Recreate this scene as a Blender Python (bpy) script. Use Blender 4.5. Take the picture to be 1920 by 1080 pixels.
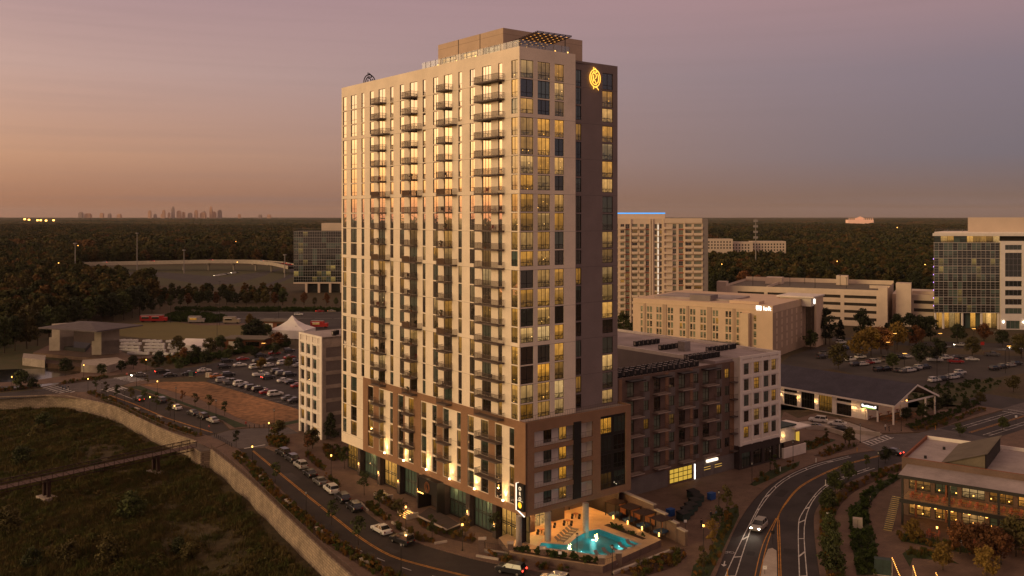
import bpy, math, random
import numpy as np
from mathutils import Vector, Matrix
R = math.radians
random.seed(7)
scene = bpy.context.scene
for o in list(bpy.data.objects): bpy.data.objects.remove(o)

# ------------------------------------------------------------------ camera
F = 1713.0; HZ = 406.0; H = 54.75           # focal length and horizon row in photo pixels, camera height in metres
cd = bpy.data.cameras.new('camera'); cam = bpy.data.objects.new('camera', cd)
scene.collection.objects.link(cam); scene.camera = cam
cam.location = (0, 0, H); cam.rotation_euler = (R(90), 0, 0)
cd.sensor_width = 36; cd.lens = F/1920*36; cd.shift_y = -(540-HZ)/1920
cd.clip_start = 1; cd.clip_end = 80000

# ------------------------------------------------------------------ sky: afterglow low on the left, mauve above
SUN_AZ = (-0.985, 0.17)                      # direction of the sunset (x, y)
world = bpy.data.worlds.new('World'); scene.world = world; world.use_nodes = True
wn = world.node_tree.nodes; wl = world.node_tree.links; wn.clear()
out = wn.new('ShaderNodeOutputWorld'); bg = wn.new('ShaderNodeBackground'); wl.new(bg.outputs[0], out.inputs[0])
tc = wn.new('ShaderNodeTexCoord')
sep = wn.new('ShaderNodeSeparateXYZ'); wl.new(tc.outputs['Generated'], sep.inputs[0])
hv = wn.new('ShaderNodeCombineXYZ'); wl.new(sep.outputs[0], hv.inputs[0]); wl.new(sep.outputs[1], hv.inputs[1])
nv = wn.new('ShaderNodeVectorMath'); nv.operation = 'NORMALIZE'; wl.new(hv.outputs[0], nv.inputs[0])
dt = wn.new('ShaderNodeVectorMath'); dt.operation = 'DOT_PRODUCT'; wl.new(nv.outputs[0], dt.inputs[0]); dt.inputs[1].default_value = (SUN_AZ[0], SUN_AZ[1], 0)
mr = wn.new('ShaderNodeMapRange'); mr.interpolation_type = 'SMOOTHSTEP'; wl.new(dt.outputs['Value'], mr.inputs[0])
mr.inputs[1].default_value = -0.55; mr.inputs[2].default_value = 1.0
el = wn.new('ShaderNodeMath'); el.operation = 'MAXIMUM'; el.inputs[1].default_value = 0; wl.new(sep.outputs[2], el.inputs[0])
def ramp(tree, pts):
    r = tree.new('ShaderNodeValToRGB'); e = r.color_ramp.elements
    for i, (p, c) in enumerate(pts):
        k = e[i] if i < 2 else e.new(p)
        k.position = p; k.color = (*c, 1)
    return r
glow = ramp(wn, [(0, (.32, .145, .085)), (.015, (.33, .15, .088)), (.062, (.51, .268, .16)), (.148, (.50, .318, .27)), (.23, (.375, .245, .252)), (.4, (.39, .245, .215)), (.7, (.41, .25, .19)), (1, (.41, .25, .19))])
cool = ramp(wn, [(0, (.16, .10, .076)), (.015, (.165, .108, .085)), (.062, (.136, .124, .152)), (.148, (.186, .152, .186)), (.23, (.325, .204, .216)), (.4, (.42, .26, .225)), (.7, (.44, .265, .20)), (1, (.41, .25, .19))])
wl.new(el.outputs[0], glow.inputs[0]); wl.new(el.outputs[0], cool.inputs[0])
mx = wn.new('ShaderNodeMix'); mx.data_type = 'RGBA'; wl.new(mr.outputs[0], mx.inputs[0]); wl.new(cool.outputs[0], mx.inputs[6]); wl.new(glow.outputs[0], mx.inputs[7])
# a thin bank of cloud low over the horizon
mp = wn.new('ShaderNodeMapping'); wl.new(tc.outputs['Generated'], mp.inputs[0]); mp.inputs['Scale'].default_value = (2.2, 2.2, 75)
nz = wn.new('ShaderNodeTexNoise'); wl.new(mp.outputs[0], nz.inputs[0]); nz.inputs['Scale'].default_value = 1.6; nz.inputs['Detail'].default_value = 5
cm = wn.new('ShaderNodeMapRange'); wl.new(nz.outputs[0], cm.inputs[0]); cm.inputs[1].default_value = .45; cm.inputs[2].default_value = .75
band = ramp(wn, [(0, (0.2,)*3), (.008, (.8,)*3), (.016, (.6,)*3), (.03, (.17,)*3), (.12, (.15,)*3), (.3, (.10,)*3)]); wl.new(el.outputs[0], band.inputs[0])
bm_ = wn.new('ShaderNodeMath'); bm_.operation = 'MULTIPLY'; wl.new(cm.outputs[0], bm_.inputs[0]); wl.new(band.outputs[0], bm_.inputs[1])
bm2 = wn.new('ShaderNodeMath'); bm2.operation = 'MULTIPLY'; bm2.inputs[1].default_value = .75; wl.new(bm_.outputs[0], bm2.inputs[0])
cl = wn.new('ShaderNodeMix'); cl.data_type = 'RGBA'; wl.new(bm2.outputs[0], cl.inputs[0]); wl.new(mx.outputs[2], cl.inputs[6]); cl.inputs[7].default_value = (.19, .14, .14, 1)
# the physical dusk sky on top of it
sky = wn.new('ShaderNodeTexSky'); sky.sky_type = 'NISHITA'; sky.sun_disc = False
sky.sun_elevation = R(1.0); sky.sun_rotation = math.atan2(SUN_AZ[0], SUN_AZ[1])
ad = wn.new('ShaderNodeMix'); ad.data_type = 'RGBA'; ad.blend_type = 'ADD'; ad.inputs[0].default_value = .005
wl.new(cl.outputs[2], ad.inputs[6]); wl.new(sky.outputs[0], ad.inputs[7])
# the bright heart of the afterglow, out of frame to the left, above where the sun went down
l3 = wn.new('ShaderNodeVectorMath'); l3.operation = 'DOT_PRODUCT'; wl.new(tc.outputs['Generated'], l3.inputs[0]); l3.inputs[1].default_value = (SUN_AZ[0]*.995, SUN_AZ[1]*.995, .09)
l4 = wn.new('ShaderNodeMath'); l4.operation = 'MAXIMUM'; l4.inputs[1].default_value = 0; wl.new(l3.outputs['Value'], l4.inputs[0])
l5 = wn.new('ShaderNodeMath'); l5.operation = 'POWER'; l5.inputs[1].default_value = 9; wl.new(l4.outputs[0], l5.inputs[0])
hot = ramp(wn, [(0, (1.35, .44, .16)), (.03, (2.1, .92, .27)), (.08, (2.3, 1.35, .55)), (.2, (1.7, 1.08, .55)), (.5, (.6, .4, .26))]); wl.new(el.outputs[0], hot.inputs[0])
ad2 = wn.new('ShaderNodeMix'); ad2.data_type = 'RGBA'; ad2.blend_type = 'ADD'; wl.new(l5.outputs[0], ad2.inputs[0]); wl.new(ad.outputs[2], ad2.inputs[6]); wl.new(hot.outputs[0], ad2.inputs[7])
wl.new(ad2.outputs[2], bg.inputs[0]); bg.inputs[1].default_value = 1.0

# ------------------------------------------------------------------ sun: last soft light from the left
sd = bpy.data.lights.new('sun', 'SUN'); sun = bpy.data.objects.new('sun', sd); scene.collection.objects.link(sun)
sd.energy = 1.35; sd.angle = R(28); sd.color = (1, .70, .33)
se = R(13)
sun.rotation_euler = Vector((-SUN_AZ[0]*math.cos(se), -(SUN_AZ[1]-.87)*math.cos(se), -math.sin(se))).to_track_quat('-Z', 'Y').to_euler()
sun.location = (-300, 0, 200)
vs = scene.view_settings; vs.view_transform = 'Standard'; vs.look = 'None'; vs.exposure = 0.2; vs.gamma = 1; vs.use_curve_mapping = False

# ------------------------------------------------------------------ helpers
COL = scene.collection
def G(u, v, z=0.0):
    """the point at height z under photo pixel (u, v)"""
    Y = (H-z)*F/(v-HZ); return Vector(((u-960)/F*Y, Y, z))
P0 = Vector((1.22, 149.5)); PHI = math.atan2(.6161, .7871)
Bx = Vector((math.cos(PHI), math.sin(PHI))); Ax = Vector((-math.sin(PHI), math.cos(PHI)))
def W(b, a, z=0.0):
    p = P0 + b*Bx + a*Ax; return Vector((p.x, p.y, z))
def L(p):
    d = Vector((p[0], p[1])) - P0; return d.dot(Bx), d.dot(Ax)
def a_of(u, b=0.0):
    k = (u-960)/F; o = P0 + b*Bx
    return (k*o.y - o.x)/(Ax.x - k*Ax.y)
def b_of(u, a=0.0):
    k = (u-960)/F; o = P0 + a*Ax
    return (k*o.y - o.x)/(Bx.x - k*Bx.y)
def z_at(v, b, a):
    return H - (v-HZ)/F*W(b, a).y

class MB:
    def __init__(s): s.v = []; s.f = []; s.m = []
    def quad(s, a, b, c, d, m=0):
        n = len(s.v); s.v += [tuple(a), tuple(b), tuple(c), tuple(d)]; s.f.append((n, n+1, n+2, n+3)); s.m.append(m)
    def poly(s, pts, m=0):
        n = len(s.v); s.v += [tuple(p) for p in pts]; s.f.append(tuple(range(n, n+len(pts)))); s.m.append(m)
    def box(s, x0, x1, y0, y1, z0, z1, m=0):
        n = len(s.v)
        s.v += [(x0,y0,z0),(x1,y0,z0),(x1,y1,z0),(x0,y1,z0),(x0,y0,z1),(x1,y0,z1),(x1,y1,z1),(x0,y1,z1)]
        for q in ((0,3,2,1),(4,5,6,7),(0,1,5,4),(1,2,6,5),(2,3,7,6),(3,0,4,7)): s.f.append(tuple(n+i for i in q)); s.m.append(m)
        return s
    def prism(s, poly, z0, z1, m=0, mt=None):
        """poly counter-clockwise (x, y) list; z0/z1 numbers"""
        n = len(s.v); k = len(poly)
        s.v += [(p[0], p[1], z0) for p in poly] + [(p[0], p[1], z1) for p in poly]
        s.f.append(tuple(n+k+i for i in range(k))); s.m.append(m if mt is None else mt)
        s.f.append(tuple(n+k-1-i for i in range(k))); s.m.append(m)
        for i in range(k):
            j = (i+1) % k; s.f.append((n+i, n+j, n+k+j, n+k+i)); s.m.append(m)
        return s
    def cyl(s, x, y, z0, z1, r, r2=None, n=8, m=0):
        r2 = r if r2 is None else r2; k = len(s.v)
        for z, q in ((z0, r), (z1, r2)):
            s.v += [(x+q*math.cos(2*math.pi*i/n), y+q*math.sin(2*math.pi*i/n), z) for i in range(n)]
        for i in range(n):
            j = (i+1) % n; s.f.append((k+i, k+j, k+n+j, k+n+i)); s.m.append(m)
        s.f.append(tuple(k+n+i for i in range(n))); s.m.append(m); s.f.append(tuple(k+n-1-i for i in range(n))); s.m.append(m)
        return s
    def tube(s, p, q, r, r2=None, n=5, m=0):
        p = Vector(p); q = Vector(q); d = (q-p)
        if d.length < 1e-6: return s
        d.normalize(); a = d.orthogonal().normalized(); b = d.cross(a); r2 = r if r2 is None else r2; k = len(s.v)
        for c, rr in ((p, r), (q, r2)):
            s.v += [tuple(c + a*rr*math.cos(2*math.pi*i/n) + b*rr*math.sin(2*math.pi*i/n)) for i in range(n)]
        for i in range(n):
            j = (i+1) % n; s.f.append((k+i, k+j, k+n+j, k+n+i)); s.m.append(m)
        s.f.append(tuple(k+n+i for i in range(n))); s.m.append(m); s.f.append(tuple(k+n-1-i for i in range(n))); s.m.append(m)
        return s
    def mesh(s, name, mats, smooth=False):
        me = bpy.data.meshes.new(name); me.from_pydata(s.v, [], s.f)
        for t in mats: me.materials.append(M[t] if isinstance(t, str) else t)
        if len(mats) > 1: me.polygons.foreach_set('material_index', s.m)
        if smooth: me.polygons.foreach_set('use_smooth', [True]*len(s.f))
        me.update(); return me
    def build(s, name, mats, parent=None, loc=(0,0,0), rz=0.0, smooth=False):
        if isinstance(mats, str): mats = [mats]
        return link(name, s.mesh(name, mats, smooth), parent, loc, rz)
def link(name, me, parent=None, loc=(0,0,0), rz=0.0):
    o = bpy.data.objects.new(name, me); COL.objects.link(o); o.parent = parent; o.location = loc; o.rotation_euler = (0, 0, rz); return o
def tag(o, label=None, cat=None, group=None, kind=None):
    if label: o['label'] = label
    if cat: o['category'] = cat
    if group: o['group'] = group
    if kind: o['kind'] = kind
    return o
def thing(name, label, cat, loc=(0,0,0), rz=0.0, group=None):
    return tag(link(name, None, None, loc, rz), label, cat, group)
def copy_tree(o, loc, rz=0.0, label=None, group=None, scale=None):
    c = o.copy(); COL.objects.link(c); c.location = loc; c.rotation_euler = (0, 0, rz)
    if scale: c.scale = (scale,)*3 if not hasattr(scale, '__len__') else scale
    if label: c['label'] = label
    if group: c['group'] = group
    for ch in o.children:
        d = ch.copy(); COL.objects.link(d); d.parent = c
        for g in ch.children:
            e = g.copy(); COL.objects.link(e); e.parent = d
    return c
def fdir(ang): return (math.cos(ang), math.sin(ang)), (-math.sin(ang), math.cos(ang))
def facade(mb, o, ang, S, z0, z1, ops, depth=.18, m=0, mr=None):
    """a wall seen from outside: s runs right, openings (s0, s1, z0, z1) with reveals"""
    (sx, sy), (ix, iy) = fdir(ang); mr = m if mr is None else mr
    def pt(s, z, d=0): return (o[0]+sx*s+ix*d, o[1]+sy*s+iy*d, z)
    ss = sorted({0.0, S, *[round(q, 4) for p in ops for q in p[:2]]}); zs = sorted({z0, z1, *[round(q, 4) for p in ops for q in p[2:4]]})
    rows = [[] for _ in zs]
    for i in range(len(zs)-1):
        zc = (zs[i]+zs[i+1])/2; act = [p for p in ops if p[2] < zc < p[3]]
        st = None
        for j in range(len(ss)-1):
            sc = (ss[j]+ss[j+1])/2; hole = any(p[0] < sc < p[1] for p in act)
            if not hole and st is None: st = ss[j]
            if hole and st is not None:
                mb.quad(pt(st, zs[i]), pt(ss[j], zs[i]), pt(ss[j], zs[i+1]), pt(st, zs[i+1]), m); st = None
        if st is not None: mb.quad(pt(st, zs[i]), pt(S, zs[i]), pt(S, zs[i+1]), pt(st, zs[i+1]), m)
    for a, b, c, d in [p[:4] for p in ops]:
        mb.quad(pt(a, c), pt(b, c), pt(b, c, depth), pt(a, c, depth), mr); mb.quad(pt(a, d, depth), pt(b, d, depth), pt(b, d), pt(a, d), mr)
        mb.quad(pt(a, c), pt(a, c, depth), pt(a, d, depth), pt(a, d), mr); mb.quad(pt(b, c, depth), pt(b, c), pt(b, d), pt(b, d, depth), mr)
_wc = {}
def win_meshes(w, h, cols=(.5,), tr=(), fmat='frame', gmat='glass', split=True, t=.07, sill=0):
    key = (round(w, 2), round(h, 2), tuple(cols), tuple(tr), fmat, gmat, split, t)
    if key in _wc: return _wc[key]
    f = MB()
    f.box(0, t, 0, .09, 0, h); f.box(w-t, w, 0, .09, 0, h); f.box(t, w-t, 0, .09, 0, t); f.box(t, w-t, 0, .09, h-t, h)
    for c in cols: f.box(w*c-t*.5, w*c+t*.5, .01, .08, t, h-t)
    for c in tr: f.box(t, w-t, .012, .078, h*c-t*.5, h*c+t*.5)
    if split:
        g = MB(); g.quad((0, .05, 0), (w, .05, 0), (w, .05, h), (0, .05, h))
        r = (f.mesh('window', [fmat]), g.mesh('pane', [gmat]))
    else:
        f.quad((t, .05, t), (w-t, .05, t), (w-t, .05, h-t), (t, .05, h-t), 1)
        r = (f.mesh('window', [fmat, gmat]), None)
    _wc[key] = r; return r
def window(parent, o, ang, s0, z0, w, h, name='window', depth=.1, **k):
    (sx, sy), (ix, iy) = fdir(ang); fm, pm = win_meshes(w, h, **k)
    x = link(name, fm, parent, (o[0]+sx*s0+ix*depth, o[1]+sy*s0+iy*depth, z0), ang)
    if pm: link('pane', pm, x)
    return x
_bc = {}
def balcony(parent, o, ang, s0, z, w, dep=1.5, rail=1.07, part=None, slabm='slab_dark', railm='railing', sp=.14, up=0, name='balcony'):
    key = (round(w, 2), dep, slabm, railm, part, sp)
    if key not in _bc:
        s = MB().box(0, w, -dep, -.003, -.2, 0)
        r = MB()
        for q in (.06, rail):
            r.box(0, w, -dep, -dep+.05, q-.05, q); r.box(0, .05, -dep+.05, -.004, q-.05, q); r.box(w-.05, w, -dep+.05, -.004, q-.05, q)
        n = int(w/sp)
        for i in range(n+1): r.box(i*(w-.03)/n, i*(w-.03)/n+.03, -dep+.01, -dep+.04, .06, rail-.05)
        n = int(dep/sp)
        for i in range(1, n):
            for x in (.01, w-.04): r.box(x, x+.03, -dep+i*dep/n, -dep+i*dep/n+.03, .06, rail-.05)
        p = None
        if part:
            p = MB().box(.08, w*part, -dep+.07, -dep+.1, .08, 1.12).mesh('screen', ['wood_screen'])
        _bc[key] = (s.mesh('balcony', [slabm]), r.mesh('railing', [railm]), p)
    s, r, p = _bc[key]; (sx, sy), (ix, iy) = fdir(ang)
    x = link(name, s, parent, (o[0]+sx*s0, o[1]+sy*s0, z), ang); link('railing', r, x)
    if p: link('screen', p, x)
    return x
def lamp_light(name, kind, loc, power, col=(1, .62, .28), size=.15, parent=None, spot=None, rot=None):
    d = bpy.data.lights.new(name, kind); d.energy = power; d.color = col
    if kind in ('POINT', 'SPOT'): d.shadow_soft_size = size
    if kind == 'AREA': d.size = size
    if spot: d.spot_size = R(spot); d.spot_blend = .6
    o = bpy.data.objects.new(name, d); COL.objects.link(o); o.location = loc; o.parent = parent
    if rot: o.rotation_euler = rot
    return o
def polyline(pts, n=6):
    """Catmull-Rom through points"""
    out = []; P = [Vector(p) for p in pts]; P = [2*P[0]-P[1]] + P + [2*P[-1]-P[-2]]
    for i in range(1, len(P)-2):
        for k in range(n):
            t = k/n; a, b, c, d = P[i-1], P[i], P[i+1], P[i+2]
            out.append(.5*((2*b)+(c-a)*t+(2*a-5*b+4*c-d)*t*t+(3*b-3*c+d-a)*t**3))
    out.append(P[-2]); return out
def px(pts, z=0.0): return [G(u, v, z) for u, v in pts]
def ccw(poly):
    s = sum(poly[i][0]*poly[(i+1) % len(poly)][1]-poly[(i+1) % len(poly)][0]*poly[i][1] for i in range(len(poly)))
    return poly if s > 0 else poly[::-1]
def sheet(name, poly, z, mat, thick=0.0, label=None, cat=None, kind='structure', parent=None):
    """flat ground polygon, a slab with a kerb face if thick"""
    import bmesh
    poly = ccw([(p[0], p[1]) for p in poly]); bm = bmesh.new()
    vs_ = [bm.verts.new((p[0], p[1], z)) for p in poly]; es = [bm.edges.new((vs_[i], vs_[(i+1) % len(vs_)])) for i in range(len(vs_))]
    bmesh.ops.triangle_fill(bm, use_beauty=True, use_dissolve=False, edges=es)
    for f in bm.faces:
        if f.normal.z < 0: f.normal_flip()
    if thick:
        lo = [bm.verts.new((p[0], p[1], z-thick)) for p in poly]
        for i in range(len(poly)):
            j = (i+1) % len(poly); bm.faces.new((lo[i], lo[j], vs_[j], vs_[i]))
    me = bpy.data.meshes.new(name); bm.to_mesh(me); bm.free(); me.materials.append(M[mat])
    o = link(name, me, parent)
    if not parent: tag(o, label, cat, kind=kind)
    return o
def ribbon(mb, pts, w, z=None, m=0):
    """flat strip of width w along a polyline"""
    P = [Vector((p[0], p[1])) for p in pts]
    Ls = []; Rs = []
    for i, p in enumerate(P):
        t = (P[min(i+1, len(P)-1)]-P[max(i-1, 0)]).normalized(); n = Vector((-t.y, t.x))*w*.5
        Ls.append(p+n); Rs.append(p-n)
    for i in range(len(P)-1):
        za = z if z is not None else pts[i][2]
        mb.quad((*Rs[i], za), (*Rs[i+1], za), (*Ls[i+1], za), (*Ls[i], za), m)
def offset(pts, d):
    P = [Vector((p[0], p[1])) for p in pts]; out = []
    for i, p in enumerate(P):
        t = (P[min(i+1, len(P)-1)]-P[max(i-1, 0)]).normalized(); out.append(p+Vector((-t.y, t.x))*d)
    return out
def curb_wall(mb, pts, w, z0, z1, m=0):
    a = offset(pts, w/2); b = offset(pts, -w/2)
    for i in range(len(a)-1):
        q = [b[i], b[i+1], a[i+1], a[i]]
        mb.prism([(p.x, p.y) for p in q], z0, z1, m)
def along(pts, step, start=0.0):
    """points every step metres with their heading"""
    P = [Vector((p[0], p[1])) for p in pts]; d = start; acc = 0; out = []
    for i in range(len(P)-1):
        s = (P[i+1]-P[i]).length
        while d <= acc+s:
            t = (d-acc)/s; q = P[i].lerp(P[i+1], t); e = P[i+1]-P[i]; out.append((q.x, q.y, math.atan2(e.y, e.x))); d += step
        acc += s
    return out
def inside(p, poly):
    x, y = p[0], p[1]; c = False; j = len(poly)-1
    for i in range(len(poly)):
        xi, yi = poly[i][0], poly[i][1]; xj, yj = poly[j][0], poly[j][1]
        if (yi > y) != (yj > y) and x < (xj-xi)*(y-yi)/(yj-yi)+xi: c = not c
        j = i
    return c
ORD = ['first', 'second', 'third', 'fourth', 'fifth', 'sixth', 'seventh', 'eighth', 'ninth', 'tenth', 'eleventh', 'twelfth', 'thirteenth', 'fourteenth', 'fifteenth', 'sixteenth', 'seventeenth', 'eighteenth', 'nineteenth', 'twentieth',
       '21st', '22nd', '23rd', '24th', '25th', '26th', '27th', '28th', '29th', '30th', '31st', '32nd', '33rd', '34th', '35th', '36th', '37th', '38th', '39th', '40th']
def text_mesh(txt, size, depth=.03, mats=('white',)):
    c = bpy.data.curves.new('text', 'FONT'); c.body = txt; c.size = size; c.extrude = depth; c.align_x = 'CENTER'; c.align_y = 'CENTER'; c.resolution_u = 3
    o = bpy.data.objects.new('text', c); COL.objects.link(o); dg = bpy.context.evaluated_depsgraph_get(); me = bpy.data.meshes.new_from_object(o.evaluated_get(dg))
    bpy.data.objects.remove(o); bpy.data.curves.remove(c); me.materials.clear()
    for m in mats: me.materials.append(M[m])
    return me
def ring(mb, c, ax, ay, rx, ry, r, n=40, t0=0, t1=2*math.pi, m=0):
    """an elliptical tube in the plane of ax, ay"""
    c = Vector(c); ax = Vector(ax); ay = Vector(ay); last = None
    for i in range(n+1):
        t = t0+(t1-t0)*i/n; p = c+ax*rx*math.cos(t)+ay*ry*math.sin(t)
        if last: mb.tube(last, p, r, n=5, m=m)
        last = p
# ------------------------------------------------------------------ materials
M = {}
def mk(name, col, rough=.85, var=.18, scale=.6, fine=0.0, fscale=14.0, metal=0.0, spec=.3, bump=0.0, emis=None, estr=0.0, col2=None, obj_var=0.0):
    """principled with two octaves of object-space mottling; col2 mixes in by large noise; obj_var shifts brightness per object"""
    m = bpy.data.materials.new(name); m.use_nodes = True; n = m.node_tree.nodes; l = m.node_tree.links
    b = n['Principled BSDF']; b.inputs['Roughness'].default_value = rough; b.inputs['Metallic'].default_value = metal; b.inputs['Specular IOR Level'].default_value = spec
    c2 = col2 or tuple(max(0, x*(1-var*1.6)) for x in col); c1 = col if col2 else tuple(x*(1+var*.6) for x in col)
    if var or col2:
        t = n.new('ShaderNodeTexCoord'); z = n.new('ShaderNodeTexNoise'); z.inputs['Scale'].default_value = scale; z.inputs['Detail'].default_value = 6; z.inputs['Roughness'].default_value = .65
        l.new(t.outputs['Object'], z.inputs['Vector'])
        r = ramp(n, [(.32, c2), (.68, c1)]); l.new(z.outputs['Fac'], r.inputs[0]); last = r.outputs[0]
        if fine:
            z2 = n.new('ShaderNodeTexNoise'); z2.inputs['Scale'].default_value = fscale; z2.inputs['Detail'].default_value = 3; l.new(t.outputs['Object'], z2.inputs['Vector'])
            r2 = ramp(n, [(.3, (1-fine,)*3), (.7, (1+fine*.5,)*3)]); l.new(z2.outputs['Fac'], r2.inputs[0])
            mm = n.new('ShaderNodeMix'); mm.data_type = 'RGBA'; mm.blend_type = 'MULTIPLY'; mm.inputs[0].default_value = 1; l.new(last, mm.inputs[6]); l.new(r2.outputs[0], mm.inputs[7]); last = mm.outputs[2]
            if bump:
                bp = n.new('ShaderNodeBump'); bp.inputs['Strength'].default_value = bump; bp.inputs['Distance'].default_value = .05; l.new(z2.outputs['Fac'], bp.inputs['Height']); l.new(bp.outputs[0], b.inputs['Normal'])
        if obj_var:
            oi = n.new('ShaderNodeObjectInfo'); mr_ = n.new('ShaderNodeMapRange'); l.new(oi.outputs['Random'], mr_.inputs[0]); mr_.inputs[3].default_value = 1-obj_var; mr_.inputs[4].default_value = 1+obj_var
            hs = n.new('ShaderNodeHueSaturation'); l.new(last, hs.inputs['Color']); l.new(mr_.outputs[0], hs.inputs['Value']); last = hs.outputs[0]
        l.new(last, b.inputs['Base Color'])
    else: b.inputs['Base Color'].default_value = (*col, 1)
    if emis: b.inputs['Emission Color'].default_value = (*emis, 1); b.inputs['Emission Strength'].default_value = estr
    M[name] = m; return m
def emit(name, col, s):
    m = bpy.data.materials.new(name); m.use_nodes = True; n = m.node_tree.nodes; n.clear(); o = n.new('ShaderNodeOutputMaterial'); e = n.new('ShaderNodeEmission')
    e.inputs[0].default_value = (*col, 1); e.inputs[1].default_value = s; m.node_tree.links.new(e.outputs[0], o.inputs[0]); M[name] = m; return m
def blocks(name, c1, c2, cm, w, h, rough=.9, mortar=.02, axis='Z', noise=.25, vari=(0, 0, 0)):
    """laid blocks, bricks or pavers too small to tell apart"""
    m = bpy.data.materials.new(name); m.use_nodes = True; n = m.node_tree.nodes; l = m.node_tree.links; b = n['Principled BSDF']; b.inputs['Roughness'].default_value = rough; b.inputs['Specular IOR Level'].default_value = .25
    t = n.new('ShaderNodeTexCoord'); mp = n.new('ShaderNodeMapping'); l.new(t.outputs['Object'], mp.inputs[0])
    if axis == 'W':   # vertical wall: run length x+y, height z
        s = n.new('ShaderNodeSeparateXYZ'); l.new(t.outputs['Object'], s.inputs[0]); a = n.new('ShaderNodeMath'); a.operation = 'SUBTRACT'; l.new(s.outputs[0], a.inputs[0]); l.new(s.outputs[1], a.inputs[1])
        c = n.new('ShaderNodeCombineXYZ'); l.new(a.outputs[0], c.inputs[0]); l.new(s.outputs[2], c.inputs[1]); l.new(c.outputs[0], mp.inputs[0])
    br = n.new('ShaderNodeTexBrick'); l.new(mp.outputs[0], br.inputs['Vector']); br.inputs['Scale'].default_value = 1; br.inputs['Brick Width'].default_value = w; br.inputs['Row Height'].default_value = h; br.inputs['Mortar Size'].default_value = mortar
    br.inputs['Color1'].default_value = (*c1, 1); br.inputs['Color2'].default_value = (*c2, 1); br.inputs['Mortar'].default_value = (*cm, 1)
    z = n.new('ShaderNodeTexNoise'); z.inputs['Scale'].default_value = .35; z.inputs['Detail'].default_value = 6; l.new(t.outputs['Object'], z.inputs['Vector'])
    r = ramp(n, [(.3, (1-noise,)*3), (.7, (1+noise*.6,)*3)]); l.new(z.outputs['Fac'], r.inputs[0])
    mm = n.new('ShaderNodeMix'); mm.data_type = 'RGBA'; mm.blend_type = 'MULTIPLY'; mm.inputs[0].default_value = 1; l.new(br.outputs[0], mm.inputs[6]); l.new(r.outputs[0], mm.inputs[7]); l.new(mm.outputs[2], b.inputs['Base Color'])
    bp = n.new('ShaderNodeBump'); bp.inputs['Strength'].default_value = .4; bp.inputs['Distance'].default_value = .03; bp.invert = True; l.new(br.outputs['Fac'], bp.inputs['Height']); l.new(bp.outputs[0], b.inputs['Normal'])
    M[name] = m; return m
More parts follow.
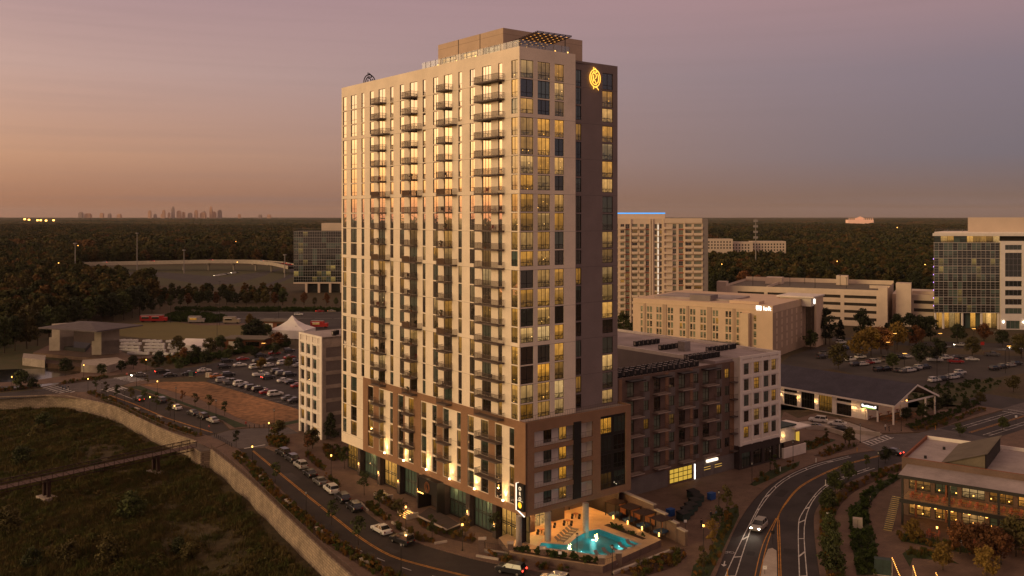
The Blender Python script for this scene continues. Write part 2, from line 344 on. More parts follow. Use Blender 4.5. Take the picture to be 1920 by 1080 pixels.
def glass(name, refl=.42, lit=.5, teal=.2, litcol=(1, .43, .045), lits=.36, hh=2.8, tint=(1, .95, .86), dark=(.012, .012, .01), tealcol=(.075, .115, .095)):
    """window glass: sharp sky reflection over rooms that differ from window to window (dark, curtained, lit, blinds part down)"""
    m = bpy.data.materials.new(name); m.use_nodes = True; n = m.node_tree.nodes; l = m.node_tree.links; n.clear()
    o = n.new('ShaderNodeOutputMaterial'); oi = n.new('ShaderNodeObjectInfo'); t = n.new('ShaderNodeTexCoord'); s = n.new('ShaderNodeSeparateXYZ'); l.new(t.outputs['Object'], s.inputs[0])
    def math_(op, a, b=None, c=None):
        x = n.new('ShaderNodeMath'); x.operation = op
        for i, q in enumerate((a, b, c)):
            if q is None: continue
            if isinstance(q, (int, float)): x.inputs[i].default_value = q
            else: l.new(q, x.inputs[i])
        return x.outputs[0]
    rnd = oi.outputs['Random']
    def fr(k): return math_('FRACT', math_('MULTIPLY', rnd, k))
    typ = fr(3.71); r2 = fr(17.3); r3 = fr(41.7)
    islit = math_('GREATER_THAN', typ, 1-lit); isteal = math_('MULTIPLY', math_('GREATER_THAN', typ, 1-lit-teal), math_('SUBTRACT', 1, islit))
    # blinds drawn down to a height of their own
    blind = math_('GREATER_THAN', s.outputs[2], math_('MULTIPLY', math_('SUBTRACT', math_('MULTIPLY', r2, 1.5), .45), hh))
    nz_ = n.new('ShaderNodeTexNoise'); nz_.inputs['Scale'].default_value = 1.3; nz_.inputs['Detail'].default_value = 3
    ofs = n.new('ShaderNodeCombineXYZ'); l.new(math_('MULTIPLY', rnd, 97), ofs.inputs[1]); va = n.new('ShaderNodeVectorMath'); l.new(t.outputs['Object'], va.inputs[0]); l.new(ofs.outputs[0], va.inputs[1]); l.new(va.outputs[0], nz_.inputs['Vector'])
    fold = math_('ADD', .82, math_('MULTIPLY', math_('SINE', math_('MULTIPLY', s.outputs[0], 42)), .14))
    inten = math_('MULTIPLY', math_('MULTIPLY', math_('ADD', .35, r3), lits), math_('MULTIPLY', math_('ADD', .35, nz_.outputs[0]), math_('ADD', .62, math_('MULTIPLY', blind, .38))))
    inten = math_('MULTIPLY', math_('MULTIPLY', inten, fold), islit)
    nf = n.new('ShaderNodeTexNoise'); nf.inputs['Scale'].default_value = 2.6; nf.inputs['Detail'].default_value = 2; l.new(va.outputs[0], nf.inputs['Vector'])
    furn = math_('MULTIPLY', math_('GREATER_THAN', nf.outputs[0], .5), math_('LESS_THAN', s.outputs[2], math_('ADD', .55, math_('MULTIPLY', r2, .8))))
    inten = math_('MULTIPLY', inten, math_('SUBTRACT', 1, math_('MULTIPLY', furn, .62)))
    inten = math_('MULTIPLY', inten, math_('ADD', .62, math_('MULTIPLY', math_('DIVIDE', s.outputs[2], hh), .6)))
    xs1 = n.new('ShaderNodeCombineXYZ'); l.new(math_('ADD', math_('MULTIPLY', s.outputs[0], 1.7), math_('MULTIPLY', rnd, 531)), xs1.inputs[0]); nx1 = n.new('ShaderNodeTexNoise'); nx1.inputs['Scale'].default_value = 1.0; l.new(xs1.outputs[0], nx1.inputs['Vector'])
    inten = math_('MULTIPLY', inten, math_('ADD', .25, math_('MULTIPLY', nx1.outputs[0], 1.5)))
    hue = n.new('ShaderNodeMix'); hue.data_type = 'RGBA'; l.new(math_('MULTIPLY', fr(29.3), fr(7.9)), hue.inputs[0]); hue.inputs[6].default_value = (*litcol, 1); hue.inputs[7].default_value = (1, .66, .28, 1)
    vo = n.new('ShaderNodeTexVoronoi'); vo.inputs['Scale'].default_value = 1.15; l.new(va.outputs[0], vo.inputs['Vector'])
    spot = math_('MULTIPLY', math_('MULTIPLY', math_('LESS_THAN', vo.outputs['Distance'], .085), math_('SUBTRACT', 1, math_('MULTIPLY', blind, .75))), math_('MULTIPLY', islit, math_('GREATER_THAN', fr(53.1), .35)))
    inten = math_('ADD', inten, math_('MULTIPLY', spot, lits*5.5))
    em = n.new('ShaderNodeEmission'); l.new(hue.outputs[2], em.inputs[0]); l.new(inten, em.inputs[1])
    c1 = n.new('ShaderNodeMix'); c1.data_type = 'RGBA'; l.new(math_('MULTIPLY', isteal, math_('ADD', .35, math_('MULTIPLY', blind, .65))), c1.inputs[0]); c1.inputs[6].default_value = (*dark, 1); c1.inputs[7].default_value = (*tealcol, 1)
    df = n.new('ShaderNodeBsdfDiffuse'); l.new(c1.outputs[2], df.inputs[0])
    ads = n.new('ShaderNodeAddShader'); l.new(df.outputs[0], ads.inputs[0]); l.new(em.outputs[0], ads.inputs[1])
    gl = n.new('ShaderNodeBsdfGlossy'); gl.inputs['Color'].default_value = (*tint, 1); gl.inputs['Roughness'].default_value = .02
    nb = n.new('ShaderNodeTexNoise'); nb.inputs['Scale'].default_value = .9; l.new(va.outputs[0], nb.inputs['Vector']); bp = n.new('ShaderNodeBump'); bp.inputs['Strength'].default_value = .06; bp.inputs['Distance'].default_value = .1; l.new(nb.outputs[0], bp.inputs['Height']); l.new(bp.outputs[0], gl.inputs['Normal'])
    lw = n.new('ShaderNodeLayerWeight'); lw.inputs[0].default_value = .25
    fac = math_('MINIMUM', math_('ADD', refl, math_('MULTIPLY', lw.outputs['Fresnel'], .5)), .95)
    mxs = n.new('ShaderNodeMixShader'); l.new(fac, mxs.inputs[0]); l.new(ads.outputs[0], mxs.inputs[1]); l.new(gl.outputs[0], mxs.inputs[2]); l.new(mxs.outputs[0], o.inputs[0])
    M[name] = m; return m
def panelled(name, col, rough, dz, z0, dx, line=.03, var=.08):
    """cast wall panels: faint mottling and thin joints drawn as darker lines"""
    m = mk(name, col, rough, var, .25, fine=.06, fscale=4); n = m.node_tree.nodes; l = m.node_tree.links; b = n['Principled BSDF']
    t = n.new('ShaderNodeTexCoord'); s = n.new('ShaderNodeSeparateXYZ'); l.new(t.outputs['Object'], s.inputs[0])
    a = n.new('ShaderNodeMath'); a.operation = 'SUBTRACT'; l.new(s.outputs[2], a.inputs[0]); a.inputs[1].default_value = z0
    w = n.new('ShaderNodeMath'); w.operation = 'PINGPONG'; l.new(a.outputs[0], w.inputs[0]); w.inputs[1].default_value = dz
    c = n.new('ShaderNodeMath'); c.operation = 'LESS_THAN'; l.new(w.outputs[0], c.inputs[0]); c.inputs[1].default_value = line
    bc = b.inputs['Base Color'].links[0].from_socket
    mm = n.new('ShaderNodeMix'); mm.data_type = 'RGBA'; l.new(c.outputs[0], mm.inputs[0]); l.new(bc, mm.inputs[6]); mm.inputs[7].default_value = (*[x*.5 for x in col], 1); l.new(mm.outputs[2], b.inputs['Base Color'])
    return m

panelled('white_panel', (.82, .70, .55), .8, 3.15, 20.7, 9)
panelled('grey_panel', (.235, .185, .17), .8, 3.15, 20.7, 9)
panelled('tan_panel', (.50, .37, .27), .8, 2.2, 82.6, 4)
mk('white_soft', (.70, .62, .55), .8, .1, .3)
mk('white_trim', (.78, .70, .62), .7, .06, .5)
blocks('brick_tan', (.33, .182, .102), (.28, .15, .084), (.22, .135, .088), .24, .08, axis='W', noise=.12, mortar=.012)
blocks('brick_grey', (.21, .175, .16), (.165, .14, .13), (.14, .12, .11), .3, .1, axis='W', noise=.12, mortar=.012)
blocks('brick_brown', (.20, .128, .098), (.16, .102, .08), (.12, .085, .07), .24, .08, axis='W', noise=.15, mortar=.012)
blocks('brick_red', (.30, .10, .048), (.235, .075, .038), (.16, .085, .055), .24, .08, axis='W', noise=.15, mortar=.012)
blocks('brick_dark', (.07, .05, .045), (.055, .04, .036), (.04, .032, .03), .24, .08, axis='W', noise=.15, mortar=.012)
blocks('stone_wall', (.36, .275, .195), (.25, .19, .135), (.12, .09, .068), .9, .45, axis='W', noise=.3, mortar=.035)
blocks('pavers', (.175, .112, .08), (.14, .09, .066), (.09, .06, .046), .5, .25, noise=.22, mortar=.015)
blocks('pavers_road', (.13, .105, .10), (.105, .088, .085), (.07, .06, .058), .4, .2, noise=.25, mortar=.015)
blocks('roof_shingle', (.066, .06, .078), (.052, .048, .062), (.035, .032, .04), .45, .22, noise=.18, mortar=.012)
mk('frame', (.022, .018, .016), .45, 0); mk('black_metal', (.018, .015, .014), .5, 0); mk('railing', (.11, .075, .06), .5, 0); mk('slab_dark', (.11, .085, .075), .8, .1)
mk('slab_light', (.40, .31, .25), .8, .1); mk('wood_screen', (.28, .17, .10), .8, .3, 3)
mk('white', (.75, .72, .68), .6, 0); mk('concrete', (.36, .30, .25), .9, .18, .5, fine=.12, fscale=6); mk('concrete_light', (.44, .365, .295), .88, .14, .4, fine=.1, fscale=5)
mk('roof_white', (.38, .315, .295), .85, .22, .12, fine=.08, fscale=2); mk('roof_grey', (.16, .14, .135), .9, .2, .2); mk('roof_tan', (.15, .12, .085), .85, .15, .3, fine=.1, fscale=5)
mk('asphalt', (.052, .042, .042), .9, .26, .12, fine=.2, fscale=5, bump=.1); mk('asphalt_old', (.058, .047, .043), .92, .28, .09, fine=.2, fscale=4)
mk('asphalt_patch', (.034, .028, .027), .9, .2, .3); mk('asphalt_brown', (.05, .038, .032), .92, .28, .1, fine=.2, fscale=5)
mk('paint_white', (.62, .58, .54), .8, .3, .8); mk('paint_yellow', (.55, .25, .04), .8, .3, .8)
mk('kerb', (.42, .34, .28), .9, .15, .8)
mk('grass', (.050, .058, .020), .95, 0, .2, fine=.35, fscale=3, col2=(.085, .062, .026)); mk('lawn', (.16, .125, .04), .95, 0, .05, fine=.25, fscale=2.5, col2=(.125, .105, .033))
mk('verge', (.038, .052, .016), .95, .35, .5, fine=.35, fscale=5); mk('dirt', (.36, .18, .078), .97, 0, .05, fine=.5, fscale=.6, col2=(.17, .088, .04)); mk('mulch', (.075, .042, .027), .97, .3, 1, fine=.3, fscale=5)
mk('earth', (.06, .05, .022), .96, 0, .05, fine=.4, fscale=1.2, col2=(.085, .052, .026)); mk('marsh', (.055, .050, .018), .97, 0, .045, fine=.45, fscale=.9, col2=(.078, .052, .022))
mk('forest_floor', (.030, .027, .013), .97, .3, .02)
mk('leaf_green', (.060, .070, .020), .8, .35, .35, obj_var=.35); mk('leaf_olive', (.088, .070, .02), .8, .35, .35, obj_var=.35); mk('leaf_rust', (.155, .062, .022), .8, .35, .35, obj_var=.3); mk('leaf_gold', (.19, .115, .022), .8, .3, .35, obj_var=.3)
mk('leaf_dark', (.032, .037, .014), .85, .35, .3, obj_var=.3); mk('reed', (.15, .095, .03), .9, .35, .8, obj_var=.3); mk('bark', (.06, .042, .03), .95, .3, 3)
mk('tyre', (.012, .011, .011), .8, 0); mk('rim', (.35, .33, .31), .35, 0, metal=.8)
glass('glass', .54, .55, .25, lits=.55); glass('glass_corner', .15, .82, .10, lits=.62); glass('glass_dark', .12, .3, .3); glass('glass_shop', .10, .62, .3, litcol=(1, .47, .08), lits=.62, hh=4)
glass('glass_wing', .12, .2, .62, lits=.34, tealcol=(.14, .17, .125)); glass('glass_white', .14, .35, .35, lits=.3); glass('glass_far', .16, .06, .78, lits=.35, tealcol=(.20, .22, .15)); glass('glass_office', .14, .12, .3, lits=.26, litcol=(.9, .58, .14), hh=3.4, dark=(.014, .02, .02)); glass('glass_hall', .1, .06, .0, lits=.3, hh=3); glass('glass_rest', .08, .85, .05, litcol=(1, .40, .06), lits=.42, hh=1.2)
mk('car_glass', (.012, .013, .015), .08, 0, spec=.8)
for k_, c_ in dict(white=(.62, .59, .55), silver=(.34, .32, .30), grey=(.12, .115, .115), black=(.016, .016, .018), red=(.30, .02, .02), blue=(.03, .06, .16), dark=(.035, .033, .038), tan=(.3, .24, .17), orange=(.42, .14, .03)).items():
    m_ = mk('paint_'+k_ if k_ != 'white' else 'paint_whitecar', c_, .3, 0, spec=.5); m_.node_tree.nodes['Principled BSDF'].inputs['Coat Weight'].default_value = .5
M['paint_white_car'] = M['paint_whitecar']
emit('lamp_warm', (1, .45, .09), 6); emit('lamp_white', (1, .85, .62), 14); emit('head_on', (1, .86, .62), 40); emit('tail_on', (1, .04, .02), 7); emit('strip_white', (1, .82, .60), 1.8); emit('sign_gold', (1, .47, .06), 2.2); emit('sign_disc', (1, .50, .03), 1.5)
emit('sign_letter', (1, .72, .42), 1.3); emit('sign_white', (1, .93, .86), 2.4); emit('sign_green', (.5, .9, .1), 1.2); emit('pool_lamp', (.75, 1, .95), 3.5); emit('bulb', (1, .42, .08), 4); emit('uplight', (1, .70, .32), 22); emit('led_blue', (.08, .42, 1), 1.2); emit('led_purple', (.6, .3, 1), 3)
emit('green_lamp', (.1, 1, .2), 2.5); emit('glow_window', (1, .56, .12), .55); emit('glow_yellow', (1, .60, .08), .55); emit('pergola_lamp', (1, .40, .07), 1.6); emit('fin_glow', (1, .8, .6), .9); emit('step_glow', (1, .5, .1), .5); emit('red_lamp', (1, .05, .03), 5)
mk('head_off', (.5, .48, .45), .15, 0, spec=.8); mk('tail_off', (.20, .012, .01), .2, 0, spec=.6)
mk('roof_mauve', (.115, .095, .098), .9, .15, .3); mk('tent', (.78, .72, .66), .7, .05, .3); mk('fabric_white', (.70, .66, .64), .9, .1, 1)
mk('skin', (.45, .27, .19), .6, 0); mk('cloth_dark', (.03, .03, .035), .9, 0); mk('cloth_blue', (.05, .09, .16), .9, 0); mk('cloth_white', (.5, .48, .46), .9, 0); mk('cloth_red', (.25, .04, .035), .9, 0)
mk('rust_steel', (.045, .022, .018), .8, .25, 2); mk('deck_board', (.14, .09, .078), .9, .2, 1.5); mk('bin_green', (.035, .055, .048), .7, .2, 1); mk('bin_blue', (.02, .07, .25), .6, 0); mk('truck_red', (.40, .03, .025), .4, 0); mk('wood_orange', (.30, .11, .04), .7, .25, 3)
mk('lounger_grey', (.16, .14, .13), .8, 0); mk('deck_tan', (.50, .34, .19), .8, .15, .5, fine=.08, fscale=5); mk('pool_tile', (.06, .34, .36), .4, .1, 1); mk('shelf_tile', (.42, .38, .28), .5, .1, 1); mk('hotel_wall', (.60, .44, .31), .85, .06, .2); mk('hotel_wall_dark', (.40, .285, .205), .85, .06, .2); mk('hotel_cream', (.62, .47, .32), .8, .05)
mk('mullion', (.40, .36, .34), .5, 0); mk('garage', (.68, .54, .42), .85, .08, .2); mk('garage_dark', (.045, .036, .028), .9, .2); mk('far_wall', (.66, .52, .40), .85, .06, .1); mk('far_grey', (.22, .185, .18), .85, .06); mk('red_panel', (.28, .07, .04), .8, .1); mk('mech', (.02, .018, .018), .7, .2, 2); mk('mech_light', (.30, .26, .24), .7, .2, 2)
mk('chair_pink', (.45, .15, .08), .7, .2, 3); mk('skyline', (.62, .36, .25), .9, .1, .01); mk('skyline_dark', (.36, .26, .25), .9, .1, .01); mk('castle', (.75, .45, .30), .8, .05, emis=(1, .5, .3), estr=.25)  # skyline: low sunlight on the far towers is put into the warm colour
def water():
    m = bpy.data.materials.new('water'); m.use_nodes = True; n = m.node_tree.nodes; l = m.node_tree.links; n.clear(); o = n.new('ShaderNodeOutputMaterial')
    g = n.new('ShaderNodeBsdfGlossy'); g.inputs['Roughness'].default_value = .03; t = n.new('ShaderNodeBsdfTransparent'); t.inputs[0].default_value = (.55, .93, .92, 1)
    f = n.new('ShaderNodeFresnel'); f.inputs[0].default_value = 1.33; z = n.new('ShaderNodeTexNoise'); z.inputs['Scale'].default_value = 2.2; c = n.new('ShaderNodeTexCoord'); l.new(c.outputs['Object'], z.inputs[0])
    b = n.new('ShaderNodeBump'); b.inputs['Strength'].default_value = .25; b.inputs['Distance'].default_value = .05; l.new(z.outputs[0], b.inputs['Height']); l.new(b.outputs[0], g.inputs['Normal']); l.new(b.outputs[0], f.inputs['Normal'])
    x = n.new('ShaderNodeMixShader'); l.new(f.outputs[0], x.inputs[0]); l.new(t.outputs[0], x.inputs[1]); l.new(g.outputs[0], x.inputs[2]); l.new(x.outputs[0], o.inputs[0]); M['water'] = m
water()
mk('pond', (.010, .010, .008), .12, 0, spec=.5)
def clear_glass():
    m = bpy.data.materials.new('clear_glass'); m.use_nodes = True; n = m.node_tree.nodes; l = m.node_tree.links; n.clear(); o = n.new('ShaderNodeOutputMaterial'); g = n.new('ShaderNodeBsdfGlossy'); g.inputs['Roughness'].default_value = .02; t = n.new('ShaderNodeBsdfTransparent'); t.inputs[0].default_value = (.86, .9, .88, 1)
    x = n.new('ShaderNodeMixShader'); x.inputs[0].default_value = .14; l.new(t.outputs[0], x.inputs[1]); l.new(g.outputs[0], x.inputs[2]); l.new(x.outputs[0], o.inputs[0]); M['clear_glass'] = m
clear_glass()
# ------------------------------------------------------------------ ground, roads, pavements
wall_top = [Vector((-520, 288, 0)), Vector((-330, 284, 0))] + px([(0, 745), (110, 742), (147, 747), (217, 763), (267, 787), (317, 810), (370, 829), (398, 844), (469, 902), (550, 979), (622, 1047), (661, 1081), (705, 1125), (760, 1190), (830, 1290)])
wall_pts = wall_top[:2] + polyline(wall_top[2:], 4)
gp = [(p.x, p.y) for p in wall_pts] + [(60, 60), (900, 60), (24000, 5000), (24000, 30000), (-24000, 30000), (-24000, 5000), (-900, 288)]
sheet('ground', gp, 0.0, 'earth')
# marsh below the stone wall, falling away towards the camera
def marsh_z(x, y):
    d = min((Vector((x, y))-Vector((p.x, p.y))).length for p in wall_pts[::2])
    return -3.5 - min(d*.05, 6) + .5*math.sin(x*.13+y*.07)*min(1, d/12) + .35*math.sin(x*.31-y*.23)*min(1, d/12)
mb = MB(); NX, NY = 60, 44; xs = [-560+i*11 for i in range(NX)]; ys = [20+j*6.4 for j in range(NY)]
mb.v = [(x, y, marsh_z(x, y)) for y in ys for x in xs]
for j in range(NY-1):
    for i in range(NX-1): mb.f.append((j*NX+i, j*NX+i+1, (j+1)*NX+i+1, (j+1)*NX+i)); mb.m.append(0)
tag(mb.build('marsh', 'marsh', smooth=True), kind='structure')

ROADZ = .012; WALKZ = .13
street_r = polyline(px([(497, 840), (545, 860), (590, 888), (640, 924), (679, 955), (709, 978), (735, 996), (774, 1015), (816, 1029), (862, 1042), (893, 1050), (940, 1060), (1010, 1073), (1120, 1092), (1230, 1110)]), 3)
street_l = polyline(px([(446, 842), (483, 874), (544, 936), (605, 988), (639, 1013), (694, 1047), (744, 1077), (800, 1103), (880, 1132), (1000, 1165)]), 3)
sheet('road', street_r + street_l[::-1], ROADZ, 'asphalt_brown')
up_r = px([(430, 806), (417, 793), (355, 768), (290, 745), (255, 731), (225, 726)]); up_l = px([(388, 817), (330, 801), (265, 775), (215, 751), (180, 735)])
sheet('road', up_r + up_l[::-1], ROADZ, 'asphalt_brown')
sheet('paved_crossing', px([(392, 818), (430, 807), (470, 803), (513, 803), (560, 800), (562, 812), (533, 815), (497, 839), (446, 841), (425, 832)]), ROADZ+.004, 'pavers_road')
sheet('road', px([(535, 805), (562, 795), (600, 780), (640, 765), (640, 790), (600, 800), (562, 812)]), ROADZ-.006, 'asphalt')
sheet('paved_crossing', px([(113, 722), (212, 709), (250, 705), (262, 713), (230, 722), (180, 737), (140, 734)]), ROADZ+.002, 'pavers_road')
sheet('road', px([(-300, 741), (0, 737), (76, 730), (113, 722), (140, 735), (90, 743), (0, 748), (-300, 752)]), ROADZ-.004, 'asphalt')
sheet('road', px([(240, 703), (290, 694), (367, 688), (440, 673), (500, 663), (562, 654), (700, 640), (700, 668), (562, 676), (500, 686), (408, 698), (367, 704), (262, 713)]), ROADZ-.006, 'asphalt')
sheet('parking_lot', px([(387, 715), (408, 698.5), (500, 686.5), (562, 676.5), (700, 668.5), (700, 740), (590, 776), (561, 768), (440, 731)]), ROADZ-.008, 'asphalt')
sheet('dirt_lot', px([(262, 722), (305, 716), (386, 716), (440, 732), (560, 768), (575, 782), (561, 786), (487, 797), (445, 783), (380, 751), (310, 730)]), .03, 'dirt')
avL = polyline(px([(1320, 1140), (1342, 1080), (1381, 987), (1419, 932), (1461, 899), (1526, 870), (1591, 853), (1640, 845)]), 4)
avR = polyline(px([(1552, 1140), (1537, 1080), (1526, 987), (1532, 954), (1561, 922), (1607, 898), (1668, 874), (1720, 858)]), 4)
sheet('road', avL + avR[::-1], ROADZ, 'asphalt')
sheet('paved_crossing', [G(1614, 829), G(1640, 844.5), G(1720, 858), W(150, -14), W(146, .8), G(1722, 812), G(1655, 815)], ROADZ-.003, 'pavers_road')
sheet('road', [W(139, .6), W(176, .6), W(176, -13), W(139, -13)], ROADZ+.003, 'asphalt')
sheet('paved_crossing', [W(176, 2), W(196, 2), W(196, -14), W(176, -14)], ROADZ+.001, 'pavers_road')
sheet('road', [W(196, .6), W(420, .6), W(420, -13), W(196, -13)], ROADZ, 'asphalt')
sheet('road', [W(176, 2), W(196, 2), W(196, 60), W(176, 60)], ROADZ-.002, 'asphalt')
sheet('court', px([(1496, 786), (1530, 776), (1575, 786), (1655, 814), (1614, 829), (1584, 808), (1540, 801), (1500, 800)]), ROADZ-.005, 'concrete')
sheet('parking_lot', px([(1440, 700), (1480, 668), (1530, 651), (1620, 645), (1680, 660), (1920, 668), (2080, 690), (1920, 700), (1800, 718), (1705, 732), (1640, 710), (1560, 692)]), ROADZ-.007, 'asphalt_old')
sheet('road', px([(1560, 640), (1700, 648), (1920, 660), (2200, 676), (2200, 660), (1920, 645), (1700, 638), (1560, 632)]), ROADZ-.009, 'asphalt')
# lots and drives beyond the lawn on the left
sheet('parking_lot', px([(310, 608), (330, 590), (390, 578), (700, 578), (760, 600), (760, 622), (560, 622), (420, 612)]), ROADZ, 'asphalt_old')
sheet('lawn', px([(215, 612), (262, 605), (330, 604), (455, 607), (470, 618), (455, 632), (400, 640), (300, 637), (225, 630)]), .02, 'lawn')
sheet('lawn', px([(1590, 655), (1640, 640), (1920, 642), (1920, 634), (1640, 632), (1560, 640)]), .03, 'grass')
sheet('path', px([(280, 590), (310, 588), (322, 597), (380, 606), (460, 606), (475, 614), (455, 610), (375, 610), (310, 601)]), .026, 'pavers')
sheet('plaza', px([(150, 680), (235, 672), (300, 665), (340, 675), (300, 690), (250, 698), (165, 712), (60, 722), (-200, 735), (-200, 728), (60, 714), (150, 700)]), .03, 'pavers')
sheet('pond', px([(-400, 700), (-100, 697), (30, 692), (120, 690), (210, 700), (160, 712), (60, 728), (-100, 742), (-400, 748)]), .008, 'pond')
sheet('field', px([(-900, 640), (-400, 625), (0, 640), (75, 650), (140, 690), (0, 695), (-500, 705)]), .005, 'grass')

# pavements: raised slabs with a kerb
walk_l = [Vector((p.x, p.y, 0)) for p in street_l]
path_edge = [p for p in wall_pts if p.y < G(400, 846).y+.5][:]
sheet('pavement', street_l + [Vector((p.x, p.y)) for p in path_edge[::-1]] + [G(400, 843), G(425, 833)], WALKZ, 'pavers', WALKZ)
upl2 = [p for p in wall_pts if G(370, 829).y-.2 < p.y and p.x > G(0, 745).x+25]
sheet('pavement', up_l[::-1] + [G(392, 818), G(424, 832), G(398, 843)] + [Vector((p.x, p.y)) for p in upl2[::-1]] + [G(75, 741), G(140, 736)], WALKZ, 'pavers', WALKZ)
site = street_r + [avL[0]] + avL + [G(1614, 829), G(1584, 808), G(1540, 801), G(1500, 800), G(1470, 800)] + [W(84, 60), W(40, 100), W(8, 112), G(562, 813), G(533, 816)]
sheet('pavement', site, WALKZ, 'pavers', WALKZ)
sheet('pavement', avR + [W(139, -13.2), W(420, -13.2), (300, 60), (70, 60)], WALKZ, 'pavers', WALKZ)
sheet('pavement', [G(1655, 813), G(1722, 811), W(143, 1), W(176, 1), W(176, 8), G(1748, 772), W(112, 30), G(1470, 772), G(1496, 785), G(1530, 775), G(1575, 785)], WALKZ, 'pavers', WALKZ)
sheet('pavement', px([(232, 723), (262, 714), (300, 713), (300, 717), (262, 722), (310, 731), (380, 752), (445, 784), (487, 798), (561, 787), (562, 794), (513, 802), (470, 802), (432, 805), (417, 790), (355, 765), (290, 742)]), .12, 'pavers', .12)
verge = sheet('verge', px([(240, 726), (262, 724), (350, 757), (420, 782), (466, 800), (440, 803), (419, 790), (356, 764), (291, 741)]), .155, 'verge')
sheet('verge', px([(497, 800), (560, 788), (562, 793), (520, 801)]), .155, 'verge')

# painted lines
mk_ = MB(); cl = polyline(px([(474, 845), (567, 922), (636, 977), (678, 1010), (733, 1042), (800, 1062), (870, 1079), (960, 1100)]), 4)
for d in (-.16, .16): ribbon(mk_, offset(cl, d), .16, ROADZ+.008, 1)
lane = polyline(px([(660, 1025), (706, 1046), (760, 1066), (830, 1085)]), 4)
for x, y, a in along(lane, 6, 1): ribbon(mk_, [(x, y), (x+2*math.cos(a), y+2*math.sin(a))], .14, ROADZ+.008, 0)
ucl = px([(398, 811), (310, 783), (250, 757), (205, 741)])
for d in (-.14, .14): ribbon(mk_, offset(ucl, d), .16, ROADZ+.008, 1)
ribbon(mk_, px([(458, 841), (497, 834)]), .5, ROADZ+.012, 0)
tag(mk_.build('road_markings', ['paint_white', 'paint_yellow']), kind='structure')
av = MB()
yl = polyline(px([(1420, 1100), (1438, 1022), (1458, 970), (1474, 941), (1500, 912), (1545, 887), (1591, 869), (1652, 853)]), 4)
yr = polyline(px([(1461, 1100), (1459.5, 1030), (1459, 972), (1476, 941.5), (1502, 913), (1547, 888), (1593, 870), (1654, 854)]), 4)
ribbon(av, yl, .16, ROADZ+.008, 1); ribbon(av, yr, .16, ROADZ+.008, 1)
ribbon(av, polyline(px([(1411, 1100), (1430, 1022), (1455, 972)]), 4), .14, ROADZ+.0085, 1); ribbon(av, polyline(px([(1465, 1100), (1463, 1030), (1461, 975)]), 4), .14, ROADZ+.0085, 1)
lo = polyline(px([(1355, 1100), (1365, 1068), (1407, 980), (1439, 925), (1478, 893), (1526, 872), (1592, 855)]), 4); li = polyline(px([(1372, 1100), (1379, 1080), (1403, 1006), (1424, 954), (1468, 904), (1530, 874.5), (1596, 857)]), 4)
ro = polyline(px([(1500, 1100), (1499, 1080), (1497, 990), (1505, 961), (1539, 916), (1578, 895), (1630, 877)]), 4); ri = polyline(px([(1514, 1100), (1513, 1080), (1508, 990), (1523, 941), (1555, 909), (1590, 895), (1640, 878)]), 4)
for q in (lo, li, ro, ri): ribbon(av, q, .15, ROADZ+.008, 0)
for A_, B_ in ((lo, li), (ro, ri)):
    for x, y, a in along(A_, 8.5, 4):
        q = min(B_, key=lambda p: (p.x-x)**2+(p.y-y)**2); ribbon(av, [(x, y), (q.x, q.y)], .3, ROADZ+.0088, 0)
for u0, v0, u1, v1 in ((1618, 833, 1600, 824), (1630, 829, 1613, 821), (1642, 825, 1626, 817), (1652, 821, 1640, 814)): pass
for k in range(7):   # bar crossing of the side street
    a0 = G(1618+k*7, 829-k*2); a1 = G(1630+k*7, 834-k*2); ribbon(av, [a0, a1], .45, ROADZ+.0078, 0)
for s in (-1, 1):
    ribbon(av, [G(1616, 831+s*0), G(1662, 816)], .2, ROADZ+.0072, 0) if s < 0 else ribbon(av, [G(1632, 836), G(1676, 820)], .2, ROADZ+.0072, 0)
for d in (-5.9, -6.4): ribbon(av, [W(141, d), W(175, d)], .15, ROADZ+.009, 1)
for d in (-1.6, -3.0, -9.4, -10.8): ribbon(av, [W(141, d), W(175, d)], .14, ROADZ+.009, 0)
for b in range(143, 175, 8):
    ribbon(av, [W(b, -1.6), W(b+.6, -3.0)], .25, ROADZ+.0095, 0); ribbon(av, [W(b, -9.4), W(b+.6, -10.8)], .25, ROADZ+.0095, 0)
for b in (174, 177.5): ribbon(av, [W(b, .4), W(b, -12.8)], .3, ROADZ+.0098, 0)
# bicycle and arrow in the lane
c = G(1359, 1052); ribbon(av, [c, c+Vector((-.5, -1.6, 0))], .18, ROADZ+.009, 0); av.poly([(c.x-.95, c.y-1.3, ROADZ+.009), (c.x-.72, c.y-2.3, ROADZ+.009), (c.x-.05, c.y-1.6, ROADZ+.009)], 0)
c = G(1366, 1036)
for dx in (-.5, .5):
    for i in range(10):
        t0, t1 = 2*math.pi*i/10, 2*math.pi*(i+1)/10; ribbon(av, [(c.x+dx+.42*math.cos(t0), c.y+.42*math.sin(t0)), (c.x+dx+.42*math.cos(t1), c.y+.42*math.sin(t1))], .1, ROADZ+.009, 0)
ribbon(av, [(c.x-.5, c.y), (c.x, c.y+.5), (c.x+.5, c.y)], .1, ROADZ+.0093, 0)
tag(av.build('road_markings', ['paint_white', 'paint_yellow']), kind='structure')
isl = MB(); ip = ccw([(p.x, p.y) for p in px([(1423, 1100), (1432, 1050), (1440, 1031), (1448, 1029), (1456, 1034), (1457, 1060), (1457, 1100)])]); isl.prism(ip, 0, .15, 0); o = isl.build('median_island', 'concrete_light'); tag(o, kind='structure')
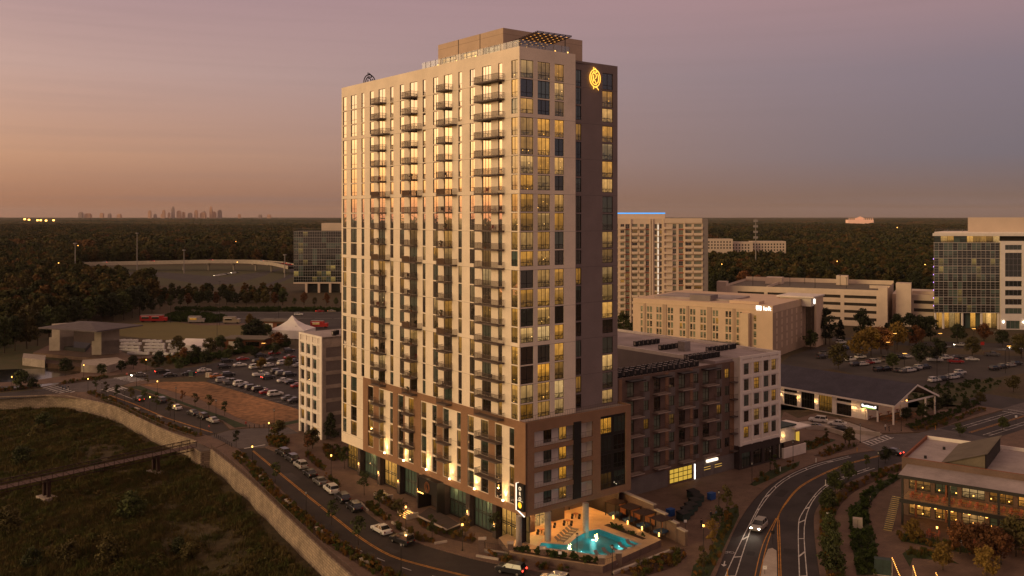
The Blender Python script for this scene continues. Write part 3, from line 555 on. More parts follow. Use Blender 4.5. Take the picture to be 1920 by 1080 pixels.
# crosswalk bars on the left
cw = MB()
for k in range(9):
    p = G(80+k*6, 728+k*1.9); q = G(104+k*6, 722.5+k*1.9); ribbon(cw, [p, q], .6, ROADZ+.012, 0)
for k in range(6):
    p = G(213+k*6, 709+k*1.4); q = G(245+k*6, 705+k*1.4); ribbon(cw, [p, q], .6, ROADZ+.014, 0)
for k in range(6):
    p = G(190+k*7, 730-k*1); q = G(203+k*7, 734-k*1); ribbon(cw, [p, q], .6, ROADZ+.016, 0)
for k in range(8):
    p = G(205+k*.0, 742); 
ribbon(cw, px([(213, 740), (228, 738)]), .25, ROADZ+.012, 0); ribbon(cw, px([(210, 733), (248, 748)]), .2, ROADZ+.012, 0)
tag(cw.build('road_markings', ['paint_white', 'paint_yellow']), kind='structure')
# bay lines in the lots
bl = MB()
for i in range(14):
    p = G(396+i*13, 717.5+i*4.05); ribbon(bl, [p, p+Vector((Bx.x*4.8, Bx.y*4.8, 0))], .12, ROADZ+.004, 0)
for k in range(10):
    p = G(338+k*36, 597); ribbon(bl, [p, p+Vector((9, .3, 0))], .35, ROADZ+.012, 0); p = G(350+k*40, 586); ribbon(bl, [p, p+Vector((12, .3, 0))], .35, ROADZ+.012, 0)
tag(bl.build('bay_lines', ['paint_white']), kind='structure')

# stone retaining wall (leaning slightly), in two lengths either side of the footbridge
def retaining(pts, label):
    mb = MB(); P = [Vector((p.x, p.y)) for p in pts]; out = offset(P, -.45); ou2 = offset(P, -.85)
    for i in range(len(P)-1):
        for a, b, z0, z1 in ((out, ou2, .28, -6.0),):
            mb.quad((*b[i], z1), (*b[i+1], z1), (*a[i+1], z0), (*a[i], z0), 0)
        mb.quad((*out[i], .28), (*out[i+1], .28), (*P[i+1], .28), (*P[i], .28), 0)
        mb.quad((*P[i+1], -.5), (*P[i], -.5), (*P[i], .28), (*P[i+1], .28), 0)
    for i in (0, len(P)-1):
        q = [(*P[i], -6), (*ou2[i], -6), (*out[i], .28), (*P[i], .28)]; mb.poly(q if i == 0 else q[::-1], 0)
    o = mb.build('retaining_wall', 'stone_wall'); tag(o, label, 'wall')
i0 = min(range(len(wall_pts)), key=lambda i: (wall_pts[i]-G(370, 829)).length); i1 = min(range(len(wall_pts)), key=lambda i: (wall_pts[i]-G(398, 844)).length)
retaining(wall_pts[:i0+1], 'long pale stone retaining wall left of the footbridge, turning a corner')
retaining(wall_pts[i1:], 'pale stone retaining wall curving from the footbridge to the bottom edge')
ab = MB(); p, q = wall_pts[i0], wall_pts[i1]; d = Vector((-.75, -.66)); 
ab.prism(ccw([(p.x, p.y), (q.x, q.y), (q.x-2.2, q.y-1.6), (p.x-1.2, p.y-2.6)]), -6.5, .02); tag(ab.build('bridge_abutment', 'stone_wall'), 'stone abutment block where the footbridge meets the pavement', 'abutment')
# railing on the wall
def fence_rail(pts, label, step=2.0, h=1.05, z=.28):
    root = thing('railing', label, 'railing', (pts[0].x, pts[0].y, z)); o = Vector((pts[0].x, pts[0].y)); P = along(pts, step)
    r = MB(); b = MB()
    for i in range(len(P)-1):
        a0 = Vector((P[i][0], P[i][1]))-o; a1 = Vector((P[i+1][0], P[i+1][1]))-o
        for zz in (.12, h): r.tube((*a0, zz), (*a1, zz), .035, n=4)
        for k in range(1, 8): q = a0.lerp(a1, k/8); b.tube((*q, .12), (*q, h), .014, n=3)
    r.build('rail', 'railing', root); tag(b.build('balusters', 'railing', root), kind='stuff')
    for x, y, _ in P: link('post', POST, root, (x-o.x, y-o.y, 0))
POST = MB().box(-.04, .04, -.04, .04, 0, 1.12).mesh('post', ['railing'])
for seg, lab in ((wall_pts[i1:i1+26], 'thin dark metal railing on the stone wall beside the curving road'), (wall_pts[4:i0+1], 'thin dark metal railing on the stone wall left of the footbridge')):
    fence_rail(offset_v if False else [Vector((q.x, q.y, 0)) for q in offset(seg, -.2)], lab)
# ------------------------------------------------------------------ the tower
tower = thing('residential_tower', 'tall cream apartment tower with gold-lit windows, stacked balconies and a brick podium', 'building', (P0.x, P0.y, 0), PHI)
TL = 62.0; TD = 23.9; TOP = 82.65; PZ = 20.9
LA = R(-90)
def s_u(u): return TL - a_of(u)            # along the left face, from its far end
zu = lambda x: 620+x/3.375
ROWS = [80.55-3.15*k for k in range(23)]; LASTS = (2, 6, 10, 14, 18)
def row(k): zt = ROWS[k]; return zt-(2.5 if k in LASTS else 2.95), zt
cols = [(78, 100, ()), (128, 165, (.5,)), (195, 213, ()), (248, 273, ()), (377, 397, ()), (438, 465, ()), (582, 600, ()), (648, 680, (.5,)), (808, 830, ()), (880, 912, (.5,)), (1060, 1085, ()), (1143, 1183, (.5,))]
doors = [(303, 345, (.5,)), (500, 548, (.5,)), (716, 768, (.5,)), (958, 1015, (.33, .66))]
balc = [(294, 352, 375), (490, 550, 577), (709, 770, 800), (949, 1100, 1100)]
ops = []; wins = []
for ci, (x0, x1, mu) in enumerate(cols):
    s0, s1 = s_u(zu(x0)), s_u(zu(x1))
    for k in range(23):
        if k >= 19 and ci > 2: continue
        z0, z1 = row(k)
        if ci in (0, 1, 2) or True: pass
        ops.append((s0, s1, z0, z1)); wins.append((s0, s1, z0, z1, mu, 'narrow_window' if not mu else 'window', (.28,)))
for di, (x0, x1, mu) in enumerate(doors):
    s0, s1 = s_u(zu(x0)), s_u(zu(x1))
    for k in range(19):
        zt = ROWS[k]; z0 = zt-2.95; ops.append((s0, s1, z0, zt)); wins.append((s0, s1, z0, zt, mu, 'balcony_door', ()))
shell = MB(); org = (0, TL)
SW = s_u(681.5)                              # where the brick podium begins on the left face
opsU = [o for o in ops if o[2] > PZ-.01 or o[1] < SW]
facade(shell, org, LA, SW, 6.0, PZ, [o for o in ops if o[1] < SW and o[3] < PZ], .2)
facade(shell, org, LA, TL, PZ, TOP, [o for o in ops if o[2] >= PZ], .2)
WB = b_of(1079)                              # white part of the right face ends here
rc = [((1202, 1283), (.5,)), ((1310, 1388), (.33, .67)), ((1418, 1476), (.5,))]; ops2 = []; wins2 = []
for (x0, x1), mu in rc:
    b0, b1 = b_of(zu(x0)), b_of(zu(x1))
    for k in range(19):
        z0, z1 = row(k); ops2.append((b0, b1, z0, z1)); wins2.append((b0, b1, z0, z1, mu))
facade(shell, (0, 0), 0, WB, PZ, TOP, ops2, .2)
SB = 1.5
shell.quad((WB, 0, PZ), (WB, SB, PZ), (WB, SB, TOP), (WB, 0, TOP))           # return of the white part
shell.quad((TD, TL, 6), (0, TL, 6), (0, TL, TOP), (TD, TL, TOP)); 
shell.quad((0, 0.4, TOP), (WB-.4, .4, TOP), (WB-.4, .0, TOP), (0, 0, TOP))
# parapet tops and roof
shell.box(.001, .4, .4, TL-.4, TOP-1.2, TOP+.003); shell.box(.4, WB-.001, .001, .4, TOP-1.2, TOP+.002); shell.box(.001, TD, TL-.4, TL-.001, TOP-1.2, TOP+.001)
shell.build('wall', 'white_panel', tower)
roof = MB(); roof.quad((.4, .4, TOP-1.1), (TD, .4+SB, TOP-1.1), (TD, TL-.4, TOP-1.1), (.4, TL-.4, TOP-1.1)); roof.build('roof', 'roof_grey', tower)
dark = MB(); dops = []; dwin = []
for (x0, x1), mu in (((1552, 1586), (.5,)), ((1720, 1786), (.5,))):
    b0, b1 = b_of(zu(x0), SB), b_of(zu(x1), SB)
    b0 = max(b0, WB+.15)
    for k in range(19):
        z0, z1 = row(k); z0 -= 0; zt = z1-.15; dops.append((b0-WB, b1-WB, z0-.1, zt)); dwin.append((b0-WB, b1-WB, z0-.1, zt, mu))
DT = 81.95
facade(dark, (WB, SB), 0, TD-WB, PZ, DT, dops, .2)
dark.quad((TD, SB, PZ), (TD, TL, PZ), (TD, TL, DT), (TD, SB, DT)); dark.box(WB+.01, TD-.001, SB+.001, SB+.4, DT-1, DT+.002); dark.box(TD-.4, TD-.001, SB+.4, TL-.4, DT-1, DT+.001)
dark.build('side_wall', 'grey_panel', tower)
for s0, s1, z0, z1, mu, nm, tr in wins:
    lower = z1 < PZ
    window(tower, org, LA, s0, z0, s1-s0, z1-z0, nm, cols=mu, tr=tr if nm != 'balcony_door' else (), t=.06, gmat='glass_corner' if s0 > 58.5 else 'glass')
for b0, b1, z0, z1, mu in wins2: window(tower, (0, 0), 0, b0, z0, b1-b0, z1-z0, 'corner_window', cols=mu, tr=(.26,), t=.08, gmat='glass_corner')
for s0, s1, z0, z1, mu in dwin: window(tower, (WB, SB), 0, s0, z0, s1-s0, z1-z0, 'side_window', cols=mu, tr=(.26,), t=.08, gmat='glass_dark' if s0 < 3 else 'glass_corner')
for bi, (x0, x1, xw) in enumerate(balc):
    for k in range(19):
        if k == 18 and bi < 3: pass
        wide = k in (2, 6, 10, 14)
        s0, s1 = s_u(zu(x0)), s_u(zu(xw if wide else x1))
        balcony(tower, org, LA, s0, ROWS[k]-2.98, s1-s0, part=(.55 if wide and bi < 3 and k > 4 else None))
# penthouse
PA0, PA1, PB0, PB1, PT = 10.7, 31.4, 4.84, 23.7, 88.0
ph = MB(); po = []
n3 = 3; w3 = (PA1-PA0)/n3
for i in range(3): po.append((i*w3+1.0, (i+1)*w3-1.0, TOP-.6, TOP+2.6))
facade(ph, (PB0, PA1), LA, PA1-PA0, TOP-1.1, PT, po, .5)
ph.quad((PB0, PA0, TOP-1.1), (PB1, PA0, TOP-1.1), (PB1, PA0, PT), (PB0, PA0, PT)); ph.quad((PB1, PA0, TOP-1.1), (PB1, PA1, TOP-1.1), (PB1, PA1, PT), (PB1, PA0, PT)); ph.quad((PB1, PA1, TOP-1.1), (PB0, PA1, TOP-1.1), (PB0, PA1, PT), (PB1, PA1, PT))
ph.poly([(PB0, PA0, PT), (PB1, PA0, PT), (PB1, PA1, PT), (PB0, PA1, PT)])
for i in range(1, 3): ph.box(PB0-.02, PB0+.02, PA1-i*w3-.1, PA1-i*w3+.1, TOP-1, PT-.02, 1)
phw = ph.build('penthouse', ['tan_panel', 'black_metal'], tower)
for s0, s1, z0, z1 in po: window(phw, (PB0, PA1), LA, s0, z0, s1-s0, z1-z0, 'penthouse_window', depth=.4, cols=(.25, .5, .75), tr=(.78,), t=.12, gmat='glass_corner', split=False)
mech = MB().box(PB0+5, PB0+7, PA0+2, PA0+4, PT+.003, PT+.5).box(PB0+11, PB0+15, PA0+1.5, PA0+3, PT+.004, PT+.35); mech.build('roof_unit', 'mech_light', tower)
gr = MB(); gr.box(.16, .19, .3, a_of(790), TOP+.01, TOP+1.15); gr.box(.19, WB-1.2, .16, .19, TOP+.01, TOP+1.15); gr.build('glass_railing', 'clear_glass', tower)
gp_ = MB(); 
for k in range(18): gp_.box(.14, .21, .3+k*1.66, .35+k*1.66, TOP+.01, TOP+1.2)
for k in range(7): gp_.box(.3+k*1.8, .35+k*1.8, .14, .21, TOP+.01, TOP+1.2)
gp_.build('railing_posts', 'railing', tower)
# slatted pergola on the roof, tilting up
pg = MB(); c0 = Vector((2.2, 9.8, 84.6)); 
for i in range(7): pg.box(5.5+i*1.27, 5.6+i*1.27, 2.0, 9.5, 0, .18)
for j in range(16): pg.box(5.4, 13.3, 2.05+j*.49, 2.12+j*.49, .19, .29)
for v_ in range(len(pg.v)):
    x, y, z = pg.v[v_]; pg.v[v_] = (x, y, z+85.15+(x-5.5)*.015+(9.5-y)*.10)
pgo = pg.build('pergola', 'rust_steel', tower)
pp = MB()
for x, y in ((6.5, 2.8), (12.4, 2.8), (6.5, 9.0), (12.4, 9.0)): pp.cyl(x, y, TOP-1.1, 85.17+(x-5.5)*.015+(9.5-y)*.10, .08)
pp.build('post', 'black_metal', pgo)
pl = MB()
for i in range(6):
    for j in range(7): pl.box(5.9+i*1.27, 5.94+i*1.27+.3, 2.4+j*1.05, 2.44+j*1.05, -.05, -.01)
for v_ in range(len(pl.v)):
    x, y, z = pl.v[v_]; pl.v[v_] = (x, y, z+85.15+(x-5.5)*.015+(9.5-y)*.10)
pl.build('string_lamps', 'pergola_lamp', pgo)
rl = MB()
for x, y in ((1.2, 14), (1.2, 20), (1.2, 26), (3, 2), (9, 1.5), (11.6, 1.2)): rl.box(x, x+.14, y, y+.14, TOP+.0, TOP+.5)
rl.build('roof_lamps', 'lamp_warm', tower)

# --- podium on the left face: brick piers and beams over white infill
zp = lambda x: 540+x/2.919
def sp(x): return s_u(zp(x))
pod = MB(); PR = -.12                        # brick stands 12 cm proud
def lbox(mb, s0, s1, z0, z1, d0=PR, d1=.3, m=0): mb.box(d0, d1, TL-s1, TL-s0, z0, z1, m)
SC = TL+1.7                                  # corner of the projecting podium
BT = 19.95; BB = 7.25
piers = [(413, 440), (576, 602), (690, 728), (948, 984), (1241, None)]
for x0, x1 in piers: lbox(pod, sp(x0), SC if x1 is None else sp(x1), BB, BT)
lbox(pod, sp(413), SC, BT, PZ+.35, PR-.002); lbox(pod, sp(413), SC, 6.0, BB, PR-.002)
pod.build('brick_frame', 'brick_tan', tower)
inf = MB(); iops = []; iw = []
PROWS = [19.75-3.17*k for k in range(4)]
wcols = [((440, 466), ()), ((500, 524), (.5,)), ((559, 576), ()), ((603, 632), (.5,)), ((660, 690), (.5,)), ((730, 757), (.5,)), ((790, 814), ()), ((850, 880), (.5,)), ((925, 948), ()), ((985, 1017), (.5,)), ((1056, 1096), (.33, .67)), ((1135, 1171), (.5,)), ((1212, 1241), (.5,))]
for (x0, x1), mu in wcols:
    for k in range(4):
        iops.append((sp(x0)-sp(413), sp(x1)-sp(413), PROWS[k]-2.9, PROWS[k]-.05)); iw.append((sp(x0), sp(x1), PROWS[k]-2.9, PROWS[k]-.05, mu))
facade(inf, (0.0, TL-sp(413)), LA, sp(1241)-sp(413), BB, BT, iops, .2); inf.build('infill_wall', 'white_panel', tower)
for s0, s1, z0, z1, mu in iw: window(tower, org, LA, s0, z0, s1-s0, z1-z0, 'podium_window', cols=mu, tr=(.28,), t=.06)
for x0, x1 in ((468, 498), (632.5, 640), (816, 848), (1098, 1133)):
    br2 = MB(); lbox(br2, sp(x0), sp(x1), BB+.002, BT-.002, -.05, .1); br2.build('brick_panel', 'brick_tan', tower)
for x0, x1 in ((480, 533), (648, 696), (838, 894), (1052, 1172)):
    for k in range(3): balcony(tower, org, LA, sp(x0), PROWS[k]-2.95, sp(x1)-sp(x0), dep=1.3)
# --- podium right face
pr = MB(); YR = -1.7; ZB = PZ+.35
zr = lambda x: 900+x/3.376
rz = [(17.45, 19.5), (14.1, 16.15), (10.75, 12.8), (7.4, 9.45)]
pb0, pb1 = b_of(zr(345), YR), b_of(zr(716), YR); wb0, wb1 = b_of(zr(764), YR), b_of(zr(925), YR); BE = b_of(1183, YR)
rops = [(pb0, pb1, a-.55, b) for a, b in rz] + [(wb0, wb1, 7.2, 20.0)]
facade(pr, (0, YR), 0, BE, 6.0, ZB, rops, .35); pr.quad((BE, YR, 6), (BE, 8, 6), (BE, 8, ZB), (BE, YR, ZB)); pr.quad((0, 0, 6), (0, YR, 6), (0, YR, ZB), (0, 0, ZB))
pr.box(.0, BE, YR+.001, YR+.35, ZB-.4, ZB+.001)
pr.build('podium_wall', 'brick_tan', tower)
# recessed galleries
gal = MB(); gal.box(pb0-.2, pb1+.2, .0, .2, 6.6, 19.9)
for a, b in rz: gal.box(pb0-.2, pb1+.2, YR+.36, -.003, a-.75, a-.56)
gal.quad((pb0-.01, YR+.35, 6.6), (pb0-.01, 0, 6.6), (pb0-.01, 0, 19.6), (pb0-.01, YR+.35, 19.6)); gal.quad((pb1+.01, 0, 6.6), (pb1+.01, YR+.35, 6.6), (pb1+.01, YR+.35, 19.6), (pb1+.01, 0, 19.6))
gal.build('gallery_wall', 'white_soft', tower)
for a, b in rz:
    for x0, x1 in ((404, 452), (500, 546)):
        q0, q1 = b_of(zr(x0), -.1), b_of(zr(x1), -.1); window(tower, (0, -.1), 0, q0, a-.5, q1-q0, 2.4, 'gallery_door', depth=0, cols=(.5,), gmat='glass_corner' if x0 > 450 else 'glass_dark')
    r = MB()
    for zz in (.1, 1.0): r.box(pb0, pb1, YR+.1, YR+.14, a-.55+zz-.04, a-.55+zz)
    for k in range(40): q = pb0+(pb1-pb0)*k/39; r.box(q-.015, q+.015, YR+.11, YR+.13, a-.45, a+.42)
    r.build('railing', 'railing', tower)
bp = MB(); q0, q1 = b_of(zr(592), YR), b_of(zr(640), YR); bp.box(q0, q1, YR-.06, YR+.2, 6.9, 19.95); bp.build('black_panel', 'black_metal', tower)
for k in range(4):
    z0 = 7.25+k*3.2
    for j in range(2):
        w = (wb1-wb0-.5)/2; window(tower, (0, YR), 0, wb0+j*(w+.5), z0, w, 2.75, 'bay_window', depth=.25, cols=(.33, .67), tr=(.3,), t=.09, gmat='glass_corner' if k == 3 and j == 0 else 'glass_dark')
bk = MB(); bk.box(wb0, wb1, YR+.3, YR+.36, 7.2, 20.0); bk.build('bay_backing', 'black_metal', tower)
# slab soffit and terrace on top
sl = MB(); sl.quad((0, YR, 6.0), (0, TL, 6.0), (TD, TL, 6.0), (TD, YR, 6.0)); sl.build('soffit', 'deck_tan', tower)
te = MB(); te.quad((0, YR, PZ-.05), (BE, YR, PZ-.05), (BE, 12, PZ-.05), (0, 12, PZ-.05)); te.build('terrace_floor', 'concrete', tower)
tr = MB()
for zz in (.15, 1.0): tr.box(.1, BE, YR+.2, YR+.24, ZB+zz-.05, ZB+zz)
for k in range(46): q = .1+(BE-.1)*k/45; tr.box(q-.015, q+.015, YR+.21, YR+.23, ZB, ZB+.96)
tr.build('terrace_railing', 'railing', tower)
# --- ground floor: dark piers, tall shopfront glazing, lobby
gf = MB(); GW = 1.4
facade(gf, (GW, TL), LA, TL+1.0, 0.0, 6.0, [], .1)
gf.quad((GW, -1.0, 0), (GW, 6, 0), (GW, 6, 6), (GW, -1, 6)); gf.box(GW+.02, 14, 4.8, 5.0, 0, 5.99); gf.box(14, 14.2, 5, 14, 0, 5.99); gf.box(14.2, TD, 13.8, 14.0, 0, 5.99); gf.box(TD-.2, TD, 1, 13.8, 0, 5.99)
gf.build('ground_floor_wall', 'brick_dark', tower)
pier_u = [672, 709, 746, 783, 830, 876, 926, 971]
for u in pier_u:
    a = a_of(u+3, .4); MB().box(.15, 1.2, a-.55, a+.55, 0, 5.995).build('pier', 'brick_dark', tower)
edges = [TL] + [a_of(u+3, .4) for u in pier_u]
for i in range(len(edges)-1):
    a1, a0 = edges[i]-.6, edges[i+1]+.6
    if i == 4: continue
    n = max(2, int((a1-a0)/1.1)); window(tower, (GW-.12, a1), LA, 0, .35, a1-a0, 5.5, 'shopfront', depth=0, cols=tuple((k+1)/n for k in range(n-1)), tr=(.46, .52), t=.15, gmat='glass_shop')
window(tower, (GW-.12, edges[-1]-.6), LA, 0, .35, edges[-1]+.4, 5.5, 'shopfront', depth=0, cols=(.33, .67), tr=(.48,), t=.1, gmat='glass_shop')
window(tower, (GW+.1, 4.7), 0, .3, .35, 9, 5.3, 'lobby_glazing', depth=0, cols=tuple(k/7 for k in range(1, 7)), tr=(.5,), t=.1, gmat='glass_shop')
# entrance portal with emblem
ea0, ea1 = a_of(824, -1), a_of(787, -1)
en = MB(); en.box(-1.5, 1.3, ea0, ea0+.3, 0, 6.2); en.box(-1.5, 1.3, ea1-.3, ea1, 0, 6.2); en.box(-1.5, 1.3, ea0+.3, ea1-.3, 5.9, 6.2); en.box(1.0, 1.3, ea0+.3, ea1-.3, 3.2, 5.9); en.box(-1.4, -1.3, ea0+.3, ea1-.3, 3.6, 5.9)
eno = en.build('entrance_portal', 'black_metal', tower)
em = MB(); ec = (-1.55, (ea0+ea1)/2, 4.75); ring(em, ec, (0, 1, 0), (0, 0, 1), .8, .95, .05); ring(em, ec, (0, 1, 0), (0, 0, 1), .55, .7, .04); em.tube((ec[0], ec[1]+.25, 4.0), (ec[0], ec[1]+.25, 5.8), .05); em.tube((ec[0], ec[1]-.3, 3.95), (ec[0], ec[1]+.2, 4.8), .05)
em.build('emblem', 'wood_orange', eno); MB().box(-1.7, -1.6, ea1-2.2, ea1-.4, 3.3, 3.42).build('lamp', 'lamp_warm', eno)
# round columns carrying the projecting corner
for u, v, r in ((1027, 1014, .55), (1098, 996, .55), (973, 1022, .5)):
    p = L(G(u, v, 1.2)); MB().cyl(p[0], p[1], 0, 5.995, r, n=14).build('column', 'concrete', tower)
p = L(G(994, 996, 1.2)); MB().box(p[0]-.6, p[0]+.6, p[1]-.6, p[1]+.6, 0, 5.995).build('brick_pier', 'brick_brown', tower)
# uplights on the white strips, pier sconces
ul = MB()
for x in (541, 645, 769, 897, 1033, 1190):
    s = sp(x); ul.box(-.62, -.42, TL-s-.12, TL-s+.12, BB+.12, BB+.34)
    lt = lamp_light('uplight_beam', 'SPOT', (-.5, TL-s, BB+.45), 800, (1, .62, .22), .06, tower, 75, (R(0), 0, 0)); lt.rotation_euler = Vector((.22, 0, 1)).to_track_quat('-Z', 'Y').to_euler()
ul.build('uplights', 'uplight', tower)
sc = MB()
for i, u in enumerate(pier_u):
    a = a_of(u+3, .4)
    sc.cyl(.05, a, 2.5, 2.9, .07, n=6); lamp_light('sconce_beam', 'POINT', (-.12, a, 2.3), 70, (1, .58, .22), .08, tower)
sc.build('sconces', 'lamp_warm', tower)
for x, y in ((-.6, 40), (-.6, 30), (-.6, 20), (-.6, 10), (-.6, 50)): lamp_light('soffit_light', 'POINT', (x+1.2, y, 5.4), 110, (1, .6, .25), .2, tower)
# roof emblem seen from behind, and the gold monogram on the dark wall
def monogram(mb, c, ax, r=.09, k=1.0):
    c = Vector(c); ax = Vector(ax); up = Vector((0, 0, 1)); q = lambda x, z: c+ax*x*k+up*z*k
    ring(mb, c, ax, up, 1.36*k, 1.66*k, r, 44); ring(mb, c, ax, up, .92*k, 1.2*k, r, 36, R(75), R(290)); ring(mb, c, ax, up, .92*k, 1.2*k, r, 20, R(-50), R(45))
    for a, b in (((-.38, 1.45), (-.38, 2.1)), ((-.38, 1.05), (-.38, 1.3)), ((-.42, -.65), (-.42, .6)), ((-.38, -1.5), (-.38, -2.1)), ((.05, -1.72), (.5, -1.72)), ((.5, -1.75), (.95, -2.2)), ((-.1, 1.95), (.35, 1.6)), ((-.2, -.25), (.3, -.95)), ((.3, -.95), (.3, -1.3))): mb.tube(q(*a), q(*b), r, n=5)
    ring(mb, q(-.1, .42), ax, up, .42*k, .5*k, r, 16, R(-80), R(120)); ring(mb, q(.1, 1.35), ax, up, .35*k, .4*k, r, 12, R(-40), R(130))
mg = MB(); gb = b_of(1114, SB); gz = z_at(147, gb, SB); monogram(mg, (gb, SB-.25, gz), (1, 0, 0), .075, .92); sg = mg.build('gold_monogram', 'sign_gold', tower)
mg = MB(); monogram(mg, (3.0, a_of(693, 3.0), 83.3), (1, 0, 0), .12, 1.0); mg.build('roof_monogram', 'black_metal', tower)
# corner blade sign
s0, s1 = TL-a_of(972.5, -.2), TL-a_of(985, -.2); zs0, zs1 = 6.9, 11.25
sgn = MB(); sgn.box(-.62, -.13, TL-s1, TL-s0, zs0, zs1); so = sgn.build('corner_sign', 'black_metal', tower)
for i, ch in enumerate('ORO'):
    t = link('sign_letter', text_mesh(ch, .82, .02, ('sign_letter',)), so, (-.64, TL-(s0+s1)/2, zs1-.75-i*.82)); t.rotation_euler = (R(90), 0, R(-90))
d = MB(); 
dd = [(-.66, TL-(s0+s1)/2+.46*math.cos(t), zs0+.95+.5*math.sin(t)) for t in [2*math.pi*i/24 for i in range(24)]]; d.poly(dd); d.poly(dd[::-1]); d.build('gold_disc', 'sign_disc', so)
st = MB(); st.box(-.68, -.1, TL-s0+.02, TL-s0+.2, zs0-.05, zs1); st.tube((-.4, TL-s0+.1, zs0-.05), (-.4, TL-s1, zs0-.75), .11); st.build('light_strip', 'strip_white', so)
MB().box(-.645, -.63, TL-s1+.1, TL-s0-.1, zs0+1.62, zs0+1.68).build('sign_line', 'sign_letter', so)
# ------------------------------------------------------------------ lower wing of the same block
wing = thing('apartment_wing', 'lower brown brick apartment wing with stacked balconies and rows of rooftop condensers', 'building', (P0.x, P0.y, 0), PHI)
WA = 9.3; WT = 23.4; W0, W1 = 23.95, 67.6
bw = lambda u: b_of(u, WA)
WROWS = [22.3-3.7*k for k in range(5)]
wops = []; ww = []
bays = [(1174, 1199), (1224, 1248), (1271, 1294), (1316, 1339)]
for u0, u1 in bays:
    m = bw(u0)+.3; e = bw(u1)-.2; mid = m+(e-m)*.58
    for k in range(5): wops.append((m-W0, mid-W0, WROWS[k]-2.85, WROWS[k])); ww.append((m, mid-m, WROWS[k]-2.85, 2.85, (.5,), (.72,), 'balcony_door'))
for u0, u1 in ((1207, 1216), (1255, 1264), (1300.5, 1309), (1344, 1352), (1359, 1367)):
    for k in range(5): wops.append((bw(u0)-W0, bw(u1)-W0, WROWS[k]-2.3, WROWS[k]-.3)); ww.append((bw(u0), bw(u1)-bw(u0), WROWS[k]-2.3, 2.0, (.5,), (.5,), 'window'))
lw0, lw1 = bw(1256), bw(1299); gd = [(bw(1318), bw(1332)), (bw(1338), bw(1353))]
wops.append((lw0-W0, lw1-W0, .35, 3.3))
wm = MB(); facade(wm, (W0, WA), 0, W1-W0, 0, WT, wops, .22); wm.box(W0, W1, WA+.001, WA+.35, WT-.8, WT+.002); wm.build('wall', 'brick_brown', wing)
for s, w, z, h, mu, tr, nm in ww: window(wing, (0, WA), 0, s, z, w, h, nm, cols=mu, tr=tr, gmat='glass_wing', t=.08, split=False)
lit = window(wing, (0, WA), 0, lw0, .35, lw1-lw0, 2.95, 'lit_window', depth=.15, cols=(.2, .4, .6, .8), tr=(.34, .67), gmat='glow_yellow', t=.13, split=False)
for u0, u1 in bays:
    for k in range(5): balcony(wing, (0, WA), 0, bw(u0), WROWS[k]-2.9, bw(u1)-bw(u0), dep=1.5, slabm='slab_light', sp=.22)
    aw = MB().box(bw(u0)-.2, bw(u1)+.2, WA-1.7, WA-.01, 22.65, 22.85); aw.build('awning', 'black_metal', wing)
for i, (u0, u1) in enumerate(((1206, 1218), (1253.5, 1265.5), (1299, 1310.5), (1342.5, 1353.5))):
    g = MB()
    for k in range(5): g.box(bw(u0), bw(u1), WA-.06, WA+.05, WROWS[k]-3.98 if k < 4 else WROWS[k]-3.1, WROWS[k]-2.32)
    g.box(bw(u0), bw(u1), WA-.06, WA+.05, WROWS[0]-.28, WT-.3); g.build('grey_strip', 'brick_grey', wing)
for i, (u0, u1) in enumerate(((1160, 1166), (1247, 1253), (1293.5, 1298.5), (1368.5, 1376))):
    MB().box(bw(u0), bw(u1), WA-.07, WA+.05, 3.6, WT-.2).build('brick_pier', 'brick_tan', wing)
base = MB(); base.box(W0+1, lw0-.8, WA-.1, WA+.1, 0, 3.5); base.box(lw1+.5, W1-.01, WA-.1, WA+.1, 0, 3.5); base.build('ground_floor_wall', 'brick_grey', wing)
for s0, s1 in gd:
    d = MB(); d.box(s0, s1, WA-.16, WA-.1, 0.1, 2.6); 
    dd = d.build('garage_door', 'roof_grey', wing)
    q = MB(); q.box(s0+.15, s1-.15, WA-.18, WA-.165, 1.5, 1.62); q.box(s0+.15, s1-.15, WA-.18, WA-.165, 2.0, 2.12); q.build('glazed_slot', 'glow_window', dd)
MB().box(bw(1323), bw(1343), WA-.5, WA-.12, 3.05, 3.55).build('light_sign', 'strip_white', wing)
MB().box(bw(1301), bw(1302.5), WA-.2, WA-.1, .2, 3.3).build('light_strip', 'sign_white', wing)
# white gridded corner of the wing
BA = 7.8; X0, X1, BTZ = b_of(1386.5, BA), b_of(1462.5, BA), 24.5
bb = lambda u: b_of(u, BA)
wc = [(1394.9, 1404), (1413.9, 1423.5), (1432, 1441), (1446.5, 1455)]; wr = [21.75, 18.3, 14.9, 11.45, 8.0]
bo = [(bb(a)-X0, bb(b)-X0, z-1.25, z+1.15) for a, b in wc for z in wr]
blk = MB(); facade(blk, (X0, BA), 0, X1-X0, 5.2, BTZ-.3, bo, .2)
blk.quad((X0, WA+6, 5.2), (X0, BA, 5.2), (X0, BA, BTZ-.3), (X0, WA+6, BTZ-.3)); blk.quad((X1, BA, 0), (X1, 62, 0), (X1, 62, BTZ-.3), (X1, BA, BTZ-.3)); blk.build('pale_wall', 'white_soft', wing)
gridm = MB(); xs_ = [X0] + [(bb(wc[i][1])+bb(wc[i+1][0]))/2 for i in range(3)] + [X1]
for i, x in enumerate(xs_): w = .42 if 0 < i < 4 else .8; gridm.box(x-(w if i == 4 else (0 if i == 0 else w/2)), x+(w if i == 0 else (0 if i == 4 else w/2)), BA-.2, BA-.003, 5.2, BTZ)
for z in [5.65] + [(wr[i]+wr[i+1])/2 for i in range(4)] + [23.25, BTZ-.25]:
    gridm.box(X0+.004, X1-.004, BA-.195, BA-.002, z-.3, z+.3)
gridm.build('white_grid', 'white_trim', wing)
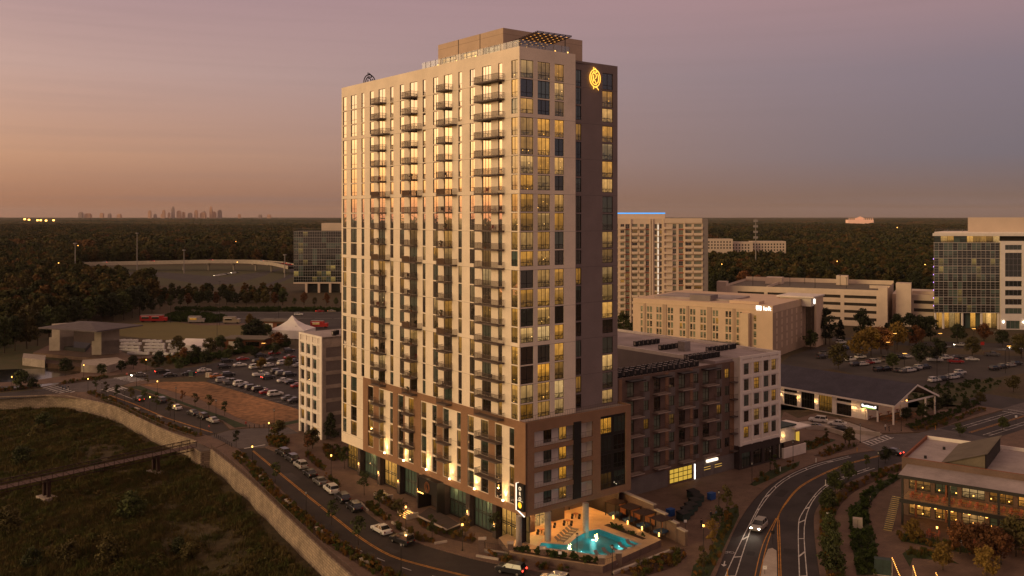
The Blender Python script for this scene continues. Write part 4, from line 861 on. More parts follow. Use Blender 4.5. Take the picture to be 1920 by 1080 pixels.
for a, b in wc:
    for z in wr: window(wing, (0, BA), 0, bb(a), z-1.25, bb(b)-bb(a), 2.4, 'grid_window', cols=(.5,), tr=(.35, .7), gmat='glass_white', t=.08, split=False)
bs = MB(); facade(bs, (X0, BA), 0, X1-X0, 0, 5.2, [(.8+i*4.0, 3.9+i*4.0, .4, 3.6) for i in range(4)], .3); bs.quad((X0, WA, 0), (X0, BA, 0), (X0, BA, 5.2), (X0, WA, 5.2)); bs.build('base_wall', 'brick_dark', wing)
for i in range(4): window(wing, (X0, BA), 0, .8+i*4, .4, 3.1, 3.2, 'base_window', depth=.2, cols=(.33, .67), tr=(.7,), gmat='glass_dark', t=.1, split=False)
for k in range(5): balcony(wing, (W1-2.3, WA), 0, 0, WROWS[k]-3.2, 2.0, dep=1.2, slabm='slab_dark', sp=.4)
# roofs
rf = MB(); rf.box(W0, 61, WA+.36, 17, 22.7, WT-.25); rf.box(61.001, X1-.4, WA+.37, 61.6, 23, BTZ-.6); rf.build('roof', 'roof_white', wing)
low = MB(); low.box(W0, 60.9, 17.01, 62, 15, 18.5); low.build('deck', 'roof_grey', wing)
par = MB(); par.box(X0, X1-.003, BA+.003, BA+.36, BTZ-.7, BTZ-.02); par.box(X1-.4, X1-.004, BA+.36, 62, BTZ-.7, BTZ-.01); par.box(61, X1-.4, 61.6, 62, BTZ-.7, BTZ-.015); par.box(60.7, 60.995, 17.3, 61.9, 18.4, BTZ-.35); par.box(W0, 61.0, 16.7, 17.0, 18.4, WT+.05); par.build('parapet', 'white_soft', wing)
MB().box(60.62, 60.69, 17.3, 61.9, 18.5, 23.4).build('court_wall', 'far_grey', wing)
cond = MB(); cond.box(-.5, .5, -.45, .45, .15, 1.15); cond.box(-.42, .42, -.37, .37, 0, .15); cond.cyl(0, 0, 1.15, 1.22, .4, .36, 10, 1); cond.cyl(0, 0, 1.22, 1.26, .14, n=6, m=0); cond.box(-.505, -.5, -.3, .3, .3, 1.0, 1); CM = cond.mesh('condenser', ['mech', 'mech_light'])
def conds(b0, b1, n, a, z):
    for i in range(n): link('condenser', CM, wing, (b0+(b1-b0)*i/(n-1)+random.uniform(-.12, .12), a+random.uniform(-.15, .15), z), random.uniform(-.08, .08))
for a, b1, n in ((10.7, 56, 20), (12.3, 56.6, 20), (13.9, 57, 20)): conds(25.5, b1, n, a, 23.16)
conds(57, 66, 8, 13.2, 23.92); conds(57.6, 66.4, 8, 14.6, 23.92); conds(70, 79, 7, 19, 23.92); conds(64, 71, 6, 28, 23.92); conds(64, 71.5, 6, 36, 23.92); conds(63, 71, 6, 52, 23.92)
hv_ = MB()
for b, a, w, d, h in ((63, 44, 2.4, 4, 1.9), (66.5, 23, 2, 2, 2.2), (74, 30, 1.4, 1.4, .5), (30, 24, 4, 5, 2.2)): hv_.box(b, b+w, a, a+d, 23.92 if b > 60 else 18.52, (23.92 if b > 60 else 18.52)+h)
for b, a, w, d, h in ((63, 44, 2.4, 4, 1.9), (66.5, 23, 2, 2, 2.2), (30, 24, 4, 5, 2.2)):
    MB().box(b, b+w, a, a+d, 23.92 if b > 60 else 18.52, (23.92 if b > 60 else 18.52)+h).build('roof_unit', 'mech_light' if b > 60 else 'mech', wing)

# ------------------------------------------------------------------ white corner block left of the tower
cb = thing('corner_block', 'narrow white gridded apartment block with a dark panelled side, left of the tower', 'building', (P0.x, P0.y, 0), PHI)
CB, CA, CT = 8.0, 87.4, 25.2; CE = a_of(561.5, CB); sl_ = lambda u: CE-a_of(u, CB); CW = CE-CA
cwn = [(564.5, 571), (575.5, 582.3), (586.8, 594)]; crw = [22.7-3.37*k for k in range(7)]
co_ = [(sl_(a), sl_(b), z-2.35, z) for a, b in cwn for z in crw]
m = MB(); facade(m, (CB, CE), LA, CW, 0, CT, co_, .3)
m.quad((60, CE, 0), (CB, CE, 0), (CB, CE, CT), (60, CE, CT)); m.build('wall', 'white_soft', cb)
g = MB()
for a, b in ((561.5, 564), (571.6, 575), (582.8, 586.3), (594.6, 596.6), (601.5, 604.2)): g.box(CB-.18, CB-.003, CE-sl_(b), CE-sl_(a), 0, CT+.1)
for k in range(8): z = crw[0]+.35-3.37*k; g.box(CB-.175, CB-.002, CA+.003, CE-.003, z-.02, z+.42)
g.box(CB-.17, CB-.001, CA+.004, CE-.004, CT-.4, CT+.15); g.build('white_grid', 'white_trim', cb)
for a, b in cwn:
    for z in crw: window(cb, (CB, CE), LA, sl_(a), z-2.35, sl_(b)-sl_(a), 2.35, depth=.18, cols=(.5,), tr=(.5,), gmat='glass_white', t=.07, split=False)
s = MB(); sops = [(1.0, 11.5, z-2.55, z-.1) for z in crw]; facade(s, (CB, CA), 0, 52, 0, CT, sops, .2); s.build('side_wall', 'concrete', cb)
for k, z in enumerate(crw): MB().box(CB+1.0, CB+11.5, CA+.15, CA+.19, z-2.55, z-.1).build('brick_panel', 'brick_grey', cb)
MB().box(CB, 60, CA, CE, CT-.5, CT-.01).build('roof', 'roof_white', cb)
for i in range(6): link('condenser', CM, cb, (CB+4+i*1.3, CA+1.6+(i % 2)*1.2, CT))
# ------------------------------------------------------------------ other buildings
def box_shell(mb, w, d, h, fops=(), lops=(), depth=.3, m=0, z0=0.0):
    """front face along +x at y=0, left face at x=0; the rest plain"""
    facade(mb, (0, 0), 0, w, z0, h, list(fops), depth, m); facade(mb, (0, d), LA, d, z0, h, list(lops), depth, m)
    mb.quad((w, 0, z0), (w, d, z0), (w, d, h), (w, 0, h), m); mb.quad((w, d, z0), (0, d, z0), (0, d, h), (w, d, h), m); mb.quad((0, 0, h), (w, 0, h), (w, d, h), (0, d, h), m)
# --- hotel
C0 = G(1448.8, 672); Lh = Vector((51.2, 386.7, 0)); dv = (C0-Lh); hang = math.atan2(dv.y, dv.x); HL = dv.length
hotel = thing('hotel', 'tan six-storey hotel with paired green-tinted windows and a lit rooftop sign', 'hotel', (Lh.x, Lh.y, 0), hang)
def hs(u):     # distance along the hotel front under photo column u
    k = (u-960)/F; return (k*Lh.y-Lh.x)/(math.cos(hang)-k*math.sin(hang))
zh = lambda x: 1140+x/3.724
hrow = [17.2-3.0*k for k in range(5)]; hp = [(228, 242), (272, 308), (338, 374), (417, 455), (500, 540), (573, 610), (645, 684), (731, 770), (820, 861), (897, 937)]
hw = []
for x0, x1 in hp:
    s0, s1 = hs(zh(x0)), hs(zh(x1)); half = (s1-s0-.3)/2
    for z in hrow:
        if x1-x0 < 20: hw.append((s0, z, s1-s0))
        else: hw += [(s0, z, half), (s0+half+.3, z, half)]
sx0, sx1 = hs(zh(1016)), hs(zh(1036))
for k in range(5): hw.append((sx0, 16.2-3.1*k, sx1-sx0))
m = MB(); box_shell(m, HL, 50, 20.3, [(s, s+w, z-2.4, z) for s, z, w in hw], [], .15); m.build('wall', 'hotel_wall', hotel)
for s, z, w in hw: window(hotel, (0, 0), 0, s, z-2.4, w, 2.4, cols=(), tr=(.3,), gmat='glass_far', fmat='hotel_cream', t=.07, split=False)
for i in range(len(hp)-1):
    a, b = hs(zh(hp[i][1]))+.5, hs(zh(hp[i+1][0]))-.5
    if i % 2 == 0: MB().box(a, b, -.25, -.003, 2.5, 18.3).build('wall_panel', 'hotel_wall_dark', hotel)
MB().box(-.1, HL*.92, -.2, -.002, 18.35, 18.6).build('cornice', 'hotel_cream', hotel)
q0, q1 = hs(zh(938)), hs(zh(995)); MB().box(q0, q1, -2.5, -.004, 0, 17.0).build('stair_tower', 'hotel_cream', hotel)
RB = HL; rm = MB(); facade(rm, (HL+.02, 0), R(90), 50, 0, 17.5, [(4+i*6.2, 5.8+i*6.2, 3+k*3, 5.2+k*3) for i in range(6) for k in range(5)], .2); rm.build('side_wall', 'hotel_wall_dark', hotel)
for i in range(6):
    for k in range(5): window(hotel, (HL+.02, 0), R(90), 4+i*6.2, 3+k*3, 1.8, 2.2, 'side_window', cols=(.5,), tr=(), gmat='glass_far', t=.1, split=False)
MB().box(HL-9, HL+4, 36, 50, 17.3, 20.9).box(HL-10, HL+5.4, 34.5, 51, 20.92, 21.5).build('roof_slab', 'white_soft', hotel)
MB().box(HL+.05, HL+5, 40, 50, 0, 20.9).build('end_tower', 'hotel_wall', hotel)
MB().box(HL+.6, HL+4.2, 39.9, 39.98, 2, 19).build('stair_glazing', 'glass_far', hotel)
MB().box(6, 40, 8, 30, 20.32, 21.0).build('roof', 'roof_white', hotel); MB().box(24, 33, 4, 12, 20.33, 22.6).build('roof_unit', 'far_grey', hotel); MB().box(42, 54, 1.5, 8, 20.33, 21.4).build('roof_house', 'hotel_wall', hotel)
sgx = hs(1432); t = link('sign', text_mesh('loft', 2.3, .05, ('sign_white',)), hotel, (sgx+1.4, -.12, 18.2+.85)); t.rotation_euler = (R(90), 0, 0)
MB().box(sgx-3.0, sgx-.9, -.14, -.05, 18.25, 20.0).build('sign_block', 'sign_white', hotel)
t = link('sign', text_mesh('a', 2.2, .02, ('hotel_wall',)), hotel, (sgx-1.9, -.16, 19.1)); t.rotation_euler = (R(90), 0, 0)
MB().box(HL+1.4, HL+4.6, 39.7, 39.9, 18.2, 20.2).build('sign_block', 'sign_white', hotel)
carp = MB(); c0 = hs(zh(560)); c1 = hs(zh(938))
carp.prism([(c0, -9), (c1, -9), (c1, -.3), (c0, -.3)], 3.2, 3.5, 0); carp.quad((c0-.5, -9.5, 3.5), (c1+.5, -9.5, 3.5), (c1-1, -4.5, 5.6), (c0+4, -4.5, 5.6), 1); carp.quad((c1+.5, -.2, 3.5), (c0-.5, -.2, 3.5), (c0+4, -4.5, 5.6), (c1-1, -4.5, 5.6), 1); carp.poly([(c0-.5, -9.5, 3.5), (c0+4, -4.5, 5.6), (c0-.5, -.2, 3.5)], 1)
carp.build('porte_cochere', ['hotel_cream', 'roof_grey'], hotel)
# --- parking garage behind the hotel
C1 = G(1661.5, 614); L1 = Vector((112, 486, 0)); dv = C1-L1; ga = math.atan2(dv.y, dv.x); GL = dv.length
gar = thing('parking_garage', 'long pale four-level parking garage with dark open slots, behind the hotel', 'garage', (L1.x, L1.y, 0), ga)
def gsl(u):
    k = (u-960)/F; return (k*L1.y-L1.x)/(math.cos(ga)-k*math.sin(ga))
zg = lambda x: 1320+x/4.174
slots = [(262, 470), (497, 757), (785, 1068), (1097, 1350)]; gz_ = [15.3, 11.6, 7.9, 4.2]
gops = [(gsl(zg(a)), gsl(zg(b)), z-1.5, z) for a, b in slots for z in gz_]
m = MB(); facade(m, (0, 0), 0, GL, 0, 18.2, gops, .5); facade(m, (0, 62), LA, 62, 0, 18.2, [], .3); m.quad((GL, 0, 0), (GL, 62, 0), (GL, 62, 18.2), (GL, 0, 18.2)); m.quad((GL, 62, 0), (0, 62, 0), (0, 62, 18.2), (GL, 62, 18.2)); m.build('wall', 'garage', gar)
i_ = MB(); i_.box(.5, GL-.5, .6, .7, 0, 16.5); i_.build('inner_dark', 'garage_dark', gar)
MB().box(.01, GL-.01, .4, 61.6, 16.6, 16.9).build('roof_deck', 'roof_tan', gar)
p_ = MB(); p_.box(-.2, GL, 61.7, 62.1, 16, 19.2); p_.box(22, 22.4, 5, 40, 16.9, 18.2); p_.box(GL-10, GL, 30, 30.4, 16.9, 18.5); p_.build('parapet', 'garage', gar)
MB().box(-3, 2, -.5, 5, 0, 20.2).build('stair_tower', 'garage', gar); MB().box(GL-3.6, GL+.6, -.4, 4, 0, 19.8).build('stair_tower', 'garage', gar)
MB().box(GL+4, GL+11, 8, 16, 0, 21.5).build('lift_tower', 'garage', gar); MB().box(GL+2, GL+40, 16, 55, 0, 15.5).build('rear_wing', 'garage', gar); MB().box(GL+11, GL+40, 20, 24, 15.52, 17).build('rear_parapet', 'garage', gar)
for k in range(3): MB().box(GL+12, GL+39, 15.9, 15.99, 3+k*4, 4.6+k*4).build('slot_shade_plate', 'garage_dark', gar)  # dark plates on the solid wall paint the shade of open slots
for k in range(3): window(gar, (GL+.63, .5), R(90), .5, 2+k*5, 3, 4, 'stair_window', depth=0, cols=(.5,), tr=(.5,), gmat='glass_office', split=False)
for x, y in ((12, 20), (30, 30), (45, 16), (55, 40), (60, 22), (35, 50)): lp = MB().cyl(x, y, 16.9, 22.5, .12, n=5); lp.box(x-.5, x+.5, y-.2, y+.2, 22.5, 22.7); lp.build('lamp_mast', 'mech', gar)
MB().box(15, 24, 40, 48, 16.9, 20.5).build('ramp_house', 'garage', gar); MB().box(52, 58, 48, 54, 16.9, 22).build('roof_house', 'garage', gar)
# small white annexe
an = thing('annexe', 'small white annexe with red-framed windows between the apartment slab and the garage', 'building', (95.5, 455, 0), R(-20)); MB().box(0, 15, 0, 10, 0, 14.5).build('wall', 'far_wall', an)
for x in (2.5, 9.5): window(an, (0, 0), 0, x, 8.5, 3.6, 4, depth=-.1, cols=(.5,), tr=(.5,), gmat='glass_far', fmat='red_panel', t=.3, split=False)
# --- glass office on the right
ob = thing('office_building', 'ten-storey glass office building with white frame at the right edge', 'building', (206.0, 446, 0), R(-4)); OH = 46.5; OW = 31.0
cw_ = MB(); cw_.prism([(0, 0), (OW, 0), (OW+18, 38), (20, 38)], 8.0, 42.0); cw_.build('core', 'garage_dark', ob)
nf = 9; fh = (42.0-8.0)/nf; nc = 14
pane_m = {}
def opane(parent, w, h, loc, rz_, name='pane', mat='glass_office'):
    key = (round(w, 2), round(h, 2), mat)
    if key not in pane_m: pane_m[key] = MB().box(0, w, 0, .06, 0, h).mesh('pane', [mat])
    return link(name, pane_m[key], parent, loc, rz_)
for f in range(nf):
    for c in range(nc): opane(ob, OW/nc-.14, fh-.5, (c*OW/nc+.07, -.1, 8.0+f*fh+.28), 0)
mu = MB()
for c in range(nc+1): mu.box(c*OW/nc-.06, c*OW/nc+.06, -.22, -.04, 8, 42)
for f in range(nf+1): mu.box(-.25, OW+.1, -.26, -.041, 8.0+f*fh-.16, 8.0+f*fh+.16)
for f in range(nf*3): z = 8+f*fh/3; mu.box(-.2, OW+.05, -.2, -.045, z-.04, z+.04)
mu.build('mullions', 'mullion', ob)
tp = MB(); tp.prism([(-1.2, -1.4), (OW+16, -1.4), (OW+30, 37), (18, 37)], 45.3, 46.6); tp.prism([(1, 2.2), (OW+15, 2.2), (OW+28, 36), (19, 36)], 46.61, 47.2); tp.build('roof_slab', 'white_trim', ob)
MB().prism([(.6, 1.5), (OW+15, 1.5), (OW+28, 36), (19, 36)], 42.02, 45.29).build('top_core', 'garage_dark', ob)
for c in range(10): opane(ob, 2.95, 3.1, (.7+c*3.1, 1.4, 42.1), 0, 'top_pane', 'glass_shop')
MB().prism([(18.5, 6), (OW+40, 6), (OW+46, 30), (30, 30)], 47.21, 54.3).build('plant_room', 'far_wall', ob)
for x in (0, 6, 13): MB().box(x+1, x+1.12, 1.2, 1.3, 47.2, 48.6).build('roof_rail', 'rim', ob)
MB().box(1, 17, 1.2, 1.28, 48.5, 48.62).build('roof_rail', 'rim', ob)
for x in (.2, 4, 13, 22, 30): MB().cyl(x+.6, .6, 0, 8, .55, n=10).build('column', 'white_trim', ob)
for c in range(12): opane(ob, 2.3, 7.6, (.8+c*2.5, 2.5, .2), 0, 'lobby_pane', 'glass_shop')
MB().prism([(.6, 2.6), (OW, 2.6), (OW+16, 36), (18, 36)], 0, 7.99).build('lobby_core', 'garage_dark', ob)
ow = MB(); oo = [(2.0, 10.0, 38.6, 41.0), (2, 10, 25.5, 37.2)] + [(2, 10, 20.8-k*4.4, 23.6-k*4.4) for k in range(4)] + [(15, 45, 20.8-k*4.4, 23.6-k*4.4) for k in range(4)] + [(15, 45, 25.5, 37.2)] + [(2.5, 9, .3, 4.3)]
facade(ow, (OW+.12, -1.0), 0, 60, 0, 42.9, oo, .6); ow.quad((OW+.12, 20, 0), (OW+.12, -1, 0), (OW+.12, -1, 42.9), (OW+.12, 20, 42.9)); ow.build('white_wall', 'white_trim', ob)
for a, b, z0, z1 in oo:
    nz_ = max(1, round((z1-z0)/3.0)); nx_ = max(3, round((b-a)/2))
    window(ob, (OW+.12, -1), 0, a, z0, b-a, z1-z0, depth=.5, cols=tuple((i+1)/nx_ for i in range(nx_-1)), tr=tuple((i+1)/nz_/1.0 for i in range(nz_-1)), gmat='glass_office', t=.16, split=False, fmat='rim')
for x in (OW+1.0, OW+10.5): MB().box(x, x+.5, -1.4, -1.05, 3.4, 4.0).build('entrance_lamp', 'lamp_white', ob)
lv = MB()
for f in range(7): lv.box(-.4, -.27, -.4, -.2, 11+f*3.8, 11.5+f*3.8)
lv.build('edge_lamps', 'led_purple', ob)
# --- glass office on the left, beyond the car park
LO = G(551, 549); lo_ = thing('office_building', 'dark glass office building behind trees, left of the tower', 'building', (LO.x, LO.y, 0), R(3))
s_ = F/LO.y; LW = 46.0
MB().box(0, LW, .1, 30, 7.5, 44.5).build('core', 'garage_dark', lo_)
for f in range(9):
    for c in range(14): opane(lo_, LW/14-.14, 3.6, (c*LW/14+.07, 0, 7.8+f*4.05), 0)
mu = MB()
for c in range(29): mu.box(c*LW/28-.05, c*LW/28+.05, -.14, .06, 7.5, 44.5)
for f in range(10): mu.box(-.1, LW, -.18, .061, 7.5+f*4.05-.12, 7.5+f*4.05+.12); mu.box(-.1, LW, -.15, .062, 7.5+f*4.05+2, 7.5+f*4.05+2.09)
mu.build('mullions', 'mullion', lo_)
MB().box(19, LW, 4, 26, 44.51, 50).build('plant_room', 'far_wall', lo_); MB().box(-.3, LW, -.5, 30, 6.6, 7.49).build('base_slab', 'far_wall', lo_)
for x in (8, 17, 25, 33, 41): MB().box(x, x+1.6, -.4, 1, 0, 6.59).build('column', 'far_wall', lo_)
MB().box(9, LW, 1.6, 28, 0, 6.58).build('lobby', 'glass_office', lo_)
# --- apartment slab right of the tower
TY = 470.0; tx = lambda u: (u-960)/F*TY
at = thing('apartment_tower', 'cream fifteen-storey apartment slab with stacked balconies and a blue roof light', 'building', (tx(1130), TY, 0), R(-2)); zf = lambda x: 1150+x/5.268
X = lambda x: tx(zf(x))-tx(1130)
fl = 3.18; rows_ = [50.9-fl*k for k in range(16)]
wl_ = [(30, 45), (70, 108), (118, 160), (185, 236), (262, 300), (318, 352), (404, 428), (452, 476), (582, 618), (642, 686), (706, 768), (792, 866)]
ao = [(X(a), X(b), z-2.3, z) for a, b in wl_ for z in rows_]
m = MB(); box_shell(m, X(876), 24, 53.6, ao, [], .5); m.build('wall', 'far_wall', at)
for a, b in wl_:
    w = X(b)-X(a)
    for z in rows_: window(at, (0, 0), 0, X(a), z-2.3, w, 2.3, depth=.4, cols=((.5,) if w < 4 else (.33, .67)), tr=(.4,), gmat='glass_far', t=.12, split=False, fmat='far_grey')
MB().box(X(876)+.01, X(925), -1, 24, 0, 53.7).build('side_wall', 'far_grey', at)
MB().box(X(484), X(870), -.6, -.003, 51.4, 53.9).build('cornice', 'far_wall', at); MB().box(0, X(518), 4, 20, 53.62, 56.6).build('plant_room', 'far_wall', at); MB().box(0, X(518), 3.8, 3.98, 56.2, 56.75).build('roof_light', 'led_blue', at)
MB().box(X(428), X(448), -.5, -.004, 4, 51.5).build('light_fin', 'sign_white' if False else 'white_trim', at)
fin = MB()
for k in range(15): fin.box(X(434), X(443), -.56, -.51, 50.5-fl*k-2.4, 50.5-fl*k)
fin.build('fin_lamps', 'fin_glow', at)
for a in (160, 352, 376, 486, 690): MB().box(X(a), X(a+14), -.7, -.005, 0, 53.5).build('pier', 'far_wall', at)
for a, b in ((62, 116), (180, 240), (248, 304), (500, 574), (700, 774), (782, 872)):
    for i, z in enumerate(rows_[:15]):
        bo_ = MB
        key = ('bal', round(X(b)-X(a), 1))
        if key not in pane_m: q = MB(); w = X(b)-X(a); q.box(0, w, -1.6, -.01, -.25, 0); q.box(0, w, -1.6, -1.5, 0, .95); q.box(0, .1, -1.5, -.02, 0, .95); pane_m[key] = q.mesh('balcony', ['far_wall'])
        link('balcony', pane_m[key], at, (X(a), 0, z-2.35))
for a, b in ((118, 162), (318, 354), (640, 688)):
    for z in rows_[:15]:
        key = ('red', round(X(b)-X(a), 1))
        if key not in pane_m: pane_m[key] = MB().box(0, X(b)-X(a), -.12, -.01, -.75, -.15).mesh('red_panel', ['red_panel'])
        link('red_panel', pane_m[key], at, (X(a), 0, z-2.3))
# --- long gabled market hall
SH = L(G(1675.6, 797.8)); hall = thing('market_hall', 'long white gabled hall with slate-blue shingle roof and wall lamps', 'building', (*W(SH[0], SH[1])[:2], 0), PHI)
EA, HW, HLN = 5.45, 22.0, 62.0; RZ = 9.6
zq = lambda x: 1460+x/6.4
def hall_s(u):
    return a_of(u, SH[0])-SH[1]             # distance back along the long wall
bays_ = [(62, 220, True), (268, 430, False), (480, 640, False), (693, 872, True)]
hops = []
for a, b, sp_ in bays_:
    s1, s0 = HLN-hall_s(zq(a)), HLN-hall_s(zq(b)); s0, s1 = min(s0, s1), max(s0, s1)
    hops += [(s0, s1, 3.9, 5.0), (s0, s1, .2, 3.3)] if sp_ else [(s0, s1, .2, 5.0)]
for k in range(3): hops.append((3+k*9, 9+k*9, .2, 5.0))
oS = HLN-hall_s(zq(1040)); m = MB(); facade(m, (0, HLN), LA, oS, 0, EA, hops, .35)
m.quad((0, HLN-oS, 0), (HW, HLN-oS, 0), (HW, HLN-oS, EA), (0, HLN-oS, EA)); m.poly([(0, HLN-oS, EA), (HW, HLN-oS, EA), (HW/2, HLN-oS, RZ-.2)])
m.quad((HW, HLN-oS, 0), (HW, HLN, 0), (HW, HLN, EA), (HW, HLN-oS, EA)); m.build('wall', 'white_trim', hall)
for a, b, z0, z1 in hops: window(hall, (0, HLN), LA, a, z0, b-a, z1-z0, depth=.25, cols=tuple(i/5 for i in range(1, 5)), tr=(.5,) if z1-z0 > 2 else (), gmat='glass_hall', t=.1, split=False)
r = MB(); ov = .6
r.quad((-ov, -ov, EA-.15), (HW/2, -ov, RZ), (HW/2, HLN, RZ), (-ov, HLN, EA-.15)); r.quad((HW/2, -ov, RZ), (HW+ov, -ov, EA-.15), (HW+ov, HLN, EA-.15), (HW/2, HLN, RZ))
r.quad((-ov, -ov, EA-.35), (-ov, HLN, EA-.35), (HW/2, HLN, RZ-.25), (HW/2, -ov, RZ-.25)); r.quad((HW/2, -ov, RZ-.25), (HW/2, HLN, RZ-.25), (HW+ov, HLN, EA-.35), (HW+ov, -ov, EA-.35)); r.build('roof', 'roof_shingle', hall)
ga_ = MB(); ga_.prism([(0, 0), (1, 0), (1, 1), (0, 1)], 0, .001) if False else None
ga_.quad((-ov-.1, -ov-.05, EA-.65), (HW/2, -ov-.05, RZ-.45), (HW/2, -ov-.05, RZ+.05), (-ov-.1, -ov-.05, EA-.1)); ga_.quad((HW/2, -ov-.05, RZ-.45), (HW+ov+.1, -ov-.05, EA-.65), (HW+ov+.1, -ov-.05, EA-.1), (HW/2, -ov-.05, RZ+.05)); ga_.box(-ov-.15, -ov, -ov, HLN, EA-.6, EA-.12); ga_.build('fascia', 'white_trim', hall)
for x, y in ((0, 0), (HW-.35, 0), (HW*.5, HLN-oS-4), (0, (HLN-oS)*.55), (HW*.75, 0), (0, HLN-oS-.6)): MB().box(x, x+.35, y, y+.35, 0, EA-.4).build('post', 'white_trim', hall)
MB().box(.1, HW-.1, .2, .4, EA-.5, EA-.05).build('tie_beam', 'white_trim', hall)
pat = MB()
for i in range(12): pat.box(1.5+1.7*i, 2.5+1.7*i, 1+(i*37 % 7), 2+(i*37 % 7), .14, .9)
for i in range(12):
    tb = MB(); x, y = 1.5+(i % 4)*4.6, 1.2+(i//4)*3.2; tb.box(x, x+1.6, y, y+.8, .82, .88); tb.box(x+.1, x+1.5, y-.7, y-.3, .5, .56); tb.box(x+.1, x+1.5, y+1.1, y+1.5, .5, .56); tb.box(x+.7, x+.9, y+.3, y+.5, .13, .82); tb.build('picnic_table', 'wood_orange', hall)
sgp = MB().box(-.3, -.1, 4.2, 9.2, 3.2, 4.5); so = sgp.build('sign_board', 'black_metal', hall)
lt_ = MB(); yy = 8.9
for w_, h_ in ((.42, .9), (.3, .55), (.34, .6), (.2, .8), (.5, .7), (.36, .62), (.44, .66), (.3, .5), (.4, .85)): lt_.box(-.33, -.305, yy-w_, yy, 3.62, 3.62+h_*.75); yy -= w_+.11
lt_.build('sign_lettering', 'sign_white', so)
MB().box(-.33, -.31, 5.0, 8.4, 3.38, 3.5).build('sign_underline', 'sign_green', so)
ls = MB().box(-.1, .3, .6, HLN-oS, 4.6, EA-.6); ls.build('lattice', 'railing', hall)
for x in (232, 448, 905, 1018, 20):
    s = hall_s(zq(x)); MB().cyl(-.25, s, 2.5, 3.1, .1, n=6).build('wall_lamp', 'lamp_warm', hall); lamp_light('wall_lamp_light', 'POINT', (-.5, s, 2.8), 50, (1, .62, .26), .1, hall)
for x, y in ((5, 3), (9, 8), (14, 4), (18, 7)):
    MB().box(x, x+.25, y, y+.25, 4.0, 4.3).build('pendant', 'lamp_warm', hall); lamp_light('pendant_light', 'POINT', (x, y, 3.8), 60, (1, .45, .16), .2, hall)
# --- kiosk with green canopy by the white block
kp = W(X1+.5, 14); ki = thing('cafe_kiosk', 'low white kiosk with green roof edge and two lamps beside the white gridded block', 'kiosk', (kp.x, kp.y, 0), PHI)
MB().box(0, 14, 0, 16, 0, 4.6).build('wall', 'white_trim', ki); MB().box(-.2, 14.3, -.3, 16, 4.61, 4.95).build('roof', 'bin_green', ki); MB().box(13, 19, -1.2, 6, 3.9, 4.2).build('canopy', 'white_trim', ki)
MB().box(3.2, 7.2, -.08, -.01, 3.3, 3.8).build('sign', 'bin_green', ki); MB().box(14.1, 15.3, -.4, -.2, .3, 3).build('drive_window', 'glow_yellow', ki); MB().box(14.1, 15.3, -.5, -.41, .2, .5).build('door_lamp', 'green_lamp', ki)
for x in (2, 9): MB().box(x, x+.3, -.3, -.05, 2.6, 3.0).build('wall_lamp', 'lamp_warm', ki); lamp_light('kiosk_light', 'POINT', (x+.15, -.6, 2.8), 60, (1, .66, .3), .12, ki)
MB().box(.5, 9, -6.5, -3, 0, 2.4).build('planter', 'white_soft', ki); MB().box(.8, 8.7, -6.2, -3.3, 2.4, 2.55).build('planter_soil', 'mulch', ki)
# --- restaurant on the right: brick block, monitor roofs, two-storey veranda
ra = math.atan2(-11.3, 15.6); ro_ = Vector((68.9, 162.0)); rest = thing('restaurant', 'brick restaurant with white roof, sloping roof monitors and a two-storey lantern-lit veranda', 'restaurant', (ro_.x, ro_.y, 0), ra); RW = 46.0
VD = 6.2; RH = 10.6
m = MB(); facade(m, (-1.2, VD), 0, RW, 0, RH, [(1.2+i*4.4, 4.9+i*4.4, .4, 3.9) for i in range(10)]+[(1.2+i*4.4, 4.9+i*4.4, 5.0, 8.5) for i in range(10)], .3); m.quad((-1.2, VD+20.5, 0), (-1.2, VD, 0), (-1.2, VD, RH), (-1.2, VD+20.5, RH)); m.quad((RW, VD+20.5, 0), (-1.2, VD+20.5, 0), (-1.2, VD+20.5, RH), (RW, VD+20.5, RH)); m.build('wall', 'brick_brown', rest)
for i in range(10):
    for z in (.4, 5.0): window(rest, (-1.2, VD), 0, 1.2+i*4.4, z, 3.7, 3.5, depth=.2, cols=(.33, .67), tr=(.3, .65), gmat='glass_rest', t=.12, split=False)
MB().box(-.9, RW, VD+.35, VD+20.2, 9.6, 10.0).build('roof', 'roof_white', rest)
pm = MB(); pm.box(-1.2, RW, VD+.003, VD+.34, 9.9, RH+.02); pm.box(-1.2, -.9, VD+.34, VD+20.5, 9.9, RH+.01); pm.box(-.9, RW, VD+20.2, VD+20.5, 9.9, RH+.015); pm.build('parapet', 'brick_red', rest)
MB().box(-.9, RW, VD+20.0, VD+20.19, 10.0, RH+.05).build('coping', 'white_trim', rest)
for x in (5.1, 18.6):
    q = MB(); w, h = 7.6, 2.8
    A_ = [(x, VD+1.2), (x+w, VD+1.2), (x+w, VD+18.5), (x, VD+18.5)]
    lo2, hi2 = 10.2, 10.2+h
    q.quad((x, VD+1.2, lo2), (x+w, VD+1.2, hi2), (x+w, VD+18.5, hi2), (x, VD+18.5, lo2), 1); q.poly([(x, VD+1.5, 9.98), (x+w-.4, VD+1.5, 9.98), (x+w-.4, VD+1.5, hi2-.2), (x, VD+1.5, lo2-.05)], 0); q.quad((x+w-.3, VD+1.4, 9.98), (x+w-.3, VD+18.3, 9.98), (x+w-.3, VD+18.3, hi2-.1), (x+w-.3, VD+1.4, hi2-.1), 2); q.quad((x, VD+1.2, lo2-.15), (x, VD+18.5, lo2-.15), (x+w, VD+18.5, hi2-.15), (x+w, VD+1.2, hi2-.15), 0)
    q.poly([(x+w-.4, VD+18.3, 9.98), (x, VD+18.3, 9.98), (x, VD+18.3, lo2), (x+w-.4, VD+18.3, hi2-.2)], 0); q.build('roof_monitor', ['roof_tan', 'roof_tan', 'garage_dark'], rest)
